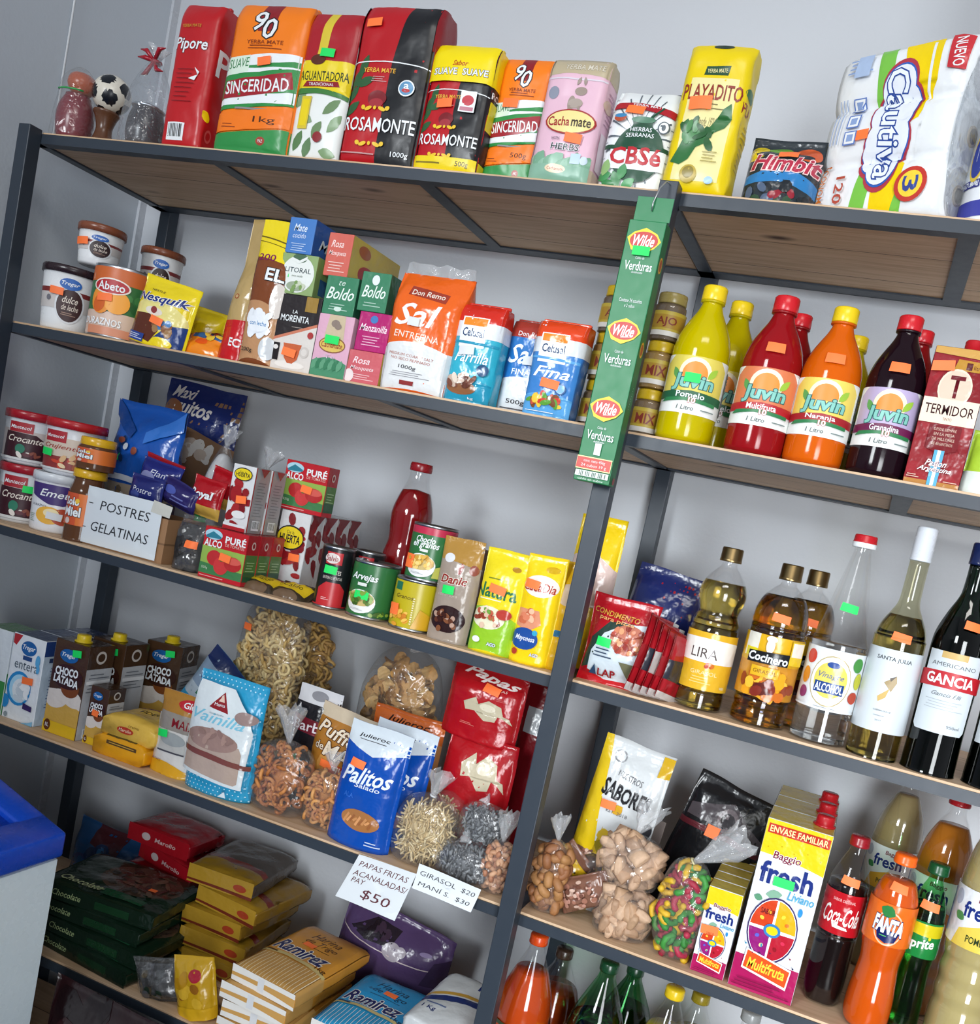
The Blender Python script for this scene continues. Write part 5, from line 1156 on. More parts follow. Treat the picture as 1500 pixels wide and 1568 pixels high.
# tomato puree cartons
GA = 'tomato puree cartons with a red top on the third shelf'
alco = [R(0, 0, 1, .09, 'b8202a'), R(0, .62, 1, 1, 'b8202a'), Bd(.09, .09, .62, .62, '8fb050'), Bd(.09, .09, .3, .25, '3f7a4a'), E(.22, .86, .2, .1, 'a8d0e0'), Pg([(.05, .82), (.2, .92), (.4, .84), (.4, .8), (.05, .78)], '2f7a90'), T('ALCO', .24, .69, .4, .13, 'w', 0, .05), T('PUR\u00c9', .74, .835, .46, .16, 'w', 0, .05), T('DE TOMATES', .74, .715, .44, .055, 'e0b0a8', 0, .02), E(.32, .42, .17, .15, 'b82c30'), E(.5, .3, .17, .17, 'c8383a'), E(.76, .38, .2, .14, 'b02a2c'), E(.76, .44, .18, .07, 'd05a50'), E(.5, .42, .05, .04, '3a6a30'), T('520g', .14, .2, .14, .06, 'c8d8c0'), lines(.05, .6, .03, .07, 1, 'e0a0a0')]
alco_s = [R(0, 0, 1, .09, 'b8202a'), R(0, .62, 1, 1, 'a81a24'), R(0, .09, 1, .62, '4f7a3a'), R(0, .09, 1, .28, '2a5a38'), lines(.15, .85, .28, .5, 4, 'a8c890', .25), E(.5, .8, .16, .08, 'd8c0b8'), E(.5, .8, .1, .05, '8c1a20')]
t = root('tomato_puree_carton', 'square red and green tomato puree carton at the front edge beside the dark seeds', 'carton', GA)
c, w, h, Z = fit(302, 367, .012, 2, 812)
_, S = carton(w, h, .036, 'b8202a', alco, alco_s, topcol='9a1a22', parent=t, name='carton', kind='film'); sticker(t, S, .58, .47, 'o', .024); put(t, c, .012, Z)
A0 = t; hA = h; wA = w
dup(t, 'second square red and green tomato puree carton, directly behind the front one', GA, (c, .05, Z))
dup(t, 'third square tomato puree carton, showing only its side at the end of the row', GA, (c, .088, Z))
# tall ones with a yellow label
GH = 'white and red tomato cartons'
hu = [blobs(.5, .5, .45, .45, 14, ['8c1c22', 'a02428', '7a141c'], .15, 5, .7), E(.5, .86, .4, .1, 'k'), E(.5, .86, .37, .085, 'e0c820'), T('De la', .5, .89, .3, .03, 'k'), T('HUERTA', .5, .85, .6, .06, 'k', 0, .04), E(.35, .55, .24, .13, '9c1c22'), E(.6, .25, .3, .06, 'e0e0e0'), R(0, 0, 1, .1, 'a81e28'), R(0, .06, 1, .1, 'd8dade')]
hu_s = [R(0, 0, 1, 1, '9a9a9c'), R(0, 0, .08, 1, 'a81e28'), lines(.2, .8, .25, .8, 12, '7a7c80', .3), barcode(.25, .05, .75, .2), Pg([(.2, 1), (.8, 1), (.5, .86)], '8c1c22')]
def huerta(label, x, Y, z, w, h, st=False, turn=0):
    t = root('tomato_carton', label, 'carton', GH)
    _, S = carton(w, h, .045, 'd5d6d8', hu, hu_s, topcol='c0c2c4', parent=t, name='carton', kind='film')
    if st: sticker(t, S, .62, .48, 'o', .022)
    put(t, x, Y, z); return t
zt = Z2 + hA + .0006
p, q = at(352, 806, .05), at(386, 814, .05); xw = q.x - p.x; hh = Z_at(716, (p.x + q.x) / 2 + .01, .05) - zt
huerta('tall white and red tomato carton standing on the square tomato puree cartons', (p.x + q.x) / 2 - .0, .03, zt, xw, hh, True)
huerta('second tall white and red tomato carton, behind the one on the puree cartons', (p.x + q.x) / 2 + .002, .0765, zt, xw, hh)
c, w, h, Z = fit(412, 456, .10, 2, 776)
x0 = X_at(438, .13, Z2 + .05)
hz = Z_at(784, x0, .135) - Z2
big = [R(0, 0, 1, 1, 'd5d6d8'), blobs(.5, .5, .5, .5, 18, ['8c1c22', 'a02428', '7a141c'], .11, 9, .9), E(.45, .66, .46, .16, 'k'), E(.45, .66, .43, .14, 'e0c820'), T('De la', .45, .73, .24, .045, 'k'), T('HUERTA', .45, .645, .68, .1, 'k', 0, .05)]
R0 = None
for k in range(4):
    lab = ('front white tomato carton with a yellow oval, carrying the square red carton', 'second white tomato carton in the row behind the yellow oval', 'third white tomato carton in the row behind the yellow oval', 'last white tomato carton in the row behind the yellow oval')[k]
    if R0 is None:
        R0 = root('tomato_carton', lab, 'carton', GH)
        _, S = carton(.066, hz, .046, 'd5d6d8', big, [R(0, 0, 1, 1, 'cfd0d2'), blobs(.5, .5, .5, .5, 8, ['8c1c22', '7a141c'], .2, 4, .7), Pg([(0, 1), (1, 1), (.5, .84)], '7a141c')], topcol='c0c2c4', parent=R0, name='carton', kind='film'); sticker(R0, S, .7, .42, 'o', .024)
        put(R0, x0, .135, Z2)
    else: dup(R0, lab, GH, (x0 + .0, .135 + .0475 * k, Z2))
p, q = at(424, 768, .12), at(480, 784, .12)
dup(A0, 'square red and green tomato puree carton on top of the white tomato cartons', GA, ((p.x + q.x) / 2, .138, Z2 + hz + .0006))

# small brown and yellow noodle bags lying in front
for i, (px, py, sd, lab) in enumerate(((392, 902, 3, 'flat dark bag with a yellow band lying in front of the tomato cartons'), (436, 914, 6, 'flat brown bag with a yellow print lying left of the black and red can'))):
    p = at(px, py, .03); t = root('cocoa_sachet_bag', lab, 'bag', 'flat bags lying by the cans')
    _, S = pouch(.085, .075, .03, '3a3024', [Pg([(.1, .45), (.9, .35), (.95, .7), (.15, .8)], 'c8a81e'), T('KNORR' if 0 else 'Caldo', .5, .58, .5, .14, '3a3010'), E(.5, .2, .3, .15, '6a5440')], seed=sd, parent=t, name='wrapper', wr=.006)
    put(t, p.x, .012 + .004 * i, Z2, 0, 0, -62)

# tins
GC = 'tins on the third shelf'
def tin(l, r, Y, ty, el, label, z=None, level=2, st=(), side='s', arc=4.2, turn=0.0, name='tin_can'):
    c, w, h, Z = fit(l, r, Y, level, ty, z); r_ = w / 2
    t = root(name, label, 'can', GC)
    prof = [(.001, .002), (r_ - .003, .002), (r_ - .002, 0), (r_, .0005), (r_, .003), (r_ - .0008, .004)] + [(r_ - .0008, .004 + (h - .008) * k / 6) for k in range(1, 7)] + [(r_, h - .003), (r_, h - .0005), (r_ - .002, h), (r_ - .003, h - .0035), (r_ * .6, h - .0035), (r_ * .58, h - .0028), (.001, h - .003)]
    mb = MB(); lathe(mb, prof, M('b4b8bc', 'metal')); mb.build('can', t)
    lp = [(r_ - .0008, .004), (r_ - .0008, h - .004)]
    _, S = wrap_label(t, lp, .0045, h - .0045, arc, el, turn=turn, kind='tin')
    for s in st: sticker(t, S, *s)
    put(t, c, Y + r_, Z, 'f'); return t, h, c, w
bowl = lambda cols, cx=.48, cy=.25: [E(cx, cy, .17, .23, 'e6e8e8'), E(cx, cy + .06, .155, .15, 'c8b070'), blobs(cx, cy + .07, .13, .12, 34, cols, .026, 3, 1.6), lines(cx - .07, cx + .06, cy - .17, cy - .13, 2, '9aa0a4')]
t, h, c, w = tin(468, 511, .03, 836, [R(0, 0, 1, 1, '14161a'), Pg([(.3, 0), (.72, 0), (.72, .3), (.62, .42), (.42, .42), (.3, .3)], 'b8262c'), R(.36, .74, .6, .95, 'b8262c'), E(.45, .84, .11, .09, 'd8d0cc'), T('Salvia', .45, .84, .18, .1, '8c1a20', .1, .03), T('TOMATES', .5, .6, .22, .07, 'e0d8d0', 0, .02), T('ENTEROS PERITAS', .5, .5, .28, .05, 'd0c8c0'), lines(.38, .5, .1, .16, 2, 'e0b0b0'), R(0, 0, 1, .02, 'b8262c')], 'black and red tin of peeled tomatoes with a silver rim', st=[(.46, .64, 'g', .02)])
dup(t, 'black tin directly behind the black and red tomato tin', GC, (c + .03, .115, Z2))
t, h, c, w = tin(514, 577, .028, 860, [R(0, 0, 1, 1, '2a6a38'), bowl(['5a7a2a', '7a9a3a', '3f5f22', '8aa84a'], .4, .27), T('Arvejas', .42, .74, .26, .17, 'w', .3, .03), R(.37, .58, .46, .64, 'd8dcd8'), blobs(.6, .1, .1, .08, 10, ['7a9a3a', '3f5f22'], .02, 5, 1.6)], 'green tin of peas with a silver rim in the front row', st=[(.42, .4, 'g', .024)])
t, h, c, w = tin(580, 647, .026, 887, [R(0, 0, 1, 1, 'b8a818'), R(.24, .78, .34, .96, '1f6a50'), T('Granos', .38, .66, .2, .09, '5a4a10', .2, .02), blobs(.36, .22, .1, .2, 24, ['d89a30', 'c87a20', 'e8b850'], .028, 4, 1.6), Pg([(.5, .02), (.72, .02), (.7, .3), (.56, .45)], 'c89a1e'), [R(.485, .1 + .05 * i, .5, .125 + .05 * i, 'e8e0c0') for i in range(12)]], 'yellow tin of sweetcorn at the foot of the two-tin stack', st=[(.3, .36, 'o', .02, .02)])
dup(t, 'yellow tin directly behind the one at the foot of the two-tin stack', GC, (c + .012, .142, Z2))
tin(606, 668, .026, 803, [R(0, 0, 1, 1, '2a6a38'), R(0, .86, 1, 1, 'b82a48'), T('Choclo', .43, .76, .22, .12, 'w', .3, .04), T('en granos', .44, .63, .3, .12, 'w', .3, .04), R(.39, .52, .48, .57, 'd8dcd8'), bowl(['e8c060', 'd8a840', 'f0d080', 'c89838'], .42, .25), Pg([(.56, .05), (.68, .05), (.64, .3), (.58, .25)], 'b0b050')], 'green tin of corn with a red top band standing on the yellow tin', z=Z2 + h + .0006, level=None, st=[(.3, .3, 'o', .018, .024)])

# tomato bottle
c, w, h, Z = fit(556, 614, .15, 2, 706)
t = root('tomato_sauce_bottle', 'glass bottle of red tomato sauce with a dark red cap behind the tins', 'bottle')
h_ = h
prof = smooth_prof([(.001, 0), (w * .48, .001), (w * .5, .01), (w * .5, h_ * .36), (w * .43, h_ * .48), (w * .47, h_ * .60), (w * .47, h_ * .68), (w * .36, h_ * .79), (w * .235, h_ * .88), (w * .21, h_ * .95)], 4)
mb = MB(); lathe(mb, [(r, z) for r, z in prof if z < h_ * .83] + [(.001, h_ * .83)], M('7c0f14', 'juice')); mb.build('sauce', t)
mb = MB(); lathe(mb, [(r + .0012, z) for r, z in prof], pet('clear_glass')); mb.build('bottle', t)
mb = MB(); lathe(mb, [(w * .25, h_ * .945), (w * .26, h_ * .95), (w * .26, h_ * .985), (w * .245, h_), (.001, h_)], M('8c141e', 'plastic')); mb.build('cap', t)
put(t, c, .15 + w / 2, Z)

# dressings
GM = 'pouches of dressing on the third shelf'
def stand_pouch(l, r, Y, level, ty, d, col, el, label, name='sauce_pouch', cat='pouch', group=GM, st=(), yaw=0, roll=0, z=None, kx=1.0, pitch=0, **k):
    c, w, h, Z = fit(l, r, Y, level, ty, z); w *= kx
    t = root(name, label, cat, group)
    _, S = pouch(w, h, d, col, el, parent=t, name='pouch', stand=k.pop('stand', True), **k)
    for s in st: sticker(t, S, *s)
    put(t, c, Y, Z, yaw, roll, pitch); return t, S, (c, w, h, Z)
stand_pouch(652, 700, .022, 2, 826, .035, '8f7f70', [Bd(.78, .74, 1, 1, 'a87f3a'), Bd(.0, 0, .78, .72, '9a8c80', 0, .02), E(.26, .8, .13, .045, 'd8dade'), E(.88, .72, .1, .05, '8c4a3a'), T('Danic', .48, .6, .62, .075, '8c2a24', .2, .06, 'e0d4c8'), Pg([(.55, .66), (.62, .66), (.66, .74), (.6, .77), (.54, .72)], '8c2a24'), T('cobertura', .4, .45, .5, .03, 'c8bcb0', .2), E(.5, .22, .42, .13, '2a1618'), blobs(.45, .2, .3, .09, 20, ['5a3020', 'b09080', '3a1c16', '7a4a30'], .05, 4, .6)], 'brown pouch of chocolate coating with a white dot, right of the yellow tins', seed=51, kx=1.28, st=[(.42, .5, 'g', .022)], sealt=.05)
stand_pouch(680, 716, .055, 2, 838, .035, '5a4438', [R(0, 0, 1, .3, '2f6a3a')], 'brown pouch mostly hidden between the brown and yellow-green pouches', seed=52, kx=1.3)
stand_pouch(716, 770, .018, 2, 843, .035, 'e0cc1a', [Bd(0, 0, .42, .34, '8fbf2a', .03, .06), E(.75, .84, .1, .025, 'a87a10'), T('Natura', .42, .6, .94, .13, '1f6a44', 0, .04), lines(.2, .5, .7, .73, 1, '6a7a20'), lines(.1, .6, .5, .53, 1, 'e8e8c0'), E(.4, .34, .38, .11, 'e0dcc0'), blobs(.4, .34, .3, .09, 26, ['d8b8a0', 'b85a40', 'e8d8c0', '8c3a2a', '6a9a3a'], .05, 4, .6), E(.74, .4, .16, .05, 'b03a30'), E(.25, .12, .09, .03, 'e8e8e8'), T('AGD', .62, .1, .2, .03, 'w', 0, .03, '1c3f95')], 'yellow and bright green pouch of mayonnaise', seed=53, kx=1.24, st=[(.48, .62, 'o', .03)], sealt=.06)
stand_pouch(777, 826, .016, 2, 852, .035, 'ecc814', [E(.5, .72, .44, .1, 'e6e0d8'), T('CadaDia', .48, .71, .8, .08, 'a83a2a', .2, .04), E(.7, .88, .18, .03, 'c8a010'), Pg([(.05, .5), (.6, .5), (.7, .38), (.4, .3), (.05, .34)], 'd89070'), blobs(.35, .42, .26, .08, 12, ['c86a4a', 'e8b898', 'd88060'], .07, 7, .5), E(.35, .23, .36, .1, '1f4a94'), T('Mayonesa', .38, .23, .5, .06, 'e0e4ee', .2, .02), E(.6, .3, .07, .025, '3aa0c8'), T('AGD', .68, .1, .2, .03, 'w', 0, .03, '1c3f95'), E(.18, .1, .08, .03, 'b03a2a')], 'yellow pouch of mayonnaise with a white oval and blue patch, beside the middle post', seed=54, kx=1.2, st=[(.3, .73, 'o', .026)], sealt=.06)
stand_pouch(828, 860, .03, 2, 862, .035, 'd8a812', [E(.5, .7, .4, .1, 'c8b098'), Bd(.3, .32, .36, .38, '2f6a90')], 'darker yellow pouch squeezed between the yellow mayonnaise and the middle post', seed=55, kx=1.3)
stand_pouch(836, 905, .12, 2, 790, .05, 'e6c416', [E(.4, .8, .12, .06, 'e6e2dc'), Bd(.42, .4, .72, .66, 'd8c0b8', 0, .06), T('Cada', .35, .56, .5, .1, 'b02a3a', .2, .05), R(0, 0, 1, .3, 'e6c416'), E(.55, .72, .1, .05, 'e6e2dc')], 'large yellow and white pouch standing behind the middle post', seed=56, kx=1.0)

# ================================================================ third shelf, right
GR = 'red seasoning sachets on the third shelf'
stand_pouch(880, 973, .016, 2, 916, .04, 'a81420', [Bd(.0, .0, .10, .06, 'b8141e'), Pg([(.02, .14), (.1, .5), (.35, .72), (.72, .74), (.5, .62), (.25, .45), (.2, .2)], '2a3f38'), Pg([(.14, .14), (.14, .36), (.3, .58), (.6, .72), (.96, .76), (.93, .3), (.8, .08), (.4, .06)], 'c8d4dc'), E(.68, .55, .27, .17, 'b8705a'), blobs(.68, .55, .24, .15, 22, ['a84030', 'd89a70', '8c3028', 'c87a58'], .045, 6, .9), [Pg([(.68, .55), (.68 + .27 * math.cos(a), .55 + .17 * math.sin(a)), (.68 + .27 * math.cos(a + .12), .55 + .17 * math.sin(a + .12))], '8c3a2c') for a in (.5, 1.7, 2.9, 4.1, 5.3)], Pg([(.62, .3), (.95, .3), (.9, .1), (.8, .08)], '6a6a50'), T('CONDIMENTO', .42, .80, .72, .06, 'c8903a', 0, .02, rot=-4), T('para pizza', .45, .73, .55, .055, 'd8a060', 0, .02, rot=-4), lines(.2, .5, .3, .42, 3, '3a4a60', .35), Pg([(.18, .1), (.3, .1), (.26, .22)], '1f3f60'), T('LAP', .45, .14, .26, .08, '8c1420', 0, .05)],
            'red seasoning sachet for pizza with a pizza picture, right of the middle post', name='seasoning_sachet', cat='sachet', group=GR, seed=61, kx=1.1, st=[(.33, .48, 'g', .026)], sealt=.1, sealb=.07, stand=False, wr=.004, pitch=-3)
for i in range(5):
    p = at(985 + i * 11, 1062 + i * 3, .03)
    t = root('seasoning_sachet', ('first', 'second', 'third', 'fourth', 'fifth')[i] + ' of the upended red sachets showing their edges left of the oil', 'sachet', GR)
    _, S = pouch(.085, .125 - .006 * i, .011, 'a01822', [R(0, 0, 1, .1, 'd0c8c4'), R(.8, 0, 1, 1, 'c8c4c4'), Bd(.3, .3, .6, .7, ('8c1a20', '2a2a34', 'b0a8a4')[i % 3])], seed=62 + i, parent=t, name='sachet', sealt=.07)
    t.location = (p.x - .002, .022 + .002 * i, Z2); t.rotation_euler = (0, math.radians(13), math.radians(68))
stand_pouch(925, 1022, .13, 2, 872, .06, '8c1a24', [R(0, .52, 1, 1, '1a2458'), Bd(.5, .45, .56, .56, '1a2458', .05, .04), T('Sabor', .4, .36, .5, .12, 'c8a060', .2, .02)], 'large dark blue and red glossy bag behind the red sachets', name='snack_bag', cat='bag', group=None, seed=70, kx=1.12, wr=.006, roll=6, kind='film')

# bottles
GO = 'bottles on the third shelf, right of the middle post'
def pet_bottle(name, label, l, r, Y, level, ty, prof, fillto, col, cap, capr, caph, lab, shell=None, st=None, ior=1.33, gold=False, group=GO, liquid_name=None, opaque=False, flute=None, turn=0.0, lk='film', arc=3.6, capmat='plastic', yo=None, z=None, capbase=None):
    """prof in fractions of (half width, height below cap); lab = (z0, z1, elements)"""
    c, w, h, Z = fit(l, r, Y, level, ty, z); hb = h - caph
    P0 = smooth_prof([(a * w / 2, b * hb) for a, b in prof], 4)
    t = root(name, label, 'bottle', group)
    mb = MB(); f2 = (flute[0], flute[1] * hb, flute[2] * hb, flute[3]) if flute else None
    lathe(mb, P0, shell or pet(), n=40, flute=f2); mb.build('bottle', t)
    inn = [(max(.0008, a - .0013), b + .0015) for a, b in P0 if b < fillto * hb]
    inn.append((max(.0008, rad(P0, fillto * hb) - .0013), fillto * hb)); inn.append((.0006, fillto * hb))
    mb = MB(); lathe(mb, inn, M(col, 'juice') if opaque else liquid(liquid_name or ('liquid_' + col), col, ior), n=40, flute=f2); mb.build('drink' if opaque or 'soda' in name or 'juice' in name else 'liquid', t)
    mb = MB(); cr = capr
    if capbase: lathe(mb, [(cr * .98, hb - .006), (cr * 1.03, hb - .005), (cr * 1.03, hb + .0015)], M(capbase, capmat), n=30)
    lathe(mb, [(cr, hb - .001), (cr * 1.02, hb), (cr * 1.02, hb + .003), (cr, hb + .0035), (cr * .98, hb + caph - .002), (cr * .9, hb + caph), (.001, hb + caph)], M(cap, capmat), n=30); mb.build('cap', t)
    S = None
    if lab:
        P1 = [(a + .0006, b) for a, b in P0]
        _, S = wrap_label(t, P1, lab[0] * hb, lab[1] * hb, arc, lab[2], kind=lk, turn=turn, n=40)
    if st:
        SS = cyl_surf(P0, st[0] * hb - .02, st[0] * hb + .02, 1.6, .001, turn=st[2] if len(st) > 2 else .05, n=40); sticker(t, SS, .5, .5, st[1], .024, .012)
    put(t, c, Y + w / 2, Z, 'f'); return t, S, (c, w, h, Z)
oilA = [(.02, 0), (.9, .004), (1, .03), (1, .10), (.96, .12), (1, .14), (1, .52), (.94, .55), (.98, .58), (.92, .61), (.84, .64), (.86, .67), (.98, .74), (.98, .80), (.8, .87), (.52, .93), (.33, .965), (.31, 1)]
pet_bottle('oil_bottle', 'clear waisted bottle of pale yellow oil with a gold cap and white name band', 1023, 1096, .022, 2, 838, oilA, .86, 'd8c060', '8f7a55', .0165, .021,
           (.14, .52, [R(0, 0, 1, 1, 'd8a828'), R(0, .48, 1, .84, 'e4e2dc'), Bd(.8, .78, .86, .84, 'e4e2dc', .04, .05), T('LIRA', .46, .64, .3, .17, '4a3a3a', 0, .0), T('GIRASOL', .5, .3, .3, .07, 'e8d8a0'), lines(.36, .6, .1, .24, 3, 'e0c878'), blobs(.52, .43, .06, .05, 6, ['b03a1e', 'c86a20'], .02, 3, 2), T('900', .74, .08, .06, .05, 'e8e0c0')]), capmat='metal', liquid_name='oil_pale')
oilB = [(.02, 0), (.9, .004), (1, .03), (1, .09), (.97, .11), (1, .13), (1, .16), (.98, .18), (1, .2), (1, .62), (.97, .64), (1, .66), (.98, .68), (1, .70), (.96, .78), (.8, .86), (.5, .93), (.30, .965), (.27, 1)]
t, S, q = pet_bottle('oil_bottle', 'bottle of golden oil with a sunflower label and black name band', 1109, 1194, .018, 2, 864, oilB, .88, 'c89018', '8a7550', .0165, .024,
           (.2, .62, [R(0, 0, 1, 1, 'c88a2a'), R(0, .55, 1, 1, 'd8a81e'), R(.2, .62, .36, 1, 'e0dcd0'), R(.22, .62, .36, .76, 'e0d020'), blobs(.5, .22, .26, .2, 30, ['e8a020', 'c86a20', 'f0b838', '8c3a1a'], .05, 5, 2), blobs(.52, .14, .12, .12, 10, ['5a201a', '7a2a1e'], .05, 7, 1.5), E(.48, .84, .035, .12, 'e8e0d8'), E(.48, .95, .045, .05, 'f0ece8'), Pg([(.3, .54), (.66, .56), (.66, .76), (.3, .72)], 'k'), T('Cocinero', .48, .645, .34, .13, 'w', .1, .05), R(.36, .34, .6, .5, 'd8a81e'), T('GIRASOL', .48, .42, .2, .06, '7a4a10'), R(.66, .6, .8, .98, 'd8b828'), R(.67, .74, .79, .96, 'e0dcd0')]), st=(.745, 'o'), capmat='metal', liquid_name='oil_gold')
d2 = dup(t, 'bottle of golden oil with a gold cap standing behind the sunflower-label bottle', GO, (q[0] + .035, .018 + q[1] * 1.5 + .005, q[3]))
vin = [(.02, 0), (.92, .004), (1, .03), (1, .16), (.98, .18), (1, .2), (1, .46), (.99, .5), (.84, .58), (.6, .75), (.42, .88), (.33, .94), (.30, .96), (.29, 1)]
pet_bottle('vinegar_bottle', 'clear cone-shaped vinegar bottle with a red and white cap', 1203, 1290, .016, 2, 818, vin, .5, 'f2f4f4', 'b81c26', .0165, .013,
           (.17, .47, [R(0, 0, 1, 1, 'dfe3e6'), E(.5, .48, .2, .42, 'b8a878'), E(.5, .48, .19, .4, 'e6e9ec'), E(.5, .5, .16, .3, 'd8cc60'), R(.36, .28, .64, .46, '1c3f80'), T('ALCOHOL', .5, .37, .26, .13, 'w', 0, .04), T('Vinagre', .5, .56, .24, .12, '5a6aa0', .3), E(.5, .75, .06, .05, '2a4a90'), E(.26, .82, .06, .12, 'c03a2a'), E(.24, .5, .05, .14, 'd88a2a'), E(.25, .22, .05, .1, '8c3a6a'), E(.74, .82, .06, .12, '3f8a3a'), E(.78, .56, .05, .14, 'b8b838'), E(.76, .28, .06, .1, 'b0402a'), lines(.4, .6, .03, .06, 1, '9aa0a8')]), st=(.68, 'g'), capbase='w', liquid_name='water_clear', ior=1.33)
wine = [(.02, 0), (.92, .002), (1, .02), (1, .56), (.98, .60), (.86, .665), (.6, .73), (.42, .78), (.38, .85), (.37, 1)]
pet_bottle('wine_bottle', 'white wine bottle with a tall white cap and large white label', 1292, 1372, .014, 2, 806, wine, .72, 'b8a868', 'cfd4dc', .0146, .048 * 1.0,
           (.14, .55, [R(0, 0, 1, 1, 'cdd5da'), T('SANTA JULIA', .5, .88, .46, .06, '33383f', 0, .03), Pg([(.44, .6), (.58, .7), (.6, .62), (.55, .5), (.46, .58)], 'a08a60'), Pg([(.4, .42), (.53, .54), (.5, .42), (.42, .36)], 'c8a860'), Pg([(.5, .66), (.58, .7), (.52, .62)], '4a3a2a'), T('CHENIN DULCE', .5, .26, .22, .02, '5a6068'), T('natural', .48, .2, .14, .02, '8a9098', .3), T('2019', .48, .14, .08, .02, '8a9098')]), st=(.615, 'o'), shell=pet('wine_glass', (.86, .84, .68)), liquid_name='wine_white', lk='card', arc=2.9)
green_glass = pet('green_glass', (.02, .10, .05))
pet_bottle('vermouth_bottle', 'dark green bottle with a navy cap and a white label with a red name band', 1378, 1462, .012, 2, 832, [(.02, 0), (.94, .002), (1, .02), (.98, .2), (1, .5), (1, .6), (.94, .67), (.7, .76), (.46, .83), (.38, .88), (.36, 1)], .74, '0f3020', '14204a', .0155, .03,
           (.2, .58, [Pg([(.24, 0), (.76, 0), (.8, .05), (.8, 1), (.2, 1), (.2, .05)], 'cdd5da'), R(.36, .92, .62, 1, 'c8a868'), T('AMERICANO', .5, .84, .46, .05, '5a5f66'), Bd(.52, .52, .72, .72, 'b81c28', .04, .04), T('GANCIA', .5, .66, .5, .12, 'w', 0, .06), T('Gancia f.lli', .5, .48, .3, .05, '6a6f76', .4), lines(.3, .7, .28, .42, 4, 'a8b0b8', .2), T('950ml', .64, .1, .14, .04, '8a9098')]), st=(.715, 'o', .35), shell=green_glass, opaque=True, lk='card', arc=3.6, capmat='film')
pet_bottle('vermouth_bottle', 'second dark green bottle cut off by the right edge', 1474, 1556, .012, 2, 850, [(.02, 0), (.94, .002), (1, .02), (.98, .2), (1, .5), (1, .6), (.94, .67), (.7, .76), (.46, .83), (.38, .88), (.36, 1)], .74, '0f3020', '14204a', .0155, .03,
           (.2, .58, [R(.2, 0, .8, 1, 'cdd5da'), Bd(.52, .52, .72, .72, 'b81c28', .04, .04)]), shell=green_glass, opaque=True, lk='card', arc=3.6, capmat='film')

# ================================================================ fourth shelf, left
Z3 = LEVEL[3]
def box_pack(name, label, cat, l, r, Y, level, ty, d, col, front=(), side=(), st=(), yaw=0, roll=0, group=None, z=None, dxy=None, **k):
    c, w, h, Z = fit(l, r, Y, level, ty, z)
    t = root(name, label, cat, group)
    _, S = carton(w, h, d, col, front, side, parent=t, name='carton', **k)
    for s in st: sticker(t, S, *s)
    put(t, c, Y, Z, yaw, roll); return t, S, (c, w, h, Z)
GK = 'milk cartons on the fourth shelf'
box_pack('milk_carton', 'green and white carton cut by the left edge', 'carton', -40, 0, .03, 3, 962, .07, 'd8e0e4', [R(0, 0, 1, .4, '3f8a4a')], [R(0, 0, 1, .5, '3f8a4a')], topcol='4f7a50', kind='film', group=GK)
milk = [Pg([(.02, .99), (.28, .99), (.12, .86), (.02, .88)], 'b02a30'), E(.52, .86, .24, .085, '1f5fa0'), T('Tregar', .52, .86, .38, .07, 'w', .3, .03), R(.38, .72, .66, .77, '2a4a80'), T('entera', .52, .65, .72, .09, '4a5a68', 0, .0), E(.4, .38, .37, .2, '2f8ac8'), E(.42, .38, .31, .165, 'a8d8f0'), E(.46, .37, .25, .13, 'e0e8ec'), blobs(.48, .36, .2, .1, 8, ['c8d4dc', 'eef2f4'], .08, 3), E(.86, .75, .07, .07, '5aa8d8'), E(.9, .66, .05, .05, '5aa8d8'), E(.06, .2, .12, .08, '2f8ac8'), Pg([(.62, .24), (.9, .22), (.9, .16), (.62, .17)], '3a2a60'), E(.14, .05, .06, .03, '8a98a0'), Pg([(.6, 0), (1, 0), (1, .06), (.85, .03)], '7fb8d8')]
milk_s = [R(0, 0, 1, 1, 'b8c8d6'), R(0, .82, 1, 1, '26407a'), lines(.3, .85, .2, .7, 14, '5a6a90', .3), R(.2, .75, .7, .8, '2a3a60')]
t, S, q = box_pack('milk_carton', 'white and blue milk carton with a cup of milk, leftmost full carton in front', 'carton', 2, 50, .03, 3, 975, .062, 'e2e8ec', milk, milk_s, [(.66, .5, 'o')], topcol='2a3a60', kind='film', group=GK)
for k in (1, 2): dup(t, ('white and blue milk carton directly behind the front one', 'third white and blue milk carton, deepest of the row')[k - 1], GK, (q[0], .03 + .064 * k, q[3]))
GX = 'brown chocolate milk cartons on the fourth shelf'
cho = lambda s=1: [R(0, .0, 1, .36, 'c8a04a'), Bd(.32, .32, .46, .44, 'd8d0c8', .04, .03), E(.3, .38, .34, .1, 'd8d0c8', 20), E(.72, .42, .32, .09, 'd8d0c8', -15), E(.62, .52, .27, .1, '7a4420'), E(.5, .63, .46, .13, '3a2018'), T('CHOCO', .46, .68, .66, .08, 'w', 0, .08, '1a0c08', 3), T('LATADA', .48, .585, .72, .075, 'w', 0, .08, '1a0c08', -3), E(.46, .85, .27, .07, '1f5fa0'), T('Tregar', .46, .85, .42, .055, 'w', .3, .03), R(0, 0, 1, .13, 'd8b022'), E(.14, .08, .1, .06, '5a3018'), T('1L', .14, .08, .1, .04, 'w', 0, .02)]
cho_s = [R(0, 0, 1, 1, 'b4b6ba'), R(0, .76, 1, 1, '46301f'), E(.5, .88, .2, .07, 'c8c0b8'), E(.5, .88, .14, .045, '46301f'), lines(.1, .9, .5, .72, 6, '70747a', .3), R(.05, .6, .95, .64, 'e0e2e4'), barcode(.2, .02, .8, .12)]
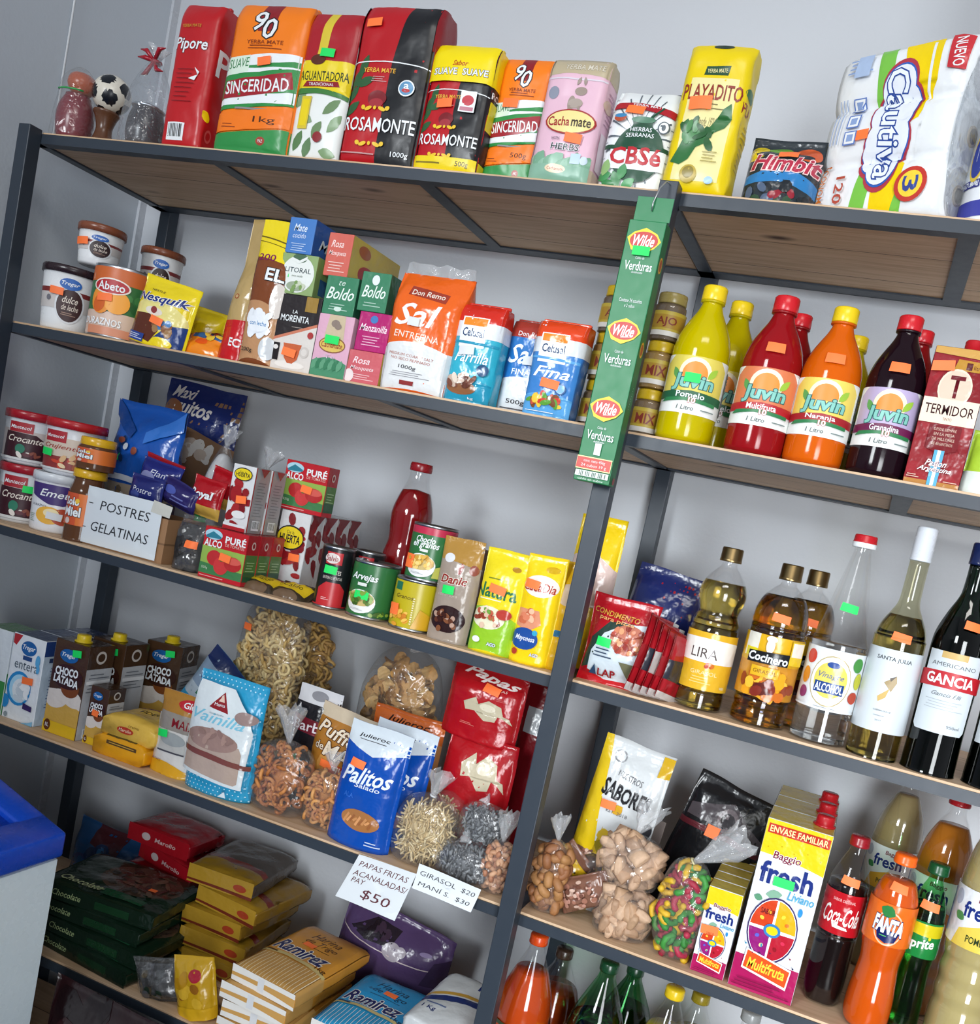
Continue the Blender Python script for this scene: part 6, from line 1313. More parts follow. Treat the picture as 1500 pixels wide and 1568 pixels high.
t, S, q = box_pack('chocolate_milk_carton', 'brown chocolate milk carton with a yellow screw cap, front of the brown cartons', 'carton', 64, 114, .035, 3, 984, .068, '46301f', cho(), cho_s, [(.7, .9, 'g', .022)], topcol='3a281c', kind='film', group=GX)
mb = MB(); lathe(mb, [(.0155, 0), (.017, .001), (.017, .003), (.0135, .004), (.0135, .014), (.012, .0155), (.001, .0155)], M('d0b41e', 'plastic'), cx=.002, cy=.024, z0=q[2], n=24); mb.build('cap', t)
dup(t, 'second brown chocolate milk carton, behind and right of the front one', GX, (X_at(148, .13, Z3), .125, Z3))
dup(t, 'third brown chocolate milk carton, deepest, beside the light blue bag', GX, (X_at(223, .22, Z3) + .0, .235, Z3)).rotation_euler = (0, 0, math.radians(8))
box_pack('chocolate_milk_carton', 'small brown chocolate milk carton in front of the tall brown cartons', 'carton', 126, 153, .045, 3, 1053, .045, '46301f', cho(), cho_s, [(.5, .56, 'o', .016, .012)], topcol='3a281c', kind='film', group=GX)
def lying(name, label, cat, c, Y, z, w, L, th, col, top, end=(), seed=0, yaw=0, tilt=0, group=None, kind='film', st=(), side=(), wr=.002, bulge=.006, rollz=0, **k):
    "brick packet lying on its back with its foot towards the front"
    t = root(name, label, cat, group)
    o, S = brick(w, L, th, col, top, side, kind=kind, bulge=bulge, wr=wr, seed=seed, parent=t, name='wrapper', **k)
    if end:
        mb = MB(); decal(mb, dict(fn=lambda u, v, n: Vector((u, max(0, th - v), -n - .0004)), w=w, h=th), end, kind); mb.build('end_fold', t)
    for s in st: sticker(t, S, *s)
    t.location = (c, Y, z + th + .001); t.rotation_euler = Euler((math.radians(-90 + tilt), 0, 0)).to_matrix().to_euler()
    M3 = Euler((0, 0, math.radians(yaw))).to_matrix() @ Euler((0, math.radians(rollz), 0)).to_matrix() @ Euler((math.radians(-90 + tilt), 0, 0)).to_matrix()
    t.rotation_euler = M3.to_euler(); return t, S
GFl = 'yellow flour packets on the fourth shelf'
a = X_at(147, .03, Z3); b = X_at(222, .03, Z3)
lying('flour_packet', 'orange-yellow packet lying at the front edge under the paler yellow packet', 'packet', (a + b) / 2, .02, Z3, b - a, .11, .036, 'dc9a14', [T('harina', .5, .5, .5, .1, '8c4a10', .1, .02), R(.2, .03, .8, .12, '5a4a20')], [R(.25, .68, .85, .88, '5a4420'), lines(.3, .8, .72, .84, 1, 'c8a040')], 1, group=GFl, wr=.004)
lying('flour_packet', 'pale yellow packet lying on top of the orange-yellow one', 'packet', (a + b) / 2 + .008, .028, Z3 + .0375, b - a + .004, .105, .038, 'd8b04a', [T('FIDEOS', .5, .62, .5, .09, '2a2a20', .1, .03), R(0, .8, 1, 1, '8c4a3a')], [E(.45, .5, .16, .18, 'b03a20'), T('Marolio', .45, .5, .24, .16, 'e0c0a0', .1, .02), T('crema', .6, .78, .2, .1, '8c6a20')], 2, group=GFl, wr=.004)
stand_pouch(225, 281, .03, 3, 1064, .04, 'd2d0cc', [R(0, .72, 1, 1, 'a87830'), E(.75, .88, .3, .07, 'b81c28'), T('Glutal', .78, .88, .42, .07, 'w', 0, .03), R(.1, .55, 1, .76, '8f8880'), T('MAIZ', .7, .65, .5, .1, '7a1a20', 0, .03), R(.2, .28, .8, .42, 'b8b8b4'), E(.5, .45, .3, .08, '9aa0a0'), lines(.2, .8, .26, .32, 1, '4a4a50'), Bd(0, 0, .14, .06, 'd8a020', 0, .06), T('SIN TACC', .2, .16, .25, .03, '8c2a30')], 'white bag with a red oval between the yellow packets and the polka-dot bag', name='starch_bag', cat='bag', group=None, seed=81, kx=1.15, st=[(.28, .5, 'g', .026)], sealt=.06)
stand_pouch(236, 285, .15, 3, 985, .05, '2f9ac8', [R(0, .55, 1, 1, '8aa0b8'), Bd(.5, .5, .62, .62, 'b8c8d4', .03, .03), R(0, .86, 1, 1, '1f2f60'), R(.25, .58, .7, .66, '3a7a58'), T('azucar', .5, .76, .7, .09, '2a4a80', .2, .02), E(.9, .3, .15, .08, '2a2f80')], 'light blue and grey bag leaning over behind the yellow packets', name='sugar_bag', cat='bag', group=None, seed=82, kx=1.9, roll=30)
dots = [E(x + (.035 if j % 2 else 0), y, .010, .006, 'b8e4f4', n=6) for j in range(26) for i in range(16) for x, y in [(.02 + .065 * i, .02 + .0385 * j)] if y < .15 or y > .93 or (x + (y - .93) * .25 > .93 and y > .62)]
stand_pouch(274, 367, .014, 3, 1040, .045, '2f9cc8', [dots, Pg([(.04, .17), (.95, .12), (.97, .6), (.9, .75), (.62, .92), (.1, .93)], 'd9e2e6'), Pg([(.34, .74), (.62, .72), (.5, .88)], '8c2028'), Pg([(.45, .8), (.53, .8), (.49, .86)], 'e0c0b0'), T('Mama', .48, .775, .14, .025, 'w'), T('Vainilla', .5, .66, .74, .09, '7fc4dc', .4, .02), E(.86, .72, .14, .055, '9a8480'), Pg([(.08, .2), (.08, .46), (.14, .52), (.86, .47), (.9, .42), (.9, .17), (.86, .15)], 'b4a094'), E(.46, .48, .38, .09, '9c8078'), Bd(.335, .29, .38, .33, '7a4640', .01), R(.0, .0, .0, .0, 'w'), Pg([(.08, .335), (.9, .30), (.9, .345), (.08, .38)], '7a4640'), blobs(.45, .51, .3, .05, 10, ['a88a80', '8f736c'], .06, 3, .4), Pg([(.7, .04), (.8, .04), (.78, .09)], 'd8e4ea'), T('bizcochuelo', .48, .7, .2, .014, '6a8a98')],
            'white cake mix bag with light blue polka-dot ends and a slice of cake', name='cake_mix_bag', cat='bag', group=None, seed=83, kx=1.08, st=[(.66, .4, 'o', .028)], sealt=.04, roll=-1)

# clear bags with food inside
def sack(name, label, l, r, Y, level, ty, dk, contents, tie=None, group='clear bags of snacks', fr=None, z=None, st=(), cat='bag', film=None, prof=None, kw=1.0, roll=0):
    """contents = (child name, colour list, maker(rd, i), count, protos, as parts?)"""
    c, w, h, Z = fit(l, r, Y, level, ty, z); d = w * dk; w *= kw
    t = root(name, label, cat, group)
    rd = random.Random(len(label) * 7 + int(l))
    nm, maker, count, protos, parts = contents[:5]; kk = contents[5] if len(contents) > 5 else .9
    fill(t, nm, rd, count, w, h * .99, d, maker, protos, kk, True, parts)
    mb = MB(); pr = smooth_prof(prof or [(.001, 0), (.36, .01), (.48, .12), (.5, .4), (.48, .7), (.36, .9), (.12, .99), (.03, 1.0)], 3)
    V = []; F = []; n = 26; sd = rd.random() * 9
    for a, b in pr:
        for k in range(n):
            th = 2 * math.pi * k / n; sx, sy = math.sin(th), -math.cos(th)
            rr = a * (1.03 + .09 * noise.noise(Vector((sx * 2.2 + sd, sy * 2.2, b * 5))))
            V.append((w * rr * sx * (1 + .12 * abs(sx * sy)), d / 2 + d * rr * sy, h * b))
    m = len(pr)
    for j in range(m - 1):
        for k in range(n): F.append((j * n + k, j * n + (k + 1) % n, (j + 1) * n + (k + 1) % n, (j + 1) * n + k))
    F.append(tuple(range(n))[::-1]); mb.add(V, F, film or clear_film()); mb.build('wrapper', t)
    if fr:
        dv, ln, spr = fr[:3]; frill(t, 0, d / 2, h * .96, dv, ln, spr, int(l) % 17, tie=tie)
    for x, y, cc in st:
        S = dict(fn=lambda u, v, n: Vector((u, -.004 - n + d * .5 * (abs(2 * u / w)) ** 2 * .6, v)), w=w, h=h, soft=1); sticker(t, S, x, y, cc, .024)
    put(t, c, Y, Z, 0, roll); return t, (c, w, h, Z, d)
mc = lambda cols, f: (lambda rd, i: f(rd, M(cols[i % len(cols)], 'food')))
noodle = ('noodles', mc(['d8bc80', 'e4cc94', 'cba867'], lambda rd, m: piece_curl(rd, .0112, m, .95, .3)), 760, 6, False, 1.03)
sack('noodle_bag', 'large clear bag of pale noodles with an orange sticker', 322, 410, .20, 3, 932, .6, noodle, st=[(.22, .86, 'o')], prof=[(.001, 0), (.42, .005), (.5, .06), (.5, .5), (.5, .85), (.44, .97), (.3, 1.0)], group='clear bags of noodles')
noodle2 = ('noodles', mc(['c09a58', 'b08c4e', 'a88148'], lambda rd, m: piece_curl(rd, .0112, m, .95, .3)), 460, 6, False, 1.03)
sack('noodle_bag', 'darker clear bag of noodles behind the large pale noodle bag', 400, 462, .285, 3, 960, .6, noodle2, group='clear bags of noodles')
ring = ('corn_ring', mc(['c47f42', 'b8703a', 'd49050', 'ad6832'], lambda rd, m: piece_curl(rd, .0092, m, .66, .36)), 98, 5, True)
sack('snack_ring_bag', 'round clear bag full of brown curled corn snacks, front and left', 364, 447, .016, 3, 1138, .62, ring, fr=((-.15, 0, 1), .075, .03))
ring2 = ('corn_ring', mc(['c98a4c', 'c07c44', 'd89c5c'], lambda rd, m: piece_curl(rd, .009, m, .66, .36)), 92, 4, True)
sack('snack_ring_bag', 'second clear bag of brown curled snacks beside the blue bag', 447, 512, .022, 3, 1182, .7, ring2, fr=((-.1, 0, 1), .04, .02))
stand_pouch(424, 478, .10, 3, 1056, .04, '1c1a1e', [R(0, .86, 1, 1, 'd0d0d4'), E(.5, .93, .2, .04, '8a8a90'), Bd(.64, .6, .76, .72, '6a1a26', .0), T('Barba', .5, .68, .76, .08, 'd8d0d4', 0, .02), R(.1, .22, .6, .34, 'a8b8c0'), blobs(.5, .15, .4, .1, 14, ['2a3a28', '4a4a38', '1c2a1c'], .08, 4)], 'black and white bag with a wine-red band between the noodle bag and the corn puffs', name='snack_bag', cat='bag', group=None, seed=84, kx=1.2, st=[(.3, .42, 'g', .026)])
stand_pouch(452, 530, .085, 3, 1090, .05, 'a8702a', [R(0, .88, 1, 1, 'c8b8a0'), blobs(.4, .3, .4, .2, 8, ['b8803a', 'a06828', 'c89048'], .14, 6, .8), T('Puffitos', .5, .77, .8, .11, 'e8d8c0', .1, .03, '4a2410', -8), T('de', .2, .64, .14, .07, 'e8d8c0', 0, .02, '4a2410'), T('MAIZ', .6, .61, .62, .13, 'e8d8c0', .1, .04, '4a2410', -8), R(.35, .44, .85, .52, 'b83a20'), T('queso', .66, .48, .34, .06, 'f0e0d0', .2, .03), E(.3, .25, .2, .12, 'c08a44'), E(.75, .25, .2, .14, 'b07a38')], 'brown corn puff bag with fat cream lettering behind the blue bag', name='snack_bag', cat='bag', group=None, seed=85, kx=1.28, st=[(.38, .5, 'o', .026)], roll=5)
stand_pouch(540, 630, .14, 3, 1095, .05, 'b85a26', [R(0, .88, 1, .97, 'c86428'), T('Julieroc', .5, .91, .6, .06, '3a2014', .2, .03), R(.6, .3, 1, .8, '9a6a40')], 'orange-brown bag whose top shows behind the blue bag', name='snack_bag', cat='bag', group=None, seed=86, kx=1.15)
chips = ('ridged_crisps', mc(['c89a5a', 'd8b070', 'b88848'], lambda rd, m: piece_chip(rd, .033, m)), 300, 6, False)
sack('crisp_bag', 'large clear bag of pale ridged crisps at the back, open end crumpled above', 508, 622, .2, 3, 990, .55, chips, fr=((.5, 0, .8), .06, .045))
GPa = 'blue bags of salted sticks'
pal = [R(0, .83, 1, 1, 'ccd6de'), Pg([(0, .84), (.5, .76), (1, .84)], 'ccd6de'), T('julieroc', .42, .9, .5, .035, '2a2a30', .1, .03), lines(.2, .64, .865, .88, 1, '4a4a50'), T('Palitos', .5, .6, .8, .13, 'e4ecf4', .4, .04, rot=4), T('Salado', .56, .52, .4, .04, 'd8e4f0', .1, .02), T('ALA', .3, .42, .16, .04, '2f6ac8', 0, .03), E(.56, .24, .3, .085, 'a87040'), [Pg([(.3 + .05 * i, .2 + .01 * (i % 4)), (.36 + .05 * i, .28 - .02 * (i % 2)), (.39 + .05 * i, .27 - .02 * (i % 2)), (.33 + .05 * i, .19 + .01 * (i % 4))], ('c88c58', 'd89a64', '9a6038')[i % 3]) for i in range(9)], lines(.7, .92, .05, .1, 2, 'c0d0e8')]
t, S, q = stand_pouch(491, 580, .010, 3, 1116, .05, '0c4aa8', pal, 'glossy blue snack bag with a white top, front of its pair', name='snack_bag', cat='bag', group=GPa, seed=87, kx=1.05, st=[(.33, .69, 'o', .028)], roll=2, sealt=.08)
dup(t, 'glossy blue snack bag with a white top, directly behind the front one', GPa, (q[0] + .02, .068, Z3))
stick = lambda n, cols, s=.03: ('noodles', mc(cols, lambda rd, m: piece_stick(rd, s, m, .055)), n, 5, False, .82)
GY = 'knotted clear bags near the handwritten price signs'
sack('noodle_bag', 'knotted clear bag of short pale noodles above the price sign', 584, 672, .014, 3, 1222, .62, stick(420, ['d8c294', 'c8ae7c', 'e4d2a8']), fr=((.25, 0, 1), .055, .028), tie=M('w', 'plastic'), group='clear bags of noodles')
sack('noodle_bag', 'clear bag of short pale noodles behind the knotted noodle bag', 630, 690, .085, 3, 1215, .6, stick(220, ['c8b084', 'b89c6c']), group='clear bags of noodles')
GRd = 'red crisp bags on the fourth shelf'
papas = [Bd(.78, .8, .97, .98, 'a0141c'), T('Papas', .55, .86, .74, .13, 'e6dcd8', .4, .05, rot=-6), T('FRITAS', .7, .76, .2, .03, 'e0c0b8'), Pg([(.3, .5), (.45, .6), (.5, .52), (.62, .6), (.78, .55), (.82, .44), (.9, .42), (.94, .34), (.84, .4), (.76, .42), (.74, .34), (.6, .32), (.46, .42), (.34, .4)], 'c4baa0'), E(.62, .5, .1, .05, 'ded6c0'), lines(.3, .5, .2, .24, 2, 'd88078'), lines(.7, .85, .62, .66, 2, 'c06060')]
t, S, q = stand_pouch(652, 738, .11, 3, 1132, .06, 'a8121c', [('p', [(x, y + .27) for x, y in papas[3][1]], papas[3][2]), ('e', .62, .77) + papas[4][3:]], 'lower glossy red crisp bag with a picture of crisps', name='crisp_bag', cat='bag', group=GRd, seed=88, kx=1.2, wr=.004)
stand_pouch(668, 772, .125, None, 1024, .06, 'a8121c', papas, 'upper glossy red crisp bag with white script, under the shelf edge', name='crisp_bag', cat='bag', group=GRd, seed=89, kx=1.08, z=Z3 + q[2] - .012, st=[(.62, .75, 'o', .03)], wr=.004, roll=2)
stand_pouch(745, 806, .19, 3, 1050, .05, '6a1018', [R(.2, .72, .8, .86, '9aa0a4')], 'dark red crisp bag at the back beside the middle post', name='crisp_bag', cat='bag', group=GRd, seed=90)
seeds = lambda n: ('sunflower_seeds', mc(['6f7276', '8c9094', '54575c'], lambda rd, m: piece_stick(rd, .012, m, .17, .02)), n, 4, False)
wt = M('e0e4e8', 'plastic')
t, q = sack('seed_bag', 'flat grey clear bag of sunflower seeds with a white tie at the shelf edge', 652, 742, .012, 3, 1296, .6, seeds(420), group=GY, fr=((-.6, -.3, .5), .022, .014), tie=wt)
sack('seed_bag', 'grey clear bag of sunflower seeds resting on the lower one', 690, 764, .04, None, 1236, .6, seeds(350), group=GY, fr=((-.6, 0, .6), .018, .012), tie=wt, z=Z3 + q[2] * .93)
nuts = lambda cols, n, s=.011: ('peanuts', mc(cols, lambda rd, m: piece_curl(rd, s * .5, m, .35, .8)), n, 4, False)
sack('peanut_bag', 'tall clear bag of peanuts against the left side of the middle post', 726, 768, .02, 3, 1290, .8, nuts(['b98a6a', 'a87458', 'c89c7c'], 170), group=GY, fr=((.1, 0, 1), .06, .026))
# handwritten price signs taped to the shelf edge
def sign(label, quad, el, name='price_sign', Y=-.0045):
    tl, tr, br, bl = [at(*p, Y) for p in quad]; o0 = Vector((bl.x, Y, bl.z)); mb = MB()
    W = (br - bl).length; H = (tl - bl).length
    def fn(u, v, n):
        a = u / W + .5; b = v / H; p = (bl * (1 - a) + br * a) * (1 - b) + (tl * (1 - a) + tr * a) * b - o0
        return Vector((p.x, -n - .006 * (1 - b) ** 2 + .001 * math.sin(a * 5), p.z))
    S = dict(fn=fn, w=W, h=H, gu=[-W / 2 + W * i / 10 for i in range(11)], gv=[H * i / 10 for i in range(11)])
    decal(mb, S, [R(0, 0, 1, 1, 'd9dfe4')] + el, 'paper'); back = [Vector(v) + Vector((0, .0006, 0)) for v in mb.v[:len(mb.v)]]
    o = mb.build(name); o.location = o0; tag(o, label, 'price sign', 'handwritten price signs')
pn = '5a2430'
sign('white handwritten price sign ending in 50 hanging from the shelf edge', ((550, 1308), (638, 1338), (607, 1408), (516, 1370)), [T('PAPAS FRITAS', .5, .82, .84, .12, pn, .1, .0, rot=0), T('ACANALADAS/', .52, .61, .92, .12, pn, .1), T('PAY', .2, .46, .22, .11, pn, .1), T('$50', .58, .24, .48, .22, pn, .05)])
sign('smaller handwritten price sign with two lines, under the grey seed bags', ((642, 1322), (737, 1362), (723, 1395), (633, 1358)), [T('GIRASOL  $20', .5, .66, .9, .22, '2a2e36', .1, 0), T('MAN\u00cd S.  $30', .5, .27, .86, .24, '2a2e36', .1, 0)], Y=-.004)

# ================================================================ fourth shelf, right
stand_pouch(850, 944, .10, 3, 1138, .05, 'ccd0d2', [Pg([(0, 0), (.33, 0), (.36, .3), (.22, .7), (.1, 1), (0, 1)], 'd8b81a'), Pg([(.33, .0), (.5, .0), (.46, .3), (.38, .5), (.3, .3)], 'b8981a'), [leaf(.44, .1 + .07 * i, .09, .1, 70 + 40 * (i % 2), ('8a7a20', 'c8a830')[i % 2]) for i in range(6)], T('NUESTROS', .52, .81, .36, .035, '5a5a60', 0, .01, rot=-5), T('SABORES', .54, .71, .68, .09, '1c1c20', 0, .06, rot=-5), leaf(.5, .62, .07, .06, 50, 'c89a1e'), T('EST. 2018', .5, .6, .3, .02, '5a5a60'), E(.28, .9, .09, .035, '8a8c90'), E(.28, .9, .07, .025, 'ccd0d2'), E(.93, .55, .06, .05, '3a3a40'), [Pg([(.55 + .05 * i, .34), (.57 + .05 * i, .5 - .03 * (i % 2)), (.575 + .05 * i, .34)], '8a8c90') for i in range(5)], R(.55, .2, .95, .27, 'd8b81a'), T('DE MAIZ Y CHIA', .75, .235, .36, .04, '3a3410'), R(.84, .87, 1, .99, 'c8a018')],
            'white and yellow snack bag with black lettering and a corn drawing', name='snack_bag', cat='bag', group=None, seed=91, kx=1.12, roll=5, st=[(.36, .63, 'o', .026)], wr=.004)
stand_pouch(985, 1085, .17, 3, 1195, .06, '16171a', [Bd(.62, .62, .66, .66, '5a2028', .04), Pg([(.05, .78), (.3, .84), (.5, .9), (.75, .8), (.95, .74), (.95, .66), (.6, .74), (.3, .72), (.05, .7)], '4a4448'), E(.5, .78, .12, .08, '6a6064'), E(.5, .78, .08, .05, '2a262a')], 'large glossy black bag leaning right at the back', name='snack_bag', cat='bag', group=None, seed=92, kx=1.3, roll=12, st=[(.4, .68, 'o', .022, .02)], wr=.006)
t = root('cardboard_flap', 'plain brown cardboard piece wedged between the white-yellow bag and the black bag', 'cardboard')
mb = MB(); mb.box(-.03, .03, 0, .003, 0, .17, M('5f5450', 'paper')); mb.build('cardboard', t); put(t, X_at(950, .155, Z3), .155, Z3, 0, 4)
stand_pouch(925, 965, .12, 3, 1246, .03, 'c8ccd0', [R(0, .75, 1, 1, '1c1c20'), R(0, .55, 1, .72, 'a82a20')], 'small white sachet with black and red bands behind the cracker bags', name='snack_sachet', cat='sachet', group=None, seed=93)
sack('caramel_snack_bag', 'clear bag of round brown snacks against the right side of the middle post', 804, 846, .02, 3, 1290, .9, nuts(['9a6a40', '8c5a36', 'a87848'], 120, .020), group=GY, fr=((-.1, 0, 1), .05, .02))
GZ = 'small clear bags with yellow labels'
for i, (px, py, rl, dz, sd, lab) in enumerate(((872, 1405, 62, .0, 5, 'small clear bag of sugared peanuts lying at the shelf edge'), (845, 1385, 40, .0, 6, 'small clear bag with a yellow label leaning to the left beside the post'), (880, 1372, 75, .045, 9, 'small clear bag with a yellow label lying above the peanuts'))):
    x = X_at(px, .03 + .03 * i, Z3); t = root('sugared_peanut_bag', lab, 'bag', GZ)
    _, S = pouch(.06, .09, .034, '7a5444', [blobs(.5, .45, .42, .35, 46, ['9a6a58', 'b88878', '6a4438', 'c8a898'], .07, sd, .7)] + ([Pg([(0, .62), (1, .55), (1, .86), (0, .9)], 'c8a01c'), lines(.2, .8, .68, .78, 1, '3a3010')] if i else []), seed=sd, parent=t, name='wrapper', wr=.006)
    t.location = (x - .03, .03 + .035 * i, Z3 + .028 + dz); t.rotation_euler = (0, math.radians(rl), 0)
t = root('chocolate_roll_bag', 'clear bag with a thick brown roll lying left of the cracker bags', 'bag')
mb = MB(); mb.tube([(-.05, 0, 0), (-.04, 0, 0), (.04, 0, .008), (.055, 0, .01)], [.012, .019, .02, .012], M('4a342a', 'food'), 14); mb.build('roll', t)
mb = MB(); mb.tube([(-.085, -.004, -.004), (-.062, 0, 0), (-.04, 0, 0), (.04, 0, .008), (.06, 0, .01), (.08, 0, .014)], [.016, .006, .021, .022, .008, .018], clear_film(), 14, False); mb.build('wrapper', t)
mb = MB(); mb.tube([(-.052, 0, -.001), (-.03, 0, .001)], [.0215, .0225], M('c8a01c', 'film'), 14, False); mb.build('label', t)
p = at(875, 1330, .10); t.location = (p.x, .10, p.z); t.rotation_euler = (0, math.radians(-18), 0)
pil = lambda n: ('filled_cracker', mc(['b8977c', 'a8876c', 'c4a488', 'b08e70'], lambda rd, m: piece_pillow(rd, .028, m)), n, 4, True)
t, q = sack('cracker_bag', 'lower clear bag of beige pillow-shaped crackers', 896, 982, .016, 3, 1366, .7, pil(52), group='clear bags of crackers')
sack('cracker_bag', 'upper knotted clear bag of beige pillow-shaped crackers', 903, 996, .024, None, 1284, .65, pil(50), group='clear bags of crackers', z=Z3 + q[2] * .97, fr=((.35, 0, 1), .07, .035))
loops = ('cereal_loop', mc(['c8a01a', '2f7a30', '9a2038', 'd0a828', '3a8a38', 'a82a44'], lambda rd, m: piece_curl(rd, .0125, m, .6, .40, .25)), 75, 6, True)
sack('cereal_loop_bag', 'knotted clear bag of yellow, green and red cereal loops', 984, 1056, .006, 3, 1322, .75, loops, fr=((.75, 0, .7), .11, .035), st=[], group='clear bags of crackers', prof=[(.001, 0), (.1, .0), (.3, .05), (.46, .2), (.5, .5), (.47, .78), (.3, .95), (.06, 1.0)], tie=M('d8d0a0', 'plastic'))

# juice cartons
GFr = 'juice cartons on the fourth shelf'
wheel = lambda cx, cy, r, ar: [E(cx, cy, r + .02, (r + .02) * ar, '3a2a60'), E(cx, cy, r, r * ar, 'w'), [Pg([(cx + .03 * math.cos(a0 + .8), cy + .03 * ar * math.sin(a0 + .8))] + [(cx + (r - .01) * math.cos(a0 + .05 + k * .247), cy + (r - .01) * ar * math.sin(a0 + .05 + k * .247)) for k in range(7)], c) for a0, c in ((0, 'd8a818'), (1.57, 'c8401e'), (3.14, '8c1a70'), (4.71, 'b01c30'))],
         [E(cx + r * .62 * math.cos(a), cy + r * ar * .62 * math.sin(a), .035, .035 * ar * .6, c, a * 57) for a, c in ((.5, 'e8701e'), (1.0, 'f0d040'), (2.0, 'f0a030'), (2.6, 'e8c040'), (3.6, '5a5ac0'), (4.2, 'f0e0a0'), (5.2, '8c1020'), (5.8, 'd03050'))], T('SABOR', cx - .12, cy + r * ar * .55, .22, .03, '5a1020'), E(cx, cy, .13, .13 * ar * .6, '2f7ab8'), E(cx, cy, .09, .09 * ar * .55, 'e0c81a')]
def fresh_el(big):
    return [R(0, 0, 1, .2, 'a81a58'), R(0, .86 if big else .84, 1, 1, 'e0c41a'), Bd(.8, .76, .87, .87, 'e0c41a', .01), [E(.1 + .2 * i, .84 + .02 * (i % 2), .008, .003, 'a08a10') for i in range(5)]] + ([R(.04, .92, .98, .975, 'b83020'), T('ENVASE FAMILIAR', .51, .947, .88, .036, 'f0e0a0', 0, .03)] if big else []) + \
        [T('Baggio', .42 if big else .5, .80, .42 if big else .5, .055, '7a2038', .1, .03, 'e6e8ea'), T('fresh', .48, .70, .8, .12, '1c2f78', 0, .05), leaf(.36, .585, .09, .09 * .6, 15, '7fa890'), leaf(.14, .545, .05, .04, -10, '5a9070'), T('Liviano', .76, .605, .4, .05, '4aa0c8', .2, .02), E(.8, .53, .035, .025, '2f8ac8'), E(.9, .50, .03, .01, '8c2040'), wheel(.46, .39, .37, .5), blobs(.5, .3, .5, .22, 14, ['2a2a50', '3a8ab0'], .012, 5, .5)][0:6] + [wheel(.46, .385, .36, .5)] + \
        [Pg([(.14, .13), (.86, .08), (.88, .2), (.16, .25)], 'w'), Pg([(.16, .14), (.84, .095), (.86, .19), (.18, .24)], 'd8501e'), T('Multifruta', .51, .167, .58, .06, 'f0d040', .1, .04, rot=-3), blobs(.5, .24, .48, .06, 8, ['2a2a50', '3a8ab0', '8c2040'], .012, 4, .5), lines(.05, .95, .02, .08, 3, '7a1440', .3)]
c0 = dict(kind='film', group=GFr, topcol='c4ae50')
t, S, q = box_pack('juice_carton', 'small juice carton with a yellow top, first of five in the row', 'carton', 1055, 1106, .016, 3, 1364, .038, 'dde2e6', fresh_el(False), [R(0, 0, 1, .2, 'a81a58'), R(0, .82, 1, 1, 'd8bc1a'), lines(.2, .8, .3, .7, 6, '8a98b0', .3)], [(.3, .52, 'o', .026)], **c0)
for k in range(1, 5): dup(t, ('second', 'third', 'fourth', 'last')[k - 1] + ' small juice carton with a yellow top in the row of five', GFr, (q[0], .016 + .0415 * k, Z3))
t, S, q = box_pack('juice_carton', 'large family juice carton with a fruit wheel and red cap, front of three', 'carton', 1113, 1210, .014, 3, 1266, .08, 'dde2e6', fresh_el(True), [R(0, 0, 1, .2, 'a81a58'), R(0, .82, 1, 1, 'd8bc1a'), lines(.2, .8, .3, .7, 6, '8a98b0', .3)], [(.46, .665, 'g', .03)], **c0)
mb = MB(); lathe(mb, [(.0155, 0), (.0165, .001), (.0165, .003), (.0135, .004), (.0135, .015), (.012, .017), (.001, .017)], M('a8141e', 'plastic'), cx=q[1] * .33, cy=.045, z0=q[2], n=24); mb.build('cap', t)
for k in (1, 2): dup(t, ('large family juice carton with a red cap, middle of three', 'large family juice carton with a red cap, deepest of three')[k - 1], GFr, (q[0], .014 + .083 * k, Z3))

# soft drinks
GD = 'soft drink bottles at the right end of the fourth shelf'
sod = [(.02, .006), (.55, .0), (.85, .012), (1, .05), (1, .42), (.985, .45), (.985, .72), (.9, .80), (.62, .90), (.42, .955), (.40, 1)]
pet_bottle('soda_bottle', 'small dark cola bottle with a red cap and red label', 1222, 1284, .05, 3, 1288, sod, .76, '120a0a', '8c1420', .0145, .014,
           (.46, .72, [R(0, 0, 1, 1, 'b01420'), T('Coca-Cola', .5, .45, .5, .42, 'e8e4e0', .4, .03), T('SABOR ORIGINAL', .5, .82, .3, .07, 'e8c0c0'), Pg([(.4, .25), (.6, .2), (.62, .14), (.42, .16)], 'w')]), st=(.8, 'o'), opaque=True, group=GD, flute=(.10, .03, .09, 5))
fan = [(.02, .004), (.6, .0), (.86, .012), (1, .06), (1, .18), (.9, .32), (.86, .40), (.93, .48), (.97, .54), (.97, .74), (.93, .80), (.78, .87), (.52, .935), (.40, .96), (.39, 1)]
pet_bottle('soda_bottle', 'small orange soda bottle with an orange cap and blue and orange label', 1283, 1356, .008, 3, 1318, fan, .9, 'c85008', 'e86014', .0155, .013,
           (.54, .78, [R(0, 0, 1, 1, 'e0681a'), E(.5, .42, .17, .42, 'e8c0a0'), E(.5, .42, .155, .38, 'e0681a'), Pg([(.36, .42), (.64, .36), (.6, .12), (.5, .06), (.4, .14)], '14205a'), leaf(.46, .82, .36, .3, 160, '2f7a40'), T('FANTA', .5, .48, .33, .34, 'w', 0, .1, '14205a', -4), lines(.42, .5, .2, .26, 1, '5ab060')]), st=(.88, 'o'), opaque=True, group=GD)
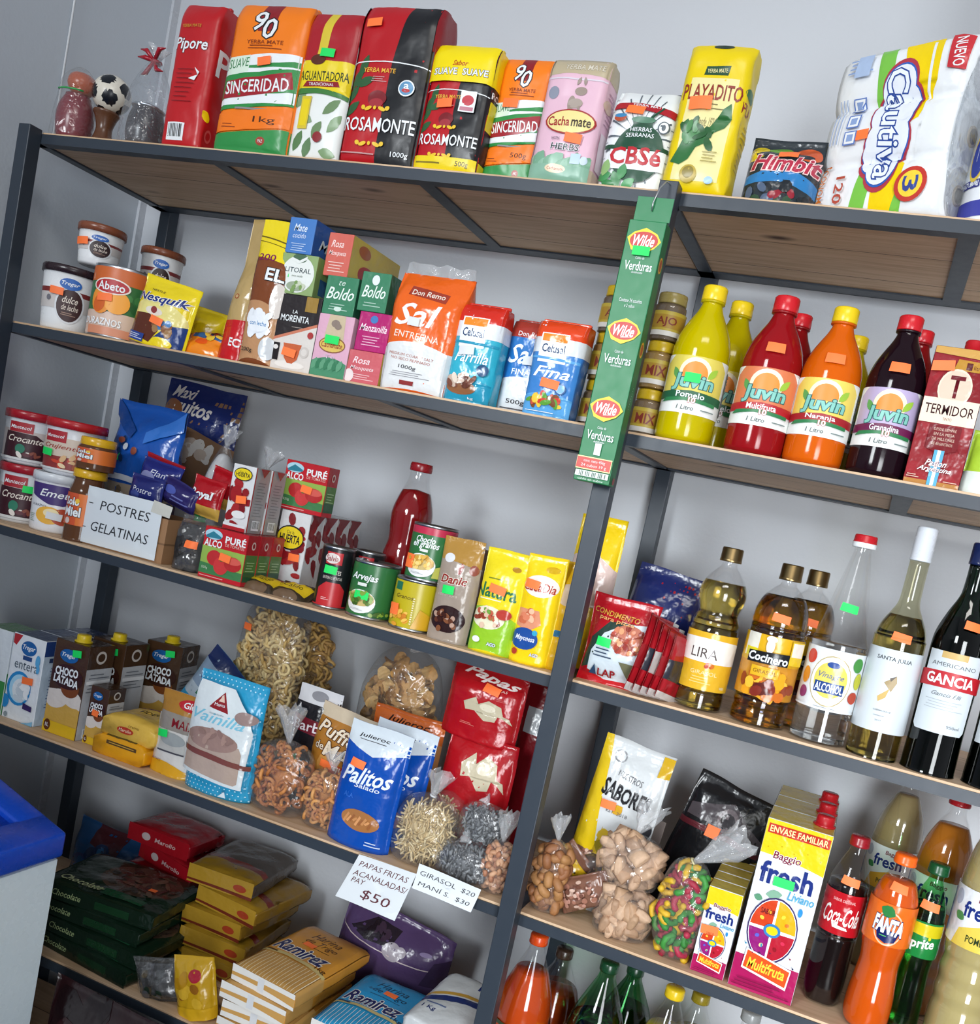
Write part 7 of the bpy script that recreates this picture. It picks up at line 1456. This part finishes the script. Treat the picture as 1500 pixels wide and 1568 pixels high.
pet_bottle('soda_bottle', 'small green soda bottle with a dark green cap and yellow and green label', 1345, 1400, .045, 3, 1330, [(.02, .004), (.6, 0), (.9, .012), (1, .06), (.98, .2), (.9, .38), (.92, .46), (1, .52), (1, .72), (.92, .8), (.62, .9), (.42, .955), (.40, 1)], .8, '7cc87c', '0f4a28', .0145, .014,
           (.5, .72, [R(0, 0, 1, 1, '1a7a38'), Bd(.7, .62, .95, .95, 'c8b81a', -.04, 0), T('Sprite', .5, .36, .42, .34, 'e4ece8', .2, .05, rot=8), E(.62, .58, .02, .05, 'd8d020')]), st=(.82, 'o'), shell=pet('green_pet', (.42, .85, .5)), liquid_name='soda_green', group=GD)
big2 = [(.02, .004), (.7, .0), (.92, .01), (1, .04), (1, .16), (.95, .2), (1, .24), (.95, .28), (1, .32), (.94, .37), (1, .42), (1, .66), (.98, .70), (.86, .8), (.55, .9), (.33, .955), (.29, 1)]
fl = lambda nm, c1: [R(0, 0, 1, 1, 'dde2e6'), Pg([(.25, 0), (.75, 0), (.7, .3), (.5, .45), (.3, .3)], c1), T('Baggio', .5, .86, .16, .12, '7a2038', .1, .03), T('fresh', .46, .66, .3, .26, '1c2f78', 0, .05), T(nm, .5, .18, .22, .12, '2a3a20', 0, .03), leaf(.28, .5, .16, .2, 60, '3f8a50'), E(.22, .8, .05, .14, 'a8b0c0'), R(.03, .1, .12, .9, '8a98c8')]
pet_bottle('juice_bottle', 'large pale grapefruit drink bottle at the right edge, in front', 1406, 1500, .012, 3, 1225, big2, .93, 'a89a68', 'b01c28', .016, .014, (.44, .66, fl('POMELO', 'd8c050')), opaque=True, group=GD, st=(.74, 'g', .1))
pet_bottle('juice_bottle', 'large orange drink bottle with a red cap behind the green soda bottle', 1345, 1432, .13, 3, 1228, big2, .9, 'a8661e', 'b01c28', .016, .014, (.44, .66, fl('NARANJA', 'e08a30')), opaque=True, group=GD)
pet_bottle('juice_bottle', 'large pale drink bottle at the back behind the orange drink bottle', 1285, 1362, .25, 3, 1192, big2, .93, '8a7c58', 'b01c28', .016, .014, (.44, .66, fl('POMELO', 'd8a030')), opaque=True, group=GD)

# ================================================================ bottom shelf
Z4 = LEVEL[4]
GF = 'wheat flour packets on the bottom shelf'
ram = lambda base, dark, strip: [R(0, 0, 1, .36, strip), [R(.02 + .055 * i, 0, .028 + .055 * i, .34, 'f0e4c0' if base != '2a94cc' else 'e4ecf0') for i in range(18)], Bd(.33, .33, .37, .37, 'c8b478', .03), Bd(.37, .37, 1, 1, base, .03, 0), T('Ramirez', .46, .50, .78, .16, '141c5a', .25, .05, 'e8e4d8'), T('Harina', .52, .80, .46, .09, dark, .35, .01), T('de Trigo', .54, .69, .5, .09, dark, .35, .01), lines(.3, .75, .61, .63, 1, dark), T('1kg', .88, .39, .16, .06, dark, 0, .02), R(.05, .355, .22, .375, dark)]
def flour(c, Y, z, w, L, th, col, strip, dark, label, seed, yaw, tilt, st=(), full=True, endc='e4e2de'):
    return lying('flour_packet', label, 'packet', c, Y, z, w, L, th, col, ram(col, dark, strip) if full else [R(0, 0, 1, .3, strip)], [R(0, 0, 1, 1, endc), Bd(.3, .2, .52, .7, strip, .1, .05), R(.42, .1, .52, .9, 'd8dade')], seed, yaw=yaw, tilt=tilt, group=GF, kind='soft', st=st, bulge=.004, wr=.0015, side=[R(0, 0, 1, .36, strip)])
ordn = ('lowest', 'second lowest', 'third', 'top')
for k in range(4):
    flour(.842 + .006 * math.sin(k * 2.4), .006 + .006 * (k % 2), Z4 + .0335 * k, .148, .22, .031, 'cf8f34', 'c99a55', '5a3410', '%s packet in the stack of orange striped flour packets' % ordn[k], 30 + k, -3 + 4 * math.sin(k * 1.7), 2.5 if k == 3 else 0, [(.42, .63, 'o', .026)] if k == 3 else (), k == 3)
for k in range(3):
    flour(1.035 + .006 * math.sin(k * 2.1), .004 + .005 * (k % 2), Z4 + .0355 * k, .142, .2, .033, '2a94cc', '2f9ed0', '14385a', '%s packet in the stack of bright blue striped flour packets' % ('lowest', 'middle', 'top')[k], 40 + k, -3 + 3 * math.sin(k * 1.3), 2.5 if k == 2 else 0, [(.55, .7, 'o', .026)] if k == 2 else (), k == 2)
# purple bag behind
c = .93
t = root('glossy_bag', 'large purple glossy bag with a dark picture behind the orange and blue flour', 'bag')
_, S = pouch(.25, .20, .1, '4f3c62', [Pg([(.12, .74), (.3, .9), (.55, .88), (.52, .72), (.3, .7)], '241c26'), Bd(.7, .66, .71, .67, 'c8b8b8', -.03), E(.55, .7, .09, .08, 'a8a0a8'), E(.62, .73, .05, .05, 'a8a0a8'), blobs(.32, .8, .14, .06, 8, ['1c141c', '3a2a3a'], .04, 3), E(.82, .8, .05, .02, '8a7aa0'), Pg([(.84, .5), (1, .5), (1, .8), (.9, .75)], '3a2c48')], seed=95, parent=t, name='wrapper', wr=.006, stand=True)
put(t, c + .02, .25, Z4 + .0, 0, 6)
# white 1kg bags at the post
for k in range(3):
    lying('sugar_packet', '%s white packet with navy and gold waves beside the middle post' % ('lowest', 'middle', 'top')[k], 'packet', 1.178 + .004 * k, .01 + .01 * (k % 2), Z4 + .058 * k, .13, .17, .055, 'c4c8ca', [Bd(.3, .52, .4, .62, '1f2f68', .06), Bd(.42, .64, .47, .69, 'b08a3a', .06), T('PAN', .75, .82, .4, .1, '1f2f68', 0, .05), T('1 Kg', .2, .22, .2, .07, '1f2f68', 0, .03), lines(.1, .4, .28, .34, 1, '5a6a90')], [Bd(.3, .5, .5, .8, '1f2f68', .05), Bd(.55, .8, .65, .9, 'b08a3a', .05), T('1 Kg', .2, .3, .14, .25, '1f2f68', 0, .03)], 50 + k, yaw=4 - 5 * k, tilt=0 if k < 2 else 8, group='white packets on the bottom shelf', kind='film', wr=.003, bulge=.004)
# dark bags at the left
dk = [R(0, 0, 1, 1, '12261a'), E(.62, .55, .34, .34, '4a3a30'), blobs(.62, .55, .3, .3, 30, ['3a2e26', '5a483a', '2e241e'], .05, 5, .7), T('Chocolate', .3, .14, .36, .1, 'a8b088', .3, .02), R(.5, .05, .86, .16, '18452c'), lines(.4, .5, .1, .15, 1, '8a9a70')]
for k in range(4):
    lying('lentil_bag', '%s bag of the dark green glossy stack behind the white freezer' % ('lowest', 'second', 'third', 'top')[k], 'bag', .425 + .012 * math.sin(k * 2.2), .02 + .006 * k, Z4 + .034 * k, .26, .19, .031, '12261a', dk, [R(0, 0, 1, 1, '0f2016'), T('Chocolate', .25, .5, .25, .4, '8a9a70', .3, .02), R(.5, .2, .8, .7, '14351f')], 60 + k, yaw=-5 + 4 * k, group='dark green bags on the bottom shelf', st=[(.78, .42, 'o', .016, .014)] if k == 3 else (), wr=.003, bulge=.003)
for k in range(5):
    lying('rice_bag', '%s bag of the bright red stack at the back of the bottom shelf' % ('lowest', 'second', 'third', 'fourth', 'top')[k], 'bag', .43 - .008 * k + .02 * (k % 2), .235, Z4 + .042 * k, .165, .12, .038, '8c1420', [R(0, 0, 1, .3, 'a01622')], [R(0, 0, 1, 1, '9c1420'), E(.3, .5, .07, .22, 'c8b8b8'), T('Marolio', .62, .48, .34, .24, 'd0b0b0', .1, .03)], 70 + k, yaw=-10 + 9 * (k % 3), rollz=4 * (k % 2), group='red bags on the bottom shelf', wr=.003, bulge=.005)
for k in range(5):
    lying('polenta_bag', '%s bag of the yellow stack between the red bags and the flour' % ('lowest', 'second', 'third', 'fourth', 'top')[k], 'bag', .625 + .014 * math.sin(k * 2.7), .15 + .006 * k, Z4 + .0415 * k, .15, .19, .038, '8c6a22' if k < 4 else '4a4038', [R(0, 0, 1, .25, '9a7822'), Bd(.25, .2, .36, .3, '7a2a1e', .02)], [R(0, 0, 1, 1, 'a8842a'), Bd(.1, .0, .22, .2, '6a2a1a', .03), E(.8, .5, .1, .2, '9a3a20')], 80 + k, yaw=6 * math.sin(k * 1.9), rollz=3 * math.sin(k * 2.3), group='yellow bags on the bottom shelf', wr=.003, bulge=.006)  # yellows darkened in the colour itself for the shade at the lower left
t = root('plastic_bag', 'crumpled dark blue bag behind the dark green stack, next to the freezer', 'bag')
_, S = pouch(.20, .14, .07, '1c4a7a', [E(.3, .3, .22, .2, '2a3a6a'), E(.3, .3, .18, .16, '1c4a7a'), R(.3, .7, .7, 1, '4a2028'), blobs(.6, .4, .3, .3, 10, ['2a6aa0', '16305a', '3a3a6a'], .1, 4)], seed=97, parent=t, name='wrapper', wr=.009, stand=True); put(t, .215, .27, Z4, 0, 5)
t = root('polenta_bag', 'yellow bag with a red dot leaning at the front left of the striped flour', 'bag', 'yellow bags on the bottom shelf')
_, S = pouch(.085, .115, .04, 'b8901c', [E(.6, .72, .16, .1, '9c1a2c'), blobs(.4, .4, .3, .3, 8, ['c8a030', 'a87c18', '8c5a1c'], .1, 4), R(0, 0, 1, .2, 'c89c1e')], seed=98, parent=t, name='wrapper', wr=.006, stand=True); put(t, .715, .012, Z4, 10, -14)
t = root('rice_sack', 'dark maroon sack in the shade at the foot of the dark green stack', 'sack')
_, S = pouch(.27, .475, .085, '241014', [blobs(.5, .8, .4, .15, 9, ['3a161c', '1a0c10', '2e1418'], .1, 4), T('ARROZ', .5, .8, .5, .06, '4a2428', 0, .03)], seed=96, parent=t, name='wrapper', wr=.006, stand=True); put(t, .60, -.115, .0)
t = root('foil_bag', 'small crumpled clear bag end below the dark green stack', 'bag')
_, S = pouch(.09, .075, .03, '4a4a4c', [blobs(.5, .5, .4, .4, 12, ['5a5040', '2a3a30', '6a6a70'], .1, 6)], seed=99, parent=t, name='contents', wr=.008, kind='foil'); 
pouch(.1, .085, .034, 'k', [], seed=99, parent=t, name='wrapper', clear=clear_film(), wr=.01); put(t, .63, .006, Z4, 0, -20)
# big soda bottles at the bottom right
GB4 = 'large soda bottles on the bottom shelf'
big = [(.02, .004), (.7, .0), (.92, .01), (1, .03), (1, .38), (1, .62), (.97, .68), (.86, .76), (.62, .85), (.38, .93), (.29, .965), (.27, 1)]
def big_bottle(px, py, Y, r, col, cap, el, label, shell=None, lq=None, opaque=False, fillto=.8, lab=(.3, .62), capr=.0155):
    p = at(px, py, Y + r); h = p.z - Z4
    t = root('soda_bottle', label, 'bottle', GB4); hb = h - .014
    P0 = smooth_prof([(a * r, b * hb) for a, b in big], 4)
    mb = MB(); lathe(mb, P0, shell or pet(), n=40); mb.build('bottle', t)
    inn = [(max(.0008, a - .0013), b + .0015) for a, b in P0 if b < fillto * hb] + [(max(.0008, rad(P0, fillto * hb) - .0013), fillto * hb), (.0006, fillto * hb)]
    mb = MB(); lathe(mb, inn, M(col, 'juice') if opaque else liquid(lq, col), n=40); mb.build('drink', t)
    mb = MB(); lathe(mb, [(capr, hb - .002), (capr * 1.02, hb), (capr, hb + .012), (capr * .9, hb + .014), (.001, hb + .014)], M(cap, 'plastic'), n=30); mb.build('cap', t)
    if el: wrap_label(t, [(a + .0007, b) for a, b in P0], lab[0] * hb, lab[1] * hb, 5.2, el, kind='film', n=40)
    put(t, p.x, Y + r, Z4); return t, h
fe = [R(0, 0, 1, 1, 'c84a14'), R(0, .94, 1, 1, '3a4a2a'), leaf(.5, .82, .3, .3, 150, '1f6a38'), T('FANTA', .52, .5, .3, .34, 'w', 0, .1, '14205a', -4)]
gs = pet('green_pet', (.42, .85, .5))
big_bottle(827, 1430, .03, .048, 'b84210', 'd84a14', fe, 'large orange soda bottle with an orange cap right of the middle post', opaque=True, fillto=.86)
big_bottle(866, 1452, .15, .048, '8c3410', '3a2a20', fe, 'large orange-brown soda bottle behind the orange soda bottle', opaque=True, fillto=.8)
ge = [R(0, 0, 1, 1, '1a6a34'), Bd(.8, .8, 1, 1, 'c8b81a', 0), T('Sprite', .5, .5, .3, .3, 'e4ece8', .2, .05)]
big_bottle(935, 1472, .03, .050, '6cc87c', '0c3a20', ge, 'large green soda bottle under the pillow crackers', shell=gs, lq='soda_green_big', fillto=.74)
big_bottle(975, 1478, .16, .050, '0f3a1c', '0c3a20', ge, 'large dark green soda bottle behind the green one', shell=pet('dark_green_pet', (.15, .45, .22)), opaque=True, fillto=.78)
big_bottle(1035, 1512, .03, .048, 'a89a1a', 'd8b81a', [R(0, 0, 1, 1, '9a8c18'), T('Paso', .5, .5, .3, .3, 'e4ece8', .2, .05)], 'large yellow soda bottle with a yellow cap', opaque=True, fillto=.84)
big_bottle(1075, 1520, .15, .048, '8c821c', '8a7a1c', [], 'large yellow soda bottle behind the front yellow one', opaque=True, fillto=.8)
big_bottle(1152, 1548, .05, .045, 'b8bcb8', '8a8c8c', [], 'large clear soda bottle right of the yellow bottle', lq='water_clear', fillto=.7)
